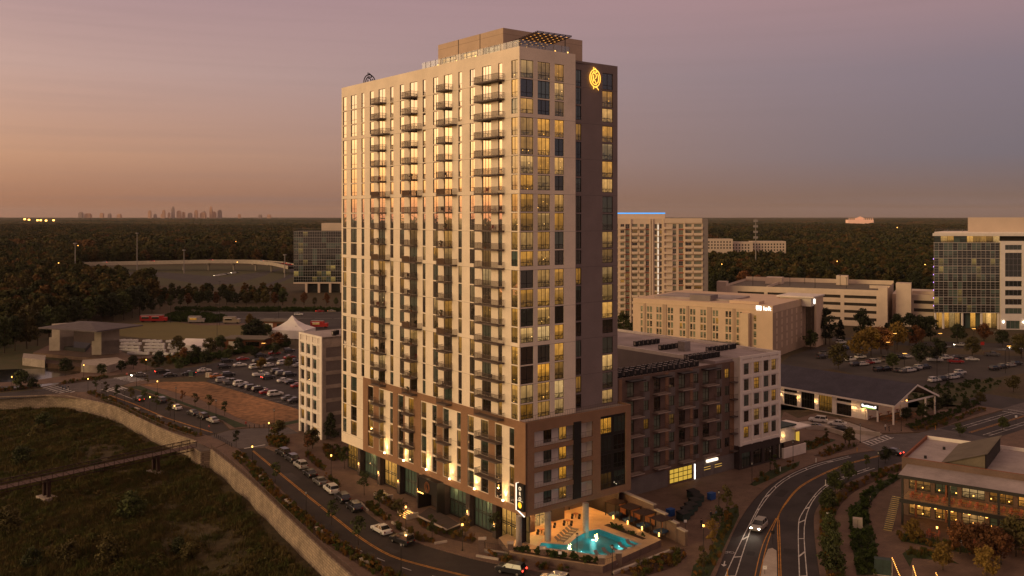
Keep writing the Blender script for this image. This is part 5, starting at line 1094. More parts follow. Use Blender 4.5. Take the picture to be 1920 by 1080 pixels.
for x, y in ((2, 4), (3.5, 13), (22, 4), (24, 9), (25, 1.5)): MB().cyl(x, VD+y, 10.0, 10.5, .25, n=8).build('roof_vent', 'mech', rest)
vd = MB(); vd.box(0, RW, 0, VD-.01, 4.25, 4.6); vd.build('veranda_deck', 'deck_tan', rest); MB().box(-.2, RW, -.15, -.01, 4.1, 4.75).build('deck_beam', 'black_metal', rest)
vr = MB(); vr.quad((-.3, -.4, 9.0), (RW, -.4, 9.0), (RW, VD, 9.5), (-.3, VD, 9.5)); vr.quad((-.3, -.4, 8.85), (-.3, VD, 9.35), (RW, VD, 9.35), (RW, -.4, 8.85)); vr.build('veranda_roof', 'roof_white', rest)
MB().box(-.35, RW, -.5, -.39, 8.5, 9.05).box(-.36, -.25, -.5, VD, 8.5, 9.0).build('eaves_beam', 'black_metal', rest)
for i in range(6):
    for y in (.05,): MB().box(.1+i*7.6, .45+i*7.6, y, y+.35, 0, 8.9).build('veranda_post', 'black_metal', rest)
for x in (1, 3.2): MB().box(x*2.3-1.2, x*2.3+.3-1.2, VD-.35, VD-.02, 0, 8.9).build('brick_pier', 'brick_red', rest)
rr = MB()
for z in (4.8, 5.2, 5.55): rr.box(0, RW, .0, .05, z-.02, z+.03)
rr.build('veranda_railing', 'railing', rest)
chm = MB(); chm.box(-.28, .28, -.28, .28, .42, .48); chm.box(-.28, .28, .22, .28, .48, 1.0)
for x in (-.25, .2):
    for y in (-.25, .2): chm.box(x, x+.05, y, y+.05, 0, .42)
CHM = chm.mesh('cafe_chair', ['chair_pink']); tbm = MB(); tbm.cyl(0, 0, .70, .75, .45, n=12); tbm.cyl(0, 0, 0, .7, .05, n=6); tbm.cyl(0, 0, 0, .04, .25, n=8); TBM = tbm.mesh('cafe_table', ['wood_orange'])
def cafe_set(x, y, z, i, where):
    M4 = Matrix.Translation((ro_.x, ro_.y, 0)) @ Matrix.Rotation(ra, 4, 'Z')
    p = M4 @ Vector((x, y, z)); tag(link('cafe_table', TBM, None, p, 0), f'small round cafe table {where}, {ORD[i]} from the left', 'table', 'cafe tables '+where)
    for k in range(4):
        a = ra+R(45)+k*R(90); q = p+Vector((.85*math.cos(a), .85*math.sin(a), 0)); tag(link('cafe_chair', CHM, None, q, a-R(90)), f'{["farther right", "farther left", "nearer left", "nearer right"][k]} orange-pink chair at the {ORD[i]} table {where}', 'chair', f'chairs at table {i+1} '+where)
for i in range(9): cafe_set(2.2+i*2.6, 1.9, 4.6, i, 'on the upper veranda')
for i in range(6): cafe_set(6+i*3.6, -3.2, WALKZ, i, 'on the terrace below the veranda')
for i in range(9):
    for z in (3.2, 7.8):
        MB().cyl(2.5+i*2.7+.5*(z > 4), 2.6, z, z+.28, .18, n=8).build('lantern', 'bulb', rest); MB().cyl(1.3+i*2.7, 4.6, z-.5, z-.3, .12, n=6).build('lantern', 'bulb', rest); MB().cyl(3.4+i*2.7, 1.2, z-.9, z-.75, .1, n=6).build('lantern', 'bulb', rest)
for x in (3, 9, 15, 21, 27): lamp_light('veranda_light', 'POINT', (x, 2.5, 7.6), 40, (1, .45, .15), .3, rest); lamp_light('veranda_light', 'POINT', (x, 2.5, 3.4), 45, (1, .45, .15), .3, rest)
stp = MB()
for k in range(18): stp.box(-1.9, -.3, -4.5+k*.36, -4.5+k*.36+.33, .2+k*.25, .28+k*.25)
so = stp.build('outside_stair', 'slab_dark', rest); tag(so, kind='stuff')
sn = MB()
for k in range(18): sn.box(-1.8, -.4, -4.52+k*.36, -4.505+k*.36, .15+k*.25, .18+k*.25)
sn.build('step_lights', 'step_glow', rest)
# --- amphitheatre pavilion by the pond
pv = thing('stage_pavilion', 'open stage pavilion with a wide shallow hip roof on four stone piers', 'pavilion', (0, 0, 0), 0)
e1, e2, e3, e4 = G(72, 614, 12.5), G(181, 621, 12.5), G(268, 609, 12.5), G(150, 602, 12.5)
cx = (e1+e2+e3+e4)/4; r = MB(); tp_ = [cx+(p-cx)*.2+Vector((0, 0, 1.5)) for p in (e1, e2, e3, e4)]; E = [e1, e2, e3, e4]
for i in range(4): j = (i+1) % 4; r.quad(E[i], E[j], tp_[j], tp_[i]); r.quad(E[i]-Vector((0, 0, .45)), E[j]-Vector((0, 0, .45)), E[j], E[i])
r.poly(tp_); r.poly([p-Vector((0, 0, .45)) for p in E[::-1]]); r.build('roof', 'roof_mauve', pv)
def pier(u0, u1, v, dep, h=12.0, nm='stone_pier'):
    a, b = G(u0, v), G(u1, v); d = Vector((dep[0], dep[1], 0)); q = [a, b, b+d, a+d]; m = MB(); k = Vector((0, 0, 1)); lo_q = [p+(p-(a+b+d)/2)*.0 for p in q]
    m.prism(ccw([(p.x, p.y) for p in q]), 0, h); m.prism(ccw([(p.x, p.y) for p in [a-Vector((.9, .3, 0)), b, b+d, a-Vector((.9, .3, 0))+d]]), 0, h*.55); m.build(nm, 'concrete_light', pv)
pier(97, 112, 663, (4, 3.2), 11.9); pier(177, 190, 671, (5.2, 4.2), 11.9)
st_ = MB(); st_.prism(ccw([(p.x, p.y) for p in px([(62, 667), (240, 684), (245, 673), (210, 655), (100, 648)])]), 0, 1.2); st_.build('stage_floor', 'pavers', pv)
bwall = MB(); bwall.prism(ccw([(p.x, p.y) for p in px([(42, 685), (84, 690), (86, 680), (44, 676)])]), 0, 2.8); bwall.prism(ccw([(p.x, p.y) for p in px([(152, 698), (200, 700), (235, 690), (220, 683), (155, 688)])]), 0, 2.6); bwall.build('plinth', 'concrete', pv)
MB().prism(ccw([(p.x, p.y) for p in px([(86, 689), (152, 697), (153, 690), (86, 682)])]), 0, 1.6).build('plinth_step', 'mulch', pv)
bk2 = MB(); bk2.prism(ccw([(p.x, p.y) for p in px([(118, 662), (160, 666), (170, 655), (125, 650)])]), 1.2, 2.6); bk2.build('stage_equipment', 'mech', pv)
# --- food huts, tents, red truck
def hut(u, v, w, d, h, rz_, label, wall='brick_red', roof_='roof_tan'):
    p = G(u, v); t = thing('park_hut', label, 'hut', (p.x, p.y, 0), rz_); MB().box(0, w, 0, d, 0, h).build('wall', wall, t); MB().prism([(-1.2, -1.4), (w+1.2, -1.4), (w+1.2, d+1), (-1.2, d+1)], h+.02, h+.45).build('roof', roof_, t)
    MB().box(w*.12, w*.42, -.08, -.01, .1, h*.8).build('door', 'white_soft', t); MB().box(w*.55, w*.9, -.08, -.01, h*.35, h*.8).build('window', 'glass_dark', t); return t
hut(420, 655, 17, 9, 4.2, R(-8), 'low brick park hut with a flat tan roof next to the smaller tent'); hut(487, 618, 16, 8, 4.0, R(-10), 'low brick park hut with a pale door near the peaked tent')
def tent(u, v, w, d, eh, rh, rz_, label, peaked):
    p = G(u, v); t = thing('tent', label, 'tent', (p.x, p.y, 0), rz_); m = MB(); w2, d2 = w/2, d/2
    Q = [(-w2, -d2), (w2, -d2), (w2, d2), (-w2, d2)]
    if peaked:
        prev = [(x, y, eh) for x, y in Q]
        for f, z in ((.55, eh+(rh-eh)*.28), (.22, eh+(rh-eh)*.62), (.02, rh)):
            cur = [(x*f, y*f, z) for x, y in Q]
            for i in range(4): m.quad(prev[i], prev[(i+1) % 4], cur[(i+1) % 4], cur[i])
            prev = cur
    else:
        m.quad((-w2, -d2, eh), (w2, -d2, eh), (w2, 0, rh), (-w2, 0, rh)); m.quad((w2, d2, eh), (-w2, d2, eh), (-w2, 0, rh), (w2, 0, rh)); m.poly([(-w2, d2, eh), (-w2, -d2, eh), (-w2, 0, rh)]); m.poly([(w2, -d2, eh), (w2, d2, eh), (w2, 0, rh)])
    m.build('canopy', 'tent', t); k = MB()
    for i in range(4): j = (i+1) % 4; k.quad((*Q[i], .1), (*Q[j], .1), (*Q[j], eh-.01), (*Q[i], eh-.01))
    k.build('side_wall', 'tent', t)
    for x, y in Q: MB().cyl(x*.99, y*.99, 0, eh, .08, n=5).build('pole', 'mech', t)
tent(548, 632, 17, 13, 3.8, 9.8, R(-10), 'large white marquee with a single high peak', True); tent(373, 656, 12, 8, 2.3, 4.6, R(-12), 'smaller white ridge tent beside the rows of covered seats', False)
def food_truck(u, v, rz_, label, colr='truck_red'):
    p = G(u, v); t = thing('food_truck', label, 'truck', (p.x, p.y, 0), rz_); b = MB(); b.box(0, 6.5, 0, 2.4, .6, 3.3); b.build('body', colr, t); c = MB(); c.prism([(6.52, .05), (8.4, .05), (8.4, 2.35), (6.52, 2.35)], .6, 2.4); c.build('cab', colr, t)
    MB().box(1, 4.5, -.05, -.005, 1.7, 2.7).build('hatch', 'glass_dark', t); MB().box(.8, 4.7, -1, -.01, 2.75, 2.82).build('awning', 'white', t); MB().box(.2, 6.2, .2, 2.2, 3.31, 3.6).build('roof', 'mech_light', t)
    for x in (1.2, 7.3):
        for y in (.15, 2.25): w = MB(); w.tube((x, y-.13, .45), (x, y+.13, .45), .45, n=12); w.build('wheel', 'tyre', t)
food_truck(262, 604, R(6), 'red food truck parked left of another by the dark trees'); food_truck(281, 604, R(4), 'red food truck nearer the path, right of its pair'); food_truck(582, 615, R(-3), 'red truck with a white awning behind the marquee'); food_truck(352, 606, R(0), 'grey food truck beside the lawn edge', 'mech_light'); food_truck(418, 607, R(0), 'dull tan food truck at the right end of the lawn', 'paint_tan')
# covered seats in front of the stage
sm = MB(); 
for k in range(9): sm.box(k*1.0, k*1.0+.92, 0, 1.0, .1, .95+.1*(k*7 % 3))
for v_ in range(len(sm.v)): x, y, z = sm.v[v_]; sm.v[v_] = (x, y+.25*math.sin(x*.5), z)
SEAT = sm.mesh('covered_seats', ['fabric_white']); n_ = 0
for rI, (u, v, n) in enumerate(((222, 641, 3), (226, 647, 5), (224, 653, 6), (224, 659, 6), (236, 665, 5))):
    for k in range(n):
        if G(u, v).x+k*10.6 > G(333, v).x: continue
        p = G(u, v); o = link('covered_seats', SEAT, None, (p.x+k*10.6+random.uniform(-.4, .4), p.y-k*1.2, 0), R(-7+random.uniform(-4, 4))); tag(o, f'white-wrapped bench row, {ORD[k]} from the left in the {ORD[rI]} row from the lawn', 'seats', 'white covered seats before the stage')
# flyover of the interchange
def road_deck(name, label, pts, w, zs, cat, thick=1.4, mats='concrete_light'):
    t = thing(name, label, cat, (0, 0, 0)); P = polyline([Vector((p.x, p.y, 0)) for p in pts], 6); L_ = offset(P, w/2); R_ = offset(P, -w/2); m = MB(); n = len(P); asp = MB()
    zz = np.interp(np.linspace(0, 1, n), np.linspace(0, 1, len(zs)), zs)
    for i in range(n-1):
        a, b = zz[i], zz[i+1]
        for E_, s in ((L_, 1), (R_, -1)): 
            q = [(*E_[i], a-thick), (*E_[i+1], b-thick), (*E_[i+1], b+1.0), (*E_[i], a+1.0)]; m.poly(q if s < 0 else q[::-1])
            q2 = offset(P, (w/2-.4)*s); m.poly([(*E_[i], a+1.0), (*E_[i+1], b+1.0), (*q2[i+1], b+1.0), (*q2[i], a+1.0)] if s < 0 else [(*E_[i], a+1.0), (*q2[i], a+1.0), (*q2[i+1], b+1.0), (*E_[i+1], b+1.0)]); q = [(*q2[i], a), (*q2[i], a+1), (*q2[i+1], b+1), (*q2[i+1], b)]; m.poly(q if s < 0 else q[::-1])
        m.quad((*L_[i], a-thick), (*L_[i+1], b-thick), (*R_[i+1], b-thick), (*R_[i], a-thick)); asp.quad((*R_[i], a), (*R_[i+1], b), (*L_[i+1], b), (*L_[i], a))
    m.build('girder', mats, t); asp.build('carriageway', 'asphalt_old', t); return t, P, zz
fly, FP, FZ = road_deck('flyover', 'pale concrete flyover curving over the interchange', [G(150, 494, 7), G(285, 492, 8), G(394, 490, 9), G(470, 490.5, 9), G(520, 494, 8.5), G(552, 500, 7)], 13, (7, 8.5, 9.5, 9.5, 9, 7), 'bridge', 2.2)
for i, (x, y, a) in enumerate(along(FP[8:], 26, 10)):
    MB().cyl(x, y, 0, 7.2, .9, n=8).build('pier', 'concrete_light', fly); MB().box(-1, 1, -5, 5, 6.2, 7.4).build('pier_cap', 'concrete_light', fly, (x, y, 0), a)
sheet('road', px([(552, 500), (560, 508), (548, 520), (520, 532), (490, 541), (480, 539), (510, 529), (535, 517), (543, 507), (540, 500)]), .03, 'asphalt'); sheet('road', px([(150, 512), (300, 510), (420, 520), (500, 508), (540, 500), (500, 516), (440, 532), (380, 534), (300, 520), (150, 517)]), .02, 'asphalt_old')
sheet('lawn', px([(505, 512), (540, 505), (546, 512), (525, 524), (500, 530), (470, 534)]), .05, 'grass')
sheet('field', px([(140, 500), (400, 498), (560, 500), (560, 530), (400, 540), (200, 530)]), .004, 'grass'); sheet('lawn', px([(180, 527), (245, 524), (300, 532), (280, 540), (200, 536)]), .05, 'dirt')
# far-off apartment rows, castle-like house, masts
fa = thing('apartment_row', 'low pale apartment row half hidden by woods, right of the slab tower', 'building', (tx(1326)*2.1, 990, 0), R(0)); 
for i, (u0, u1, zt) in enumerate(((1326, 1374, 30.5), (1376, 1416, 27), (1418, 1483, 27.5))):
    x0, x1 = (u0-960)/F*990-fa.location.x, (u1-960)/F*990-fa.location.x; b = MB(); b.box(x0, x1, i*9, i*9+14, 0, zt); b.build('block', 'far_wall', fa)
    n = int((x1-x0)/3.4)
    for f in range(3):
        for c in range(n): opane(fa, 1.5, 1.7, (x0+1+c*3.3, i*9-.06, zt-4.2-f*3.2), 0, 'window', 'garage_dark')
cp = G(1615, 412, 20); cy = 4200.0; ca = thing('floodlit_house', 'distant floodlit house with pointed gables on the right horizon', 'building', ((1590-960)/F*cy, cy, 0)); b = MB(); b.box(0, 118, 0, 30, 0, 40)
for x in range(4, 118, 9): b.prism([(x, -1), (x+3, -1), (x+3, 2), (x, 2)], 0, 46); b.poly([(x, -1, 46), (x+3, -1, 46), (x+1.5, 0, 51)])
b.box(40, 75, 5, 25, 40, 47); b.poly([(38, 4, 47), (77, 4, 47), (57, 4, 56)]); b.build('wall', 'castle', ca)  # wall material glows by itself in place of floodlights
def mast(u, v, Y, h, label, lit=False):
    x = (u-960)/F*Y; t = thing('mast', label, 'mast', (x, Y, 0)); MB().cyl(0, 0, 0, h, .55, .3, 6).build('pole', 'mech_light', t)
    if lit:
        for k in range(4): MB().box(-1.8, 1.8, -.8, .8, h-3-k*5, h-1-k*5).build('antenna', 'mech_light', t)
    else: MB().cyl(0, 0, h, h+.8, 1.6, n=8).build('lamp_ring', 'mech_light', t)
mast(1417, 410, 820, 53, 'cell mast with stacked antennas rising over the woods', True); mast(141, 460, 760, 32, 'tall grey highway lighting mast left of the flyover'); mast(257, 440, 900, 38, 'tall thin highway lighting mast standing behind the flyover deck'); mast(345, 470, 880, 22, 'short highway lighting mast near the middle of the flyover'); mast(534, 470, 820, 20, 'short lighting mast beside the left glass office')
# skyline of the far city
SKY = [(150, 7, 8), (160, 10, 5), (184, 6, 6), (196, 5, 5), (211, 7, 4), (267, 5, 12), (275, 5, 4), (289, 5, 13), (297, 4, 7), (302, 5, 19), (311, 7, 12), (318, 5, 9), (328, 7, 7), (338, 6, 13), (349, 10, 8), (350, 4, 11), (361, 5, 20), (364, 8, 10), (374, 7, 14), (256, 4, 4), (410, 5, 4), (450, 6, 3), (466, 7, 3)]
SY = 16000.0
for i, (u, w, h) in enumerate(SKY):
    w_ = w/F*SY; top = H+(h*.85+1.5)/F*SY; t = thing('skyscraper', f'tiny far-off skyscraper on the left horizon, {ORD[i] if i < 20 else ORD[i]} of the hazy city skyline', 'skyscraper', ((u-960)/F*SY-w_/2, SY+i*60, 0), 0, 'skyline towers'); mt = 'skyline' if i % 3 else 'skyline_dark'
    MB().box(0, w_, 0, w_, 0, top*.86).build('shaft', mt, t); MB().box(w_*.15, w_*.85, w_*.15, w_*.85, top*.86, top).build('crown', mt, t)
    if h > 18: MB().prism([(w_*.3, w_*.3), (w_*.7, w_*.3), (w_*.7, w_*.7), (w_*.3, w_*.7)], top, top+20).build('spire', mt, t)
us = sorted(range(len(SKY)), key=lambda i: SKY[i][0]); sk = [o for o in bpy.data.objects if o.name.startswith('skyscraper') and o.parent is None]
sk.sort(key=lambda o: o.location.x/o.location.y)
for i, o in enumerate(sk): o['label'] = f'tiny far-off skyscraper on the left horizon, {ORD[i]} from the left of the hazy skyline'
# ------------------------------------------------------------------ trees, woods, planting
def leaf_mesh(name, seed, h, rx, z0, nclump, per, size, mats, cone=False, trunk=True, flat=1.0):
    """crown of leaf-sized faces gathered in uneven clumps"""
    rng = np.random.default_rng(seed); V = []
    hh = h-z0
    for c in range(nclump):
        t = rng.random()**.8; ang = rng.random()*2*math.pi
        if cone: rad = rx*(1-t)**.8*(.35+.65*rng.random()); cz = z0+hh*t
        else: prof = math.sin(math.pi*min(1, .12+.86*t))**.7; rad = rx*prof*(rng.random()**.45)*.85; cz = z0+hh*(.06+.88*t)*flat
        cr = rx*(.24+.2*rng.random())*(1 if not cone else (.5+.6*(1-t))); cx_, cy_ = rad*math.cos(ang), rad*math.sin(ang)
        d = rng.normal(size=(per, 3)); d /= np.linalg.norm(d, axis=1)[:, None]; r = cr*(.55+.5*rng.random(per))[:, None]
        P = np.array([cx_, cy_, cz]) + d*r*np.array([1, 1, .75])
        a = rng.normal(size=(per, 3)); a /= np.linalg.norm(a, axis=1)[:, None]; n_ = d*.8+rng.normal(size=(per, 3))*.45; b = np.cross(a, n_); b /= (np.linalg.norm(b, axis=1)[:, None]+1e-6); a = np.cross(b, n_); a /= (np.linalg.norm(a, axis=1)[:, None]+1e-6)
        s = size*(.6+.8*rng.random(per))[:, None]
        V.append(np.stack([P-a*s-b*s*.6, P+a*s*.3-b*s*.7, P+a*s+b*s*.2, P-a*s*.2+b*s*.8], 1).reshape(-1, 3))
    V = np.concatenate(V); n = len(V)//4
    me = bpy.data.meshes.new(name); me.from_pydata([tuple(v) for v in V], [], [(4*i, 4*i+1, 4*i+2, 4*i+3) for i in range(n)])
    for m in mats: me.materials.append(M[m])
    me.update(); return me
def trunk_mesh(seed, h, r, spread, nb=6):
    rnd = random.Random(seed); m = MB(); m.tube((0, 0, -.2), (.05, .03, h*.45), r, r*.7, 7); m.tube((.05, .03, h*.45), (.1, -.05, h*.9), r*.7, r*.2, 6)
    for i in range(nb):
        a = i*2.4+rnd.random(); z = h*(.3+.45*i/nb); m.tube((.04, .02, z), (math.cos(a)*spread*.7, math.sin(a)*spread*.7, z+h*.22), r*.4, r*.1, 5)
    return m.mesh('trunk', ['bark'])
CROWN = {}
for i in range(3): CROWN['young', i] = (leaf_mesh('crown', 10+i, 5.2, 1.5, 1.7, 16, 26, .17, ['leaf_green']), trunk_mesh(i, 4.6, .07, 1.1))
for i in range(4): CROWN['round', i] = (leaf_mesh('crown', 20+i, 9.5, 4.2, 2.0, 34, 46, .33, ['leaf_green']), trunk_mesh(10+i, 8, .2, 3))
for i in range(2): CROWN['cone', i] = (leaf_mesh('crown', 30+i, 10.5, 3.2, .8, 46, 36, .28, ['leaf_dark'], cone=True), trunk_mesh(20+i, 9, .18, 1.5))
for i in range(4): CROWN['wood', i] = (leaf_mesh('crown', 40+i, 17, 5.2, 3.0, 34, 48, .48, ['leaf_dark']), trunk_mesh(30+i, 14, .3, 4))
def tree(u, v, kind, mat, label, h=None, group=None, p=None, z=0.0, name=None, wide=1.0):
    k = [q for q in CROWN if q[0] == kind]; key = k[random.randrange(len(k))]; cm_, tm = CROWN[key]
    base = {'young': 5.2, 'round': 9.5, 'cone': 10.5, 'wood': 17}[kind]; s = (h or base)/base*random.uniform(.95, 1.05)
    q = p if p is not None else G(u, v, z); nm = name or {'young': 'young_tree', 'round': 'tree', 'cone': 'conifer', 'wood': 'tree'}[kind]
    t = thing(nm, label, 'tree', (q.x, q.y, z), random.uniform(0, 6.28), group); t.scale = (s*wide, s*wide, s)
    c = link('crown', cm_, t); c.material_slots[0].link = 'OBJECT'; c.material_slots[0].material = M[mat]; link('trunk', tm, t); return t
def ordn(lst, text, **k):
    lst = sorted(lst, key=lambda q: q[0])
    for i, (u, v, kind, mat, h) in enumerate(lst): tree(u, v, kind, mat, text.format(ORD[i]), h, **k)
ordn([(181, 733, 'young', 'leaf_green', 4.5), (199, 743, 'young', 'leaf_olive', 4.5), (219, 750, 'young', 'leaf_green', 4.5), (246, 754, 'young', 'leaf_olive', 4.5), (270, 762, 'young', 'leaf_green', 5), (293, 769, 'young', 'leaf_green', 5), (319, 781, 'young', 'leaf_olive', 5)], 'young street tree in the kerb bed above the stone wall, {} from the left')
ordn([(342, 755, 'young', 'leaf_rust', 3.6), (366, 764, 'young', 'leaf_olive', 4), (392, 771, 'young', 'leaf_olive', 4.5), (421, 780, 'young', 'leaf_green', 4), (276, 722, 'young', 'leaf_olive', 3)], 'slender young tree on the grass verge beside the bare dirt lot, {} from the left')
ordn([(250, 692, 'round', 'leaf_dark', 5.0), (298, 688, 'round', 'leaf_dark', 5.8), (337, 695, 'round', 'leaf_green', 4.3), (364, 680, 'round', 'leaf_dark', 6.5), (386, 687, 'round', 'leaf_dark', 5.8), (40, 730, 'round', 'leaf_green', 5.8), (122, 705, 'round', 'leaf_dark', 5.8), (62, 733, 'round', 'leaf_dark', 4.3), (190, 705, 'round', 'leaf_green', 4.3), (228, 698, 'round', 'leaf_dark', 4.3)], 'dark round tree between the stage and the cross street, {} from the left')
ordn([(333, 662, 'round', 'leaf_olive', 6.5), (394, 665, 'round', 'leaf_olive', 6.5), (414, 660, 'round', 'leaf_green', 6.5), (447, 661, 'round', 'leaf_dark', 5.8), (466, 644, 'round', 'leaf_dark', 8.6), (479, 642, 'round', 'leaf_dark', 9.4), (500, 636, 'round', 'leaf_green', 7.2), (520, 655, 'round', 'leaf_rust', 7.2), (468, 612, 'round', 'leaf_gold', 6.5), (345, 672, 'round', 'leaf_rust', 4.3), (430, 668, 'round', 'leaf_olive', 4.3), (556, 634, 'young', 'leaf_dark', 5.8), (535, 648, 'round', 'leaf_olive', 5.0)], 'tree among the park huts and tents, {} from the left')
ordn([(489, 694, 'round', 'leaf_gold', 4.5), (541, 690, 'round', 'leaf_olive', 4.1), (516, 666, 'round', 'leaf_green', 4.9), (427, 678, 'round', 'leaf_green', 4.9), (478, 672, 'round', 'leaf_dark', 4.5), (386, 705, 'young', 'leaf_olive', 2.2)], 'small tree standing among the cars of the left parking lot, {} from the left')
ordn([(443, 838, 'young', 'leaf_dark', 4.2), (516, 905, 'young', 'leaf_green', 4.5), (622, 985, 'young', 'leaf_green', 4.5), (672, 1022, 'young', 'leaf_green', 5)], 'young tree in the grassy bed left of the curving street, {} from the top')
ordn([(520, 822, 'round', 'leaf_olive', 4.5), (586, 842, 'round', 'leaf_olive', 5), (620, 826, 'cone', 'leaf_dark', 6.5), (577, 850, 'young', 'leaf_rust', 4.5), (646, 880, 'young', 'leaf_green', 5), (683, 930, 'young', 'leaf_green', 5), (712, 962, 'young', 'leaf_green', 4.6), (748, 985, 'young', 'leaf_olive', 4.6), (810, 1010, 'young', 'leaf_green', 4), (872, 1010, 'young', 'leaf_gold', 4), (930, 1012, 'young', 'leaf_green', 5)], 'young tree on the tower-side pavement of the curving street, {} from the left')
ordn([(1363, 968, 'young', 'leaf_olive', 5.5), (1335, 1035, 'young', 'leaf_gold', 5), (1348, 1004, 'young', 'leaf_green', 5.2), (1452, 888, 'young', 'leaf_green', 4), (1318, 1075, 'young', 'leaf_olive', 4)], 'young tree on the grass strip left of the avenue, {} from the left')
ordn([(1590, 902, 'round', 'leaf_green', 4.1), (1566, 925, 'round', 'leaf_green', 4.4), (1553, 962, 'round', 'leaf_green', 4.4), (1555, 1006, 'round', 'leaf_green', 4.1), (1558, 1046, 'round', 'leaf_green', 4.4), (1561, 1085, 'round', 'leaf_green', 4.8), (1625, 880, 'young', 'leaf_green', 3.4), (1660, 868, 'round', 'leaf_dark', 3.4)], 'leafy tree in the planted strip right of the avenue, {} from the left')
ordn([(1711, 1016, 'round', 'leaf_gold', 4.0), (1800, 1040, 'round', 'leaf_rust', 5.0), (1838, 1052, 'round', 'leaf_rust', 6.1), (1870, 1060, 'round', 'leaf_rust', 5.8), (1905, 1045, 'round', 'leaf_olive', 6.5), (1768, 1070, 'round', 'leaf_gold', 4.0), (1850, 1085, 'round', 'leaf_gold', 5.0)], 'autumn-coloured tree on the restaurant terrace, {} from the left')
ordn([(1550, 828, 'young', 'leaf_olive', 3.1), (1593, 834, 'round', 'leaf_olive', 3.9), (1700, 790, 'round', 'leaf_dark', 3.7), (1730, 788, 'round', 'leaf_green', 4.5), (1757, 775, 'round', 'leaf_dark', 4.5), (1776, 766, 'round', 'leaf_dark', 3.9), (1812, 772, 'round', 'leaf_green', 3.7), (1838, 760, 'round', 'leaf_olive', 3.7), (1800, 818, 'round', 'leaf_green', 3.4), (1900, 735, 'round', 'leaf_olive', 5.1), (1880, 808, 'round', 'leaf_green', 3.4)], 'leafy tree around the market hall corner, {} from the left')
ordn([(1572, 692, 'round', 'leaf_olive', 9), (1612, 672, 'round', 'leaf_gold', 10), (1633, 668, 'round', 'leaf_gold', 11), (1652, 664, 'round', 'leaf_rust', 11), (1682, 656, 'round', 'leaf_gold', 11), (1725, 684, 'round', 'leaf_dark', 8), (1757, 680, 'round', 'leaf_dark', 9), (1823, 668, 'round', 'leaf_olive', 7.5), (1673, 694, 'round', 'leaf_green', 6), (1795, 645, 'round', 'leaf_dark', 8), (1718, 652, 'round', 'leaf_rust', 9), (1845, 640, 'round', 'leaf_rust', 8), (1915, 672, 'round', 'leaf_olive', 9), (1880, 650, 'round', 'leaf_dark', 7)], 'tree in or beside the right parking lot, {} from the left')
ordn([(1203, 634, 'cone', 'leaf_dark', 11), (1241, 640, 'cone', 'leaf_dark', 11.5), (1284, 645, 'cone', 'leaf_dark', 11), (1168, 625, 'round', 'leaf_green', 10), (1188, 632, 'round', 'leaf_dark', 7)], 'dark tree against the hotel front, {} from the left')
ordn([(1548, 646, 'wood', 'leaf_dark', 15), (1576, 642, 'cone', 'leaf_dark', 10), (1617, 642, 'wood', 'leaf_dark', 14), (1662, 636, 'cone', 'leaf_dark', 7), (1684, 642, 'wood', 'leaf_dark', 13), (1705, 646, 'wood', 'leaf_dark', 13), (1727, 646, 'wood', 'leaf_dark', 13), (1520, 655, 'round', 'leaf_green', 8), (1745, 640, 'wood', 'leaf_dark', 11), (1640, 645, 'round', 'leaf_rust', 7)], 'big dark tree between the garage and the parking lot, {} from the left')
# individual trees along the front of the woods
ed = [(-20, 668), (8, 662), (28, 658), (50, 654), (70, 648), (92, 636), (115, 622), (140, 612), (165, 607), (190, 604), (212, 602), (232, 600), (248, 596), (262, 593), (285, 586), (300, 580), (320, 577), (338, 575), (352, 574), (370, 573), (392, 573), (405, 572), (425, 572), (440, 572), (462, 573), (480, 573), (497, 573), (515, 573), (530, 572), (552, 572), (570, 572), (590, 573), (612, 573), (630, 573)]
for i, (u, v) in enumerate(ed):
    mat = random.choice(['leaf_dark', 'leaf_dark', 'leaf_olive', 'leaf_green']); 
    if u in (515, 570, 352, 405, 612): mat = 'leaf_rust'
    tree(u, v, 'wood', mat, f'tree at the front edge of the left woods, {ORD[i]} from the left', (random.uniform(12, 17) if u < 280 else (random.uniform(7.5, 10.5) if u < 535 else random.uniform(4.5, 6))) if mat != 'leaf_rust' else 8, group='front edge of the left woods')
for i, (u, v) in enumerate([(1335, 565), (1352, 562), (1372, 560), (1395, 560), (1420, 562), (1445, 558), (1470, 556), (1500, 554), (1530, 552), (1560, 552), (1590, 552), (1620, 553), (1650, 553), (1685, 554), (1715, 556), (1740, 560)]):
    tree(u, v, 'wood', 'leaf_rust' if u in (1395, 1420) else 'leaf_dark', f'tall tree in the woods edge behind the garage, {ORD[i]} from the left', random.uniform(15, 20), group='woods edge behind the garage')
for i, (u, v) in enumerate([(85, 815), (70, 828), (183, 900), (130, 1066), (335, 1050), (355, 1062), (60, 1075), (15, 1010), (245, 985), (205, 1072), (40, 880)]):
    z = -6.0; tree(u, v, 'round', 'leaf_olive' if i % 2 else 'leaf_green', f'ragged marsh tree below the stone wall, {ORD[i]} listed from the wall outwards' if False else f'ragged yellowing tree in the marsh, {["tallest, against the stone wall", "against the wall, left of the tallest", "beside the middle of the footbridge", "at the bottom left edge", "near the bottom under the bridge pier", "second near the bottom under the pier", "in the bottom left corner", "at the left edge below the bridge", "alone in the open centre", "at the bottom centre-left", "just above the footbridge at left"][i]}', random.uniform(3.5, 6.5), z=z)
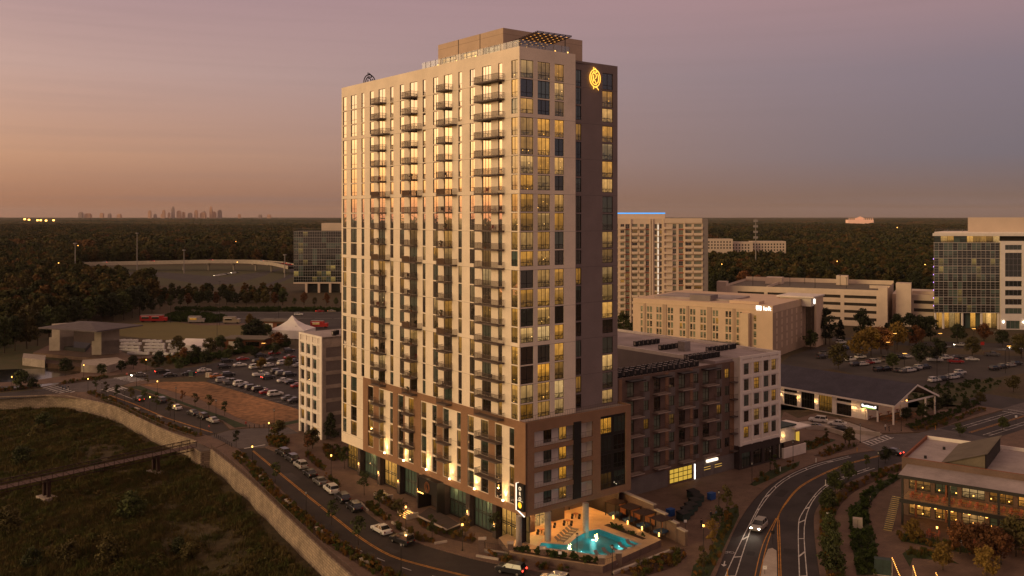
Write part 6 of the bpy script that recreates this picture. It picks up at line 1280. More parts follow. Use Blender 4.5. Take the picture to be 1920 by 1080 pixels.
# --- woods as one mass: instances of tree crowns and, far away, canopy lumps
def forest_mat():
    m = bpy.data.materials.new('forest_leaf'); m.use_nodes = True; n = m.node_tree.nodes; l = m.node_tree.links; b = n['Principled BSDF']; b.inputs['Roughness'].default_value = .9; b.inputs['Specular IOR Level'].default_value = .1
    oi = n.new('ShaderNodeObjectInfo'); r = ramp(n, [(0, (.038, .040, .016)), (.35, (.056, .054, .019)), (.6, (.074, .060, .021)), (.8, (.095, .064, .023)), (.93, (.11, .058, .022)), (.97, (.076, .06, .021))]); r.color_ramp.interpolation = 'CONSTANT'; l.new(oi.outputs['Random'], r.inputs[0])
    t = n.new('ShaderNodeTexCoord'); z = n.new('ShaderNodeTexNoise'); z.inputs['Scale'].default_value = .22; z.inputs['Detail'].default_value = 5; l.new(t.outputs['Object'], z.inputs[0]); r2 = ramp(n, [(.3, (.55,)*3), (.7, (1.35,)*3)]); l.new(z.outputs[0], r2.inputs[0])
    mm = n.new('ShaderNodeMix'); mm.data_type = 'RGBA'; mm.blend_type = 'MULTIPLY'; mm.inputs[0].default_value = 1; l.new(r.outputs[0], mm.inputs[6]); l.new(r2.outputs[0], mm.inputs[7]); l.new(mm.outputs[2], b.inputs['Base Color']); M['forest_leaf'] = m
forest_mat()
def proto_coll(name, meshes):
    c = bpy.data.collections.new(name)
    for i, me in enumerate(meshes): c.objects.link(bpy.data.objects.new(f'{name}_{i}', me))
    return c
def scatter(name, label, cat, pts, scl, coll, mat_=None):
    """one object of kind stuff that carries instances on its points"""
    me = bpy.data.meshes.new(name); me.from_pydata(pts, [], []); at_ = me.attributes.new('scl', 'FLOAT', 'POINT'); at_.data.foreach_set('value', scl)
    ar = me.attributes.new('rot', 'FLOAT', 'POINT'); ar.data.foreach_set('value', [random.uniform(0, 6.28) for _ in pts])
    o = link(name, me); tag(o, label, cat, kind='stuff')
    ng = bpy.data.node_groups.new(name, 'GeometryNodeTree'); ng.interface.new_socket('Geometry', in_out='INPUT', socket_type='NodeSocketGeometry'); ng.interface.new_socket('Geometry', in_out='OUTPUT', socket_type='NodeSocketGeometry')
    n = ng.nodes; l = ng.links; i = n.new('NodeGroupInput'); o_ = n.new('NodeGroupOutput'); ip = n.new('GeometryNodeInstanceOnPoints'); ci = n.new('GeometryNodeCollectionInfo'); ci.inputs[0].default_value = coll; ci.inputs[1].default_value = True; ci.inputs[2].default_value = True
    a1 = n.new('GeometryNodeInputNamedAttribute'); a1.data_type = 'FLOAT'; a1.inputs[0].default_value = 'scl'; a2 = n.new('GeometryNodeInputNamedAttribute'); a2.data_type = 'FLOAT'; a2.inputs[0].default_value = 'rot'; cx_ = n.new('ShaderNodeCombineXYZ'); l.new(a2.outputs[0], cx_.inputs[2])
    l.new(i.outputs[0], ip.inputs['Points']); l.new(ci.outputs[0], ip.inputs['Instance']); ip.inputs['Pick Instance'].default_value = True; l.new(cx_.outputs[0], ip.inputs['Rotation']); l.new(a1.outputs[0], ip.inputs['Scale']); l.new(ip.outputs[0], o_.inputs[0])
    md = o.modifiers.new('scatter', 'NODES'); md.node_group = ng; return o
woodc = proto_coll('wood_tree', [leaf_mesh('crown', 60+i, 15, 5.0, 1.5, 22, 34, .62, ['forest_leaf']) for i in range(5)])
def lump_mesh(seed, nb, R_, h, sub=2):
    import bmesh
    rng = random.Random(seed); bm = bmesh.new()
    for k in range(nb):
        g = bmesh.ops.create_icosphere(bm, subdivisions=sub, radius=1); a = rng.random()*6.28; d = R_*math.sqrt(rng.random()); s = R_*rng.uniform(.16, .3); cz = h*rng.uniform(.55, .85)
        for v in g['verts']: q = 1+.28*math.sin(v.co.x*5+k)*math.sin(v.co.y*6+k*2)+.15*math.sin(v.co.z*9+k); v.co = Vector((v.co.x*s*q+d*math.cos(a), v.co.y*s*q+d*math.sin(a), v.co.z*h*.34*q+cz))
    me = bpy.data.meshes.new('lump'); bm.to_mesh(me); bm.free(); me.materials.append(M['forest_leaf']); return me
midc = proto_coll('wood_clump', [leaf_mesh('clump', 80+i, 15, 16, 2, 46, 26, 1.5, ['forest_leaf'], flat=1.0) for i in range(4)])
farc = proto_coll('canopy', [lump_mesh(i, 22, 75, 16, 2) for i in range(4)])
nb_u = [-900, -200, 0, 60, 110, 250, 300, 660, 700, 1150, 1330, 1331, 1750, 1760, 2000, 2900]; nb_v = [672, 666, 655, 640, 612, 590, 570, 570, 560, 560, 560, 560, 556, 590, 600, 620]
clear = [[(140, 496), (400, 493), (562, 494), (580, 505), (580, 545), (440, 552), (300, 552), (215, 540), (150, 520)], [(532, 578), (532, 530), (700, 530), (700, 578)], [(1326, 460), (1488, 460), (1488, 452), (1326, 452)]]
def wood_pts(y0, y1, dens, seed, wmul=1.25):
    rng = np.random.default_rng(seed); A_ = .62*wmul*(y1*y1-y0*y0); n = int(A_*dens); Y = np.sqrt(rng.random(n)*(y1*y1-y0*y0)+y0*y0); X_ = (rng.random(n)*2-1)*Y*.62*wmul
    u = 960+F*X_/Y; v = HZ+F*H/Y; ok = v < np.interp(u, nb_u, nb_v); out_ = []
    for x, y, a, b, k in zip(X_, Y, u, v, ok):
        if not k or any(inside((a, b), c) for c in clear): continue
        out_.append((float(x), float(y), 0.0))
    return out_
P = wood_pts(360, 1250, 1/62, 3)
def wood_scale(x, y):
    u, v = 960+F*x/y, HZ+F*H/y
    return random.uniform(.38, .62) if 285 < u < 720 and v > 524 else random.uniform(.7, 1.25)
scatter('woods', 'dense dusky mixed woods stretching back behind the buildings', 'woods', P, [wood_scale(x, y) for x, y, z in P], woodc)
P = wood_pts(1200, 4200, 1/420, 4); P = [(x, y, 2.5*math.sin(x*.004)*math.sin(y*.003)) for x, y, z in P]; scatter('woods', 'brown-green autumn tree canopy in the middle distance', 'woods', P, [random.uniform(.8, 1.3) for _ in P], midc)
P = wood_pts(4000, 24000, 1/9500, 5, 1.15); P = [(x, y, 7*math.sin(x*.0011+1)*math.sin(y*.0007)) for x, y, z in P]; scatter('woods', 'dark tree canopy reaching the horizon', 'woods', P, [random.uniform(.9, 1.4) for _ in P], farc)
# lights among the far trees
lp = MB(); rng = random.Random(5)
for k in range(46):
    Y = rng.uniform(700, 3800); x = rng.uniform(-.55, .6)*Y; s = Y/F*.55; lp.box(x-s, x+s, Y-s, Y+s, 17.5, 17.5+2*s)
for u, v in ((46, 411), (54, 412), (70, 413), (76, 413), (86, 413.5), (100, 413)): Y = 5200; x = (u-960)/F*Y; z = H-(v-HZ)/F*Y; lp.box(x-5, x+5, Y, Y+4, z-4, z+4)
tag(lp.build('far_lights', 'lamp_warm'), 'scattered lights of far houses and a floodlit field among the trees', 'lights', kind='stuff')
# --- marsh growth, planting beds, hedges
def tuft_mesh(seed, n, h, r, mat, w=.05):
    rng = random.Random(seed); m = MB()
    for k in range(n):
        a = rng.random()*6.28; d = r*rng.random(); x, y = d*math.cos(a), d*math.sin(a); lx, ly = rng.uniform(-.35, .35)*h, rng.uniform(-.35, .35)*h; hh = h*rng.uniform(.6, 1.1); ca, sa = math.cos(a)*w, math.sin(a)*w
        m.poly([(x-sa, y+ca, 0), (x+sa, y-ca, 0), (x+lx*.5+sa*.6, y+ly*.5-ca*.6, hh*.65), (x+lx, y+ly, hh)])
    return m.mesh('tuft', [mat])
M['marsh_plant'] = None
def plant_mat(name, cols):
    m = bpy.data.materials.new(name); m.use_nodes = True; n = m.node_tree.nodes; l = m.node_tree.links; b = n['Principled BSDF']; b.inputs['Roughness'].default_value = .9; b.inputs['Specular IOR Level'].default_value = .1; oi = n.new('ShaderNodeObjectInfo'); r = ramp(n, [(i/len(cols), c) for i, c in enumerate(cols)]); l.new(oi.outputs['Random'], r.inputs[0]); l.new(r.outputs[0], b.inputs['Base Color']); M[name] = m
plant_mat('marsh_plant', [(.056, .060, .019), (.076, .068, .022), (.092, .070, .025), (.105, .075, .029), (.08, .06, .023), (.062, .066, .02)]); plant_mat('bed_plant', [(.05, .06, .016), (.10, .075, .02), (.15, .085, .022), (.17, .075, .02), (.06, .07, .02)]); plant_mat('hedge_plant', [(.03, .045, .013), (.045, .06, .016), (.035, .05, .015)])
marc = proto_coll('marsh_tuft', [tuft_mesh(1, 80, .85, 1.5, 'marsh_plant', .06), tuft_mesh(2, 70, 1.0, 1.2, 'marsh_plant', .06), tuft_mesh(3, 80, .7, 1.7, 'marsh_plant', .06), tuft_mesh(4, 70, .9, 1.6, 'marsh_plant', .06), tuft_mesh(7, 80, .6, 1.8, 'marsh_plant', .06), tuft_mesh(8, 90, 1.1, 1.2, 'marsh_plant', .06), tuft_mesh(9, 90, .8, 1.6, 'marsh_plant', .06), leaf_mesh('bush', 91, .8, 1.0, .05, 8, 24, .12, ['marsh_plant'])])
P = []; rng = random.Random(8); wp = [(p.x, p.y) for p in offset(wall_pts, -2.6)] + [(60, 60), (40, 30), (-300, 30), (-520, 280)]
while len(P) < 15000:
    y = 95+(280-95)*rng.random(); x = -y*.75+(y*.75+15)*rng.random()
    if not inside((x, y), wp): continue
    if math.sin(x*.06+2)*math.sin(y*.05)+.5*math.sin(x*.16+y*.12) < -.95 and rng.random() < .7: continue
    P.append((x, y, marsh_z(x, y)-.1))
scatter('marsh_growth', 'tangled brown and green marsh grasses and scrub below the stone wall', 'vegetation', P, [rng.uniform(.6, 1.35) for _ in P], marc)
bedc = proto_coll('bed_plant', [tuft_mesh(5, 40, .8, .45, 'bed_plant', .04), tuft_mesh(6, 40, 1.0, .4, 'bed_plant', .04), leaf_mesh('bush', 95, .9, .6, .05, 7, 18, .11, ['bed_plant']), leaf_mesh('bush', 96, .7, .55, .05, 7, 18, .1, ['bed_plant'])])
hedc = proto_coll('hedge_plant', [leaf_mesh('bush', 97+i, 1.2, .8, .05, 9, 22, .13, ['hedge_plant']) for i in range(3)])
def bed(pts, dens=1.1, soil='mulch', coll=None, label='', z=None, s=(.7, 1.2)):
    poly = [(p.x, p.y) for p in pts]; z = WALKZ+.03 if z is None else z
    sheet('planting_bed', poly, z, soil)
    x0, x1 = min(p[0] for p in poly), max(p[0] for p in poly); y0, y1 = min(p[1] for p in poly), max(p[1] for p in poly); r_ = random.Random(len(poly)*31+int(x0)); Q = []
    for _ in range(int((x1-x0)*(y1-y0)*dens)):
        q = (r_.uniform(x0, x1), r_.uniform(y0, y1))
        if inside(q, poly): Q.append((*q, z))
    if Q: scatter('planting', label, 'plants', Q, [r_.uniform(*s) for _ in Q], coll or bedc)
def strip(line, d0, d1, i0, i1): a = offset(line, d0)[i0:i1]; b = offset(line, d1)[i0:i1]; return [Vector((p.x, p.y, 0)) for p in a+b[::-1]]
nsl = len(street_l)
for j, (a, b) in enumerate(((1, 4), (4, 7), (7, 10), (10, 13), (13, 16), (16, 20))): bed(strip(street_l, -.5, -2.9, a, b+1), 1.5, label=f'tawny grasses in the {ORD[j]} kerb bed from the top, left of the curving street')
bed([Vector((*p, 0)) for p in offset([Vector((q.x, q.y)) for q in up_l], .5)]+[Vector((*p, 0)) for p in offset([Vector((q.x, q.y)) for q in up_l], 3)][::-1], 1.2, label='rust-brown grasses in the long bed beside the upper left street')
for j, pts in enumerate(([(571, 848), (592, 861), (610, 884), (600, 882), (573, 858)], [(606, 890), (628, 905), (641, 914), (632, 916)], [(672, 938), (700, 950), (734, 976), (722, 980), (690, 956)], [(738, 984), (760, 994), (800, 1008), (815, 1020), (790, 1018), (750, 1000)], [(700, 928), (730, 936), (762, 962), (752, 968), (715, 945)], [(780, 972), (850, 1000), (895, 1012), (885, 1022), (835, 1010), (790, 990)], [(905, 1042), (940, 1047), (982, 1056), (975, 1061), (930, 1052)], [(1002, 1062), (1030, 1066), (1070, 1072), (1062, 1077), (1015, 1070)], [(604, 838), (640, 842), (650, 862), (622, 866), (606, 850)], [(498, 822), (530, 818), (545, 832), (530, 843), (505, 838)])):
    bed(px(pts), 1.5, label=f'green and ochre planting in the pavement bed by the tower, {ORD[j]} of ten')
bed(px([(1165, 1076), (1240, 1044), (1282, 1030), (1288, 1045), (1262, 1066), (1200, 1085)]), 1.2, label='low rust and green planting in front of the pool terrace')
bed(px([(1300, 1062), (1330, 1040), (1362, 958), (1384, 950), (1386, 968), (1352, 1040), (1330, 1085), (1295, 1085)]), .5, 'verge', label='grass strip with a few shrubs left of the avenue')
bed(px([(1405, 910), (1440, 885), (1500, 866), (1497, 875), (1452, 897), (1415, 913)]), .3, 'verge', label='narrow grass verge beside the avenue bend')
bed(px([(1525, 856), (1560, 842), (1612, 834), (1600, 842), (1545, 858)]), .8, label='mulched bed on the inside of the avenue bend')
bed(px([(1470, 846), (1500, 838), (1540, 820), (1568, 826), (1530, 842), (1480, 852)]), .6, 'verge', label='planted bed below the kiosk planter')
bed(strip(avR, -1.0, -3.6, 3, 26), .9, label='shrubby planted strip along the right kerb of the avenue')
bed(px([(1590, 960), (1610, 940), (1650, 905), (1685, 892), (1686, 900), (1650, 922), (1628, 950), (1630, 985), (1640, 1010), (1650, 1080), (1606, 1080), (1596, 1010)]), .8, 'verge', hedc, 'dark hedge and grass between the winding path and the restaurant walk', s=(.5, 1.0))
bed(px([(1682, 1000), (1720, 1006), (1800, 1025), (1870, 1035), (1860, 1046), (1780, 1034), (1690, 1016)]), 1.1, 'verge', bedc, 'low planting along the restaurant terrace')
bed(px([(1692, 1040), (1705, 1030), (1760, 1038), (1800, 1060), (1760, 1052), (1712, 1048), (1706, 1065)]), .9, 'verge', bedc, 'crescent bed on the restaurant plaza')
bed(px([(1695, 800), (1760, 778), (1830, 752), (1835, 760), (1770, 790), (1710, 806)]), 1.0, 'mulch', hedc, 'dark shrubs along the open end of the market hall', s=(.35, .7))
bed(px([(1706, 806), (1760, 792), (1845, 766), (1850, 771), (1770, 800), (1715, 812)]), .6, label='thin verge bed between the hall pavement and the road')
bed([W(84, 66), W(170, 30), W(176, 22), W(172, 10), W(165, 62), W(130, 78)], .12, 'grass', hedc, 'rough grass slope behind the market hall', z=.02, s=(.7, 1.4))
bed(px([(1700, 735), (1790, 718), (1880, 712), (1870, 728), (1800, 755), (1730, 760)]), .12, 'grass', hedc, 'rough grass between the right parking lot and the side street', z=.025)
bed(px([(75, 727), (0, 735), (-100, 742), (-100, 738), (0, 731), (70, 724)]), .8, label='dry bed along the far left road')
bed(px([(108, 723), (150, 716), (205, 708), (200, 705), (150, 712), (110, 719)]), .9, z=.06, label='dry brown bed along the pond-side path')
bed(px([(330, 690), (420, 672), (470, 662), (540, 650), (545, 646), (470, 655), (400, 668), (330, 680)]), .5, z=.04, coll=hedc, label='shrubs along the park side of the cross street', s=(.8, 1.8))
bed(px([(260, 680), (330, 668), (345, 662), (380, 664), (340, 680), (290, 690)]), .35, 'grass', bedc, z=.045, label='ochre shrubs between the seats and the cross street', s=(1, 2))
bed(px([(300, 600), (330, 588), (400, 592), (430, 600), (400, 606), (330, 604)]), .25, 'grass', hedc, z=.03, label='dark planted slope beyond the lawn', s=(1, 2.2))
bed(px([(330, 584), (640, 585), (640, 581), (330, 580)]), .3, 'grass', hedc, z=.05, label='long hedge dividing the far left parking lot', s=(1.2, 1.8))
# ------------------------------------------------------------------ vehicles
def car_meshes(kind):
    L_, Wd, prof, gb, gt, gz0, gz1 = {
        'sedan': (4.7, .9, [(-2.35, .35), (2.3, .35), (2.36, .62), (2.2, .80), (1.15, .97), (-1.55, 1.0), (-2.25, .95), (-2.38, .7)], (-1.75, 1.05), (-1.0, .25), .97, 1.45),
        'suv': (4.7, .94, [(-2.3, .38), (2.3, .38), (2.36, .75), (2.2, .98), (1.2, 1.08), (-2.2, 1.12), (-2.34, .8)], (-2.2, 1.15), (-1.95, .35), 1.08, 1.72),
        'pickup': (5.6, .97, [(-2.8, .45), (2.7, .45), (2.78, .85), (2.6, 1.08), (1.5, 1.15), (-2.75, 1.12), (-2.82, .8)], (-.75, 1.45), (-.55, .75), 1.13, 1.82)}[kind]
    b = MB(); k = len(prof); n = len(b.v)
    for y, ins in ((-Wd, 0), (-Wd+.08, .0), (Wd-.08, 0), (Wd, 0)):
        for x, z in prof:
            zz = z-(.07 if abs(y) == Wd and z > .6 else 0); xx = x*(.965 if abs(y) == Wd else 1); b.v.append((xx, y, zz))
    for r_ in range(3):
        for i in range(k): j = (i+1) % k; b.f.append((n+r_*k+j, n+r_*k+i, n+(r_+1)*k+i, n+(r_+1)*k+j)); b.m.append(0)
    b.f.append(tuple(n+i for i in range(k))); b.m.append(0); b.f.append(tuple(n+3*k+k-1-i for i in range(k))); b.m.append(0)
    a0, a1 = gb; c0, c1 = gt; w0, w1 = Wd-.06, Wd-.22
    b.prism([(c0, -w1), (c1, -w1), (c1, w1), (c0, w1)], gz1-.04, gz1+.02)          # roof
    def pil(xb, xt, s): 
        for q in (.06,): b.poly([(xb-q, s*(w0+.012), gz0), (xb+q, s*(w0+.012), gz0), (xt+q, s*(w1+.012), gz1), (xt-q, s*(w1+.012), gz1)] if s < 0 else [(xb+q, s*(w0+.012), gz0), (xb-q, s*(w0+.012), gz0), (xt-q, s*(w1+.012), gz1), (xt+q, s*(w1+.012), gz1)])
    for s in (-1, 1):
        pil((a0+a1)/2, (c0+c1)/2, s); pil(a0+.06, c0+.06, s); pil(a1-.06, c1-.06, s)
        b.box(a1-.55, a1-.35, s*(Wd+.06)-.09, s*(Wd+.06)+.09, gz0+.02, gz0+.16)
    if kind == 'pickup': b.box(-2.7, -.85, -.8, .8, 1.0, 1.001); b.box(-2.72, -.8, -.95, -.85, 1.1, 1.25); b.box(-2.72, -.8, .85, .95, 1.1, 1.25); b.box(-2.78, -2.68, -.95, .95, 1.1, 1.25)
    g = MB(); V8 = [(a0, -w0, gz0-.02), (a1, -w0, gz0-.02), (a1, w0, gz0-.02), (a0, w0, gz0-.02), (c0, -w1, gz1-.03), (c1, -w1, gz1-.03), (c1, w1, gz1-.03), (c0, w1, gz1-.03)]
    g.v = V8; 
    for q in ((4, 5, 6, 7), (0, 1, 5, 4), (1, 2, 6, 5), (2, 3, 7, 6), (3, 0, 4, 7)): g.f.append(q); g.m.append(0)
    wh = MB(); wh.tube((0, -.12, 0), (0, .12, 0), .34, n=14); wh.tube((0, -.135, 0), (0, .135, 0), .2, n=10, m=1)
    hz = {'sedan': .66, 'suv': .8, 'pickup': .88}[kind]; xf = max(p[0] for p in prof)-.05; xr = min(p[0] for p in prof)+.02
    hl = MB().box(-.06, .05, -.17, .17, -.07, .07); tl = MB().box(-.05, .06, -.14, .14, -.09, .11)
    return dict(body=b.mesh('body', ['paint_black']), glass=g.mesh('windows', ['car_glass']), wheel=wh.mesh('wheel', ['tyre', 'rim']), head=hl.mesh('headlight', ['head_off']), tail=tl.mesh('taillight', ['tail_off']), hz=hz, xf=xf, xr=xr, wy=Wd-.12, wx=L_*.31, w=Wd)
CARS = {k: car_meshes(k) for k in ('sedan', 'suv', 'pickup')}
CPAINT = {'white': 'paint_whitecar', 'silver': 'paint_silver', 'grey': 'paint_grey', 'black': 'paint_black', 'dark grey': 'paint_dark', 'red': 'paint_red', 'blue': 'paint_blue', 'tan': 'paint_tan', 'orange': 'paint_orange'}
def car(p, rz_, kind, colr, label, group=None, head=False, tail=False, parts=True):
    c = CARS[kind]; t = thing('pickup_truck' if kind == 'pickup' else 'car', label, 'pickup' if kind == 'pickup' else 'car', (p.x, p.y, ROADZ+.005), rz_, group)
    b = link('body', c['body'], t); b.material_slots[0].link = 'OBJECT'; b.material_slots[0].material = M[CPAINT[colr]]; link('windows', c['glass'], t)
    for x in (-1, 1):
        for y in (-1, 1): link('wheel', c['wheel'], t, (x*c['wx'], y*c['wy'], .34))
    for y in (-1, 1):
        h = link('headlight', c['head'], t, (c['xf'], y*(c['w']-.26), c['hz'])); q = link('taillight', c['tail'], t, (c['xr'], y*(c['w']-.22), c['hz']+.1))
        if head: h.material_slots[0].link = 'OBJECT'; h.material_slots[0].material = M['head_on']
        if tail: q.material_slots[0].link = 'OBJECT'; q.material_slots[0].material = M['tail_on']
    if head:
        for y in (-.6, .6): lt = lamp_light('headlight_beam', 'SPOT', (c['xf']+.15, y, c['hz']), 240, (1, .85, .62), .05, t, 60); lt.rotation_euler = Vector((1, 0, -.12)).to_track_quat('-Z', 'Y').to_euler()
    return t
def heading(line, p):
    i = min(range(len(line)-1), key=lambda i: (Vector((line[i][0], line[i][1]))-Vector((p.x, p.y))).length); a, b = line[i], line[i+1]; return math.atan2(b[1]-a[1], b[0]-a[0])
def row_of_cars(lst, where, rz_=None, line=None, flip=0.0, group=None):
    lst = sorted(lst, key=lambda q: q[0]); cnt = {}
    for i, q in enumerate(lst):
        u, v, kind, colr = q[:4]; opt = q[4] if len(q) > 4 else ''
        p = G(u, v, .7); a = heading(line, p)+flip if line is not None else rz_
        if 'f' in opt: a += math.pi
        nm = {'sedan': 'sedan', 'suv': 'SUV', 'pickup': 'pickup truck'}[kind]
        car(p, a, kind, colr, f'{colr} {nm}, {ORD[i]} from the left {where}', group or 'cars '+where, 'h' in opt, 't' in opt)
row_of_cars([(530.5, 847, 'suv', 'black'), (547, 858, 'suv', 'dark grey'), (564, 871, 'suv', 'silver'), (581, 886, 'sedan', 'black'), (600, 901, 'sedan', 'grey'), (621, 916, 'suv', 'white'), (642, 932, 'suv', 'black'), (664, 949, 'suv', 'black'), (715, 991, 'sedan', 'white'), (754, 1011, 'suv', 'black'), (958, 1066, 'suv', 'black', 't'), (1040, 1086, 'suv', 'silver')], 'parked along the tower kerb', line=offset(street_r, -1.3), flip=math.pi)
row_of_cars([(261, 747, 'sedan', 'black', 't'), (302, 750, 'suv', 'dark grey'), (330, 763, 'sedan', 'white'), (362, 773, 'sedan', 'dark grey'), (380, 780, 'suv', 'black'), (399, 787, 'sedan', 'silver')], 'on the upper left street', line=up_r, flip=0)
row_of_cars([(260, 702.5, 'sedan', 'grey', 'hf'), (304, 696.5, 'suv', 'black', 't'), (319, 703, 'sedan', 'black', ''), (353, 699.5, 'sedan', 'black', 'tf'), (383, 693.5, 'sedan', 'white'), (421, 687.5, 'suv', 'black'), (450, 683.5, 'sedan', 'white')], 'driving on the cross street', rz_=R(31))
row_of_cars([(425, 676, 'suv', 'black'), (455, 672.5, 'sedan', 'red'), (488, 666, 'suv', 'dark grey'), (515, 661.5, 'sedan', 'red'), (542, 657, 'suv', 'dark grey')], 'parked along the park edge', rz_=R(33))
lotr = math.atan2(Bx.y, Bx.x)
row_of_cars([(418, 712, 'suv', 'silver'), (435, 716, 'pickup', 'grey'), (451, 719, 'suv', 'white'), (461, 723, 'sedan', 'black'), (473, 726.5, 'suv', 'dark grey'), (486, 730, 'suv', 'black'), (501, 734, 'sedan', 'red'), (516, 738, 'suv', 'white'), (542, 745.5, 'sedan', 'grey'), (554, 750, 'sedan', 'dark grey')], 'in the row beside the dirt lot', rz_=lotr)
row_of_cars([(489, 701.5, 'pickup', 'white'), (503, 707, 'suv', 'dark grey', 't'), (520, 696, 'suv', 'dark grey'), (529, 700, 'suv', 'grey'), (543, 702, 'suv', 'black'), (533, 712.5, 'sedan', 'white'), (547, 716, 'sedan', 'black'), (559, 722, 'sedan', 'red'), (407, 704, 'sedan', 'orange'), (428, 702, 'suv', 'black')], 'in the middle rows of the left lot', rz_=lotr)  # the orange sedan stands in for a small yellow loader
row_of_cars([(479, 687.5, 'suv', 'white'), (505, 684, 'sedan', 'white'), (531, 680, 'suv', 'white'), (549, 678.5, 'pickup', 'dark grey'), (484, 678, 'suv', 'black'), (510, 673, 'sedan', 'dark grey'), (543, 669, 'sedan', 'red'), (560, 684, 'sedan', 'silver')], 'in the back rows of the left lot', rz_=lotr+R(10))
row_of_cars([(1753, 674.5, 'pickup', 'white'), (1775, 670.5, 'suv', 'white'), (1792, 677.5, 'pickup', 'red'), (1795, 669.5, 'sedan', 'dark grey'), (1823, 673, 'sedan', 'white'), (1861, 664, 'pickup', 'grey')], 'in the upper rows of the right lot', rz_=R(-6))
row_of_cars([(1594, 673.5, 'suv', 'white'), (1604, 682.5, 'suv', 'dark grey'), (1618, 681.5, 'sedan', 'white'), (1613, 668.5, 'suv', 'white'), (1629, 679, 'sedan', 'red'), (1640, 677.5, 'suv', 'white'), (1650, 675, 'sedan', 'tan'), (1664, 671.5, 'suv', 'dark grey'), (1687.5, 670, 'suv', 'black'), (1701, 668, 'sedan', 'white'), (1584, 652, 'suv', 'blue'), (1577, 641.5, 'suv', 'white'), (1545, 661, 'sedan', 'grey'), (1553, 664.5, 'sedan', 'grey'), (1541, 668.5, 'suv', 'dark grey'), (1600, 644, 'sedan', 'white')], 'around the golden trees of the right lot', rz_=R(25))
row_of_cars([(1648, 692.5, 'suv', 'black'), (1662, 691.5, 'suv', 'black'), (1686, 693.5, 'sedan', 'dark grey'), (1696, 694.5, 'sedan', 'grey'), (1706, 693.5, 'suv', 'white'), (1715, 691.5, 'sedan', 'dark grey'), (1724, 688.5, 'suv', 'white'), (1735, 687.5, 'suv', 'dark grey')], 'in the middle row of the right lot', rz_=R(28))
row_of_cars([(1752, 712, 'suv', 'white'), (1767, 710, 'suv', 'dark grey'), (1777, 707.5, 'sedan', 'silver'), (1787, 706.5, 'suv', 'white'), (1796, 704.5, 'suv', 'grey'), (1800, 698, 'suv', 'white'), (1865, 690, 'suv', 'black'), (1880, 687, 'suv', 'dark grey'), (1894, 684, 'sedan', 'silver'), (1906, 681, 'suv', 'dark grey')], 'in the near rows of the right lot', rz_=R(28))
row_of_cars([(1534, 786.5, 'suv', 'white'), (1570, 793, 'sedan', 'white'), (1527, 799, 'sedan', 'dark grey'), (1574, 803, 'sedan', 'black', 't')], 'in the small court by the market hall', rz_=R(150))
car(G(1423, 985, .7), R(-122), 'suv', 'silver', 'silver SUV with bright headlights driving towards the camera on the avenue', None, True)
car(G(1673, 846, .7), R(128), 'sedan', 'black', 'dark car with red brake lights at the paved crossing', None, False, True)
row_of_cars([(560, 589, 'suv', 'white'), (600, 583, 'sedan', 'red', 't'), (622, 583, 'sedan', 'tan', 't')], 'in the nearly empty far left lot', rz_=R(2))
row_of_cars([(1800, 646, 'sedan', 'silver', 'h'), (1905, 652, 'sedan', 'white', 'h')], 'on the far right road', rz_=R(172))
for i, (u, v, hl) in enumerate([(406, 518, 1), (413, 517, 1), (419, 516, 1), (424, 515.5, 0), (430, 514, 1), (438, 513, 1), (444, 512, 0)]):
    p = G(u, v); car(p, R(205 if hl else 25), 'suv' if i % 2 else 'sedan', 'white' if hl else 'dark grey', f'car with its lights on in the highway queue, {ORD[i]} from the left', 'highway queue', bool(hl), not hl)
for i, (u, c_) in enumerate([(207, 'white'), (285, 'red'), (391, 'red'), (486, 'white'), (530, 'red'), (541, 'red')]):
    j = min(range(len(FP)), key=lambda k: abs(960+F*FP[k].x/FP[k].y-u)); t = car(FP[j], 0, 'suv', c_, f'{c_} car crossing the flyover, {ORD[i]} from the left', 'cars on the flyover', False, True); t.location.z = float(FZ[j])+.01; t.rotation_euler.z = R(185)

# ------------------------------------------------------------------ street furniture
lm = MB(); lm.cyl(0, 0, 0, .35, .16, .12, 8); lm.cyl(0, 0, .35, 4.0, .06, .05, 7); lm.cyl(0, 0, 4.0, 4.08, .2, .22, 8); lm.cyl(0, 0, 4.5, 4.66, .26, .06, 8)
for a in range(4): lm.tube((.18*math.cos(a*1.57), .18*math.sin(a*1.57), 4.05), (.2*math.cos(a*1.57), .2*math.sin(a*1.57), 4.5), .015, n=4)
LPOST = lm.mesh('post', ['black_metal']); LGLOBE = MB().cyl(0, 0, 4.1, 4.48, .13, .15, 8).mesh('lantern', ['head_off'])
lamps = [(165, 737, 1), (191, 744, 0), (234, 760, 0), (281, 774, 1), (327, 792, 1), (376, 813, 0), (473, 875, 1), (574, 969, 0), (752, 1075, 0)]
lamps2 = [(256, 725, 0), (295, 742, 1), (330, 756, 0), (405, 781, 0), (514, 801, 0), (504, 827, 1), (274, 698, 1), (157, 709, 1), (22, 733, 1)]
lamps3 = [(621, 893, 1), (761, 998, 1), (867, 1034, 1), (1082, 1056, 0), (1148, 1080, 0)]
lamps4 = [(1319, 1036, 1), (1348, 968, 0), (1410, 910, 0), (1444, 884, 0), (1487, 866, 0), (1613, 831, 0), (1647, 888, 0), (1690, 809, 0), (1757, 1040, 2), (1877, 1060, 2)]
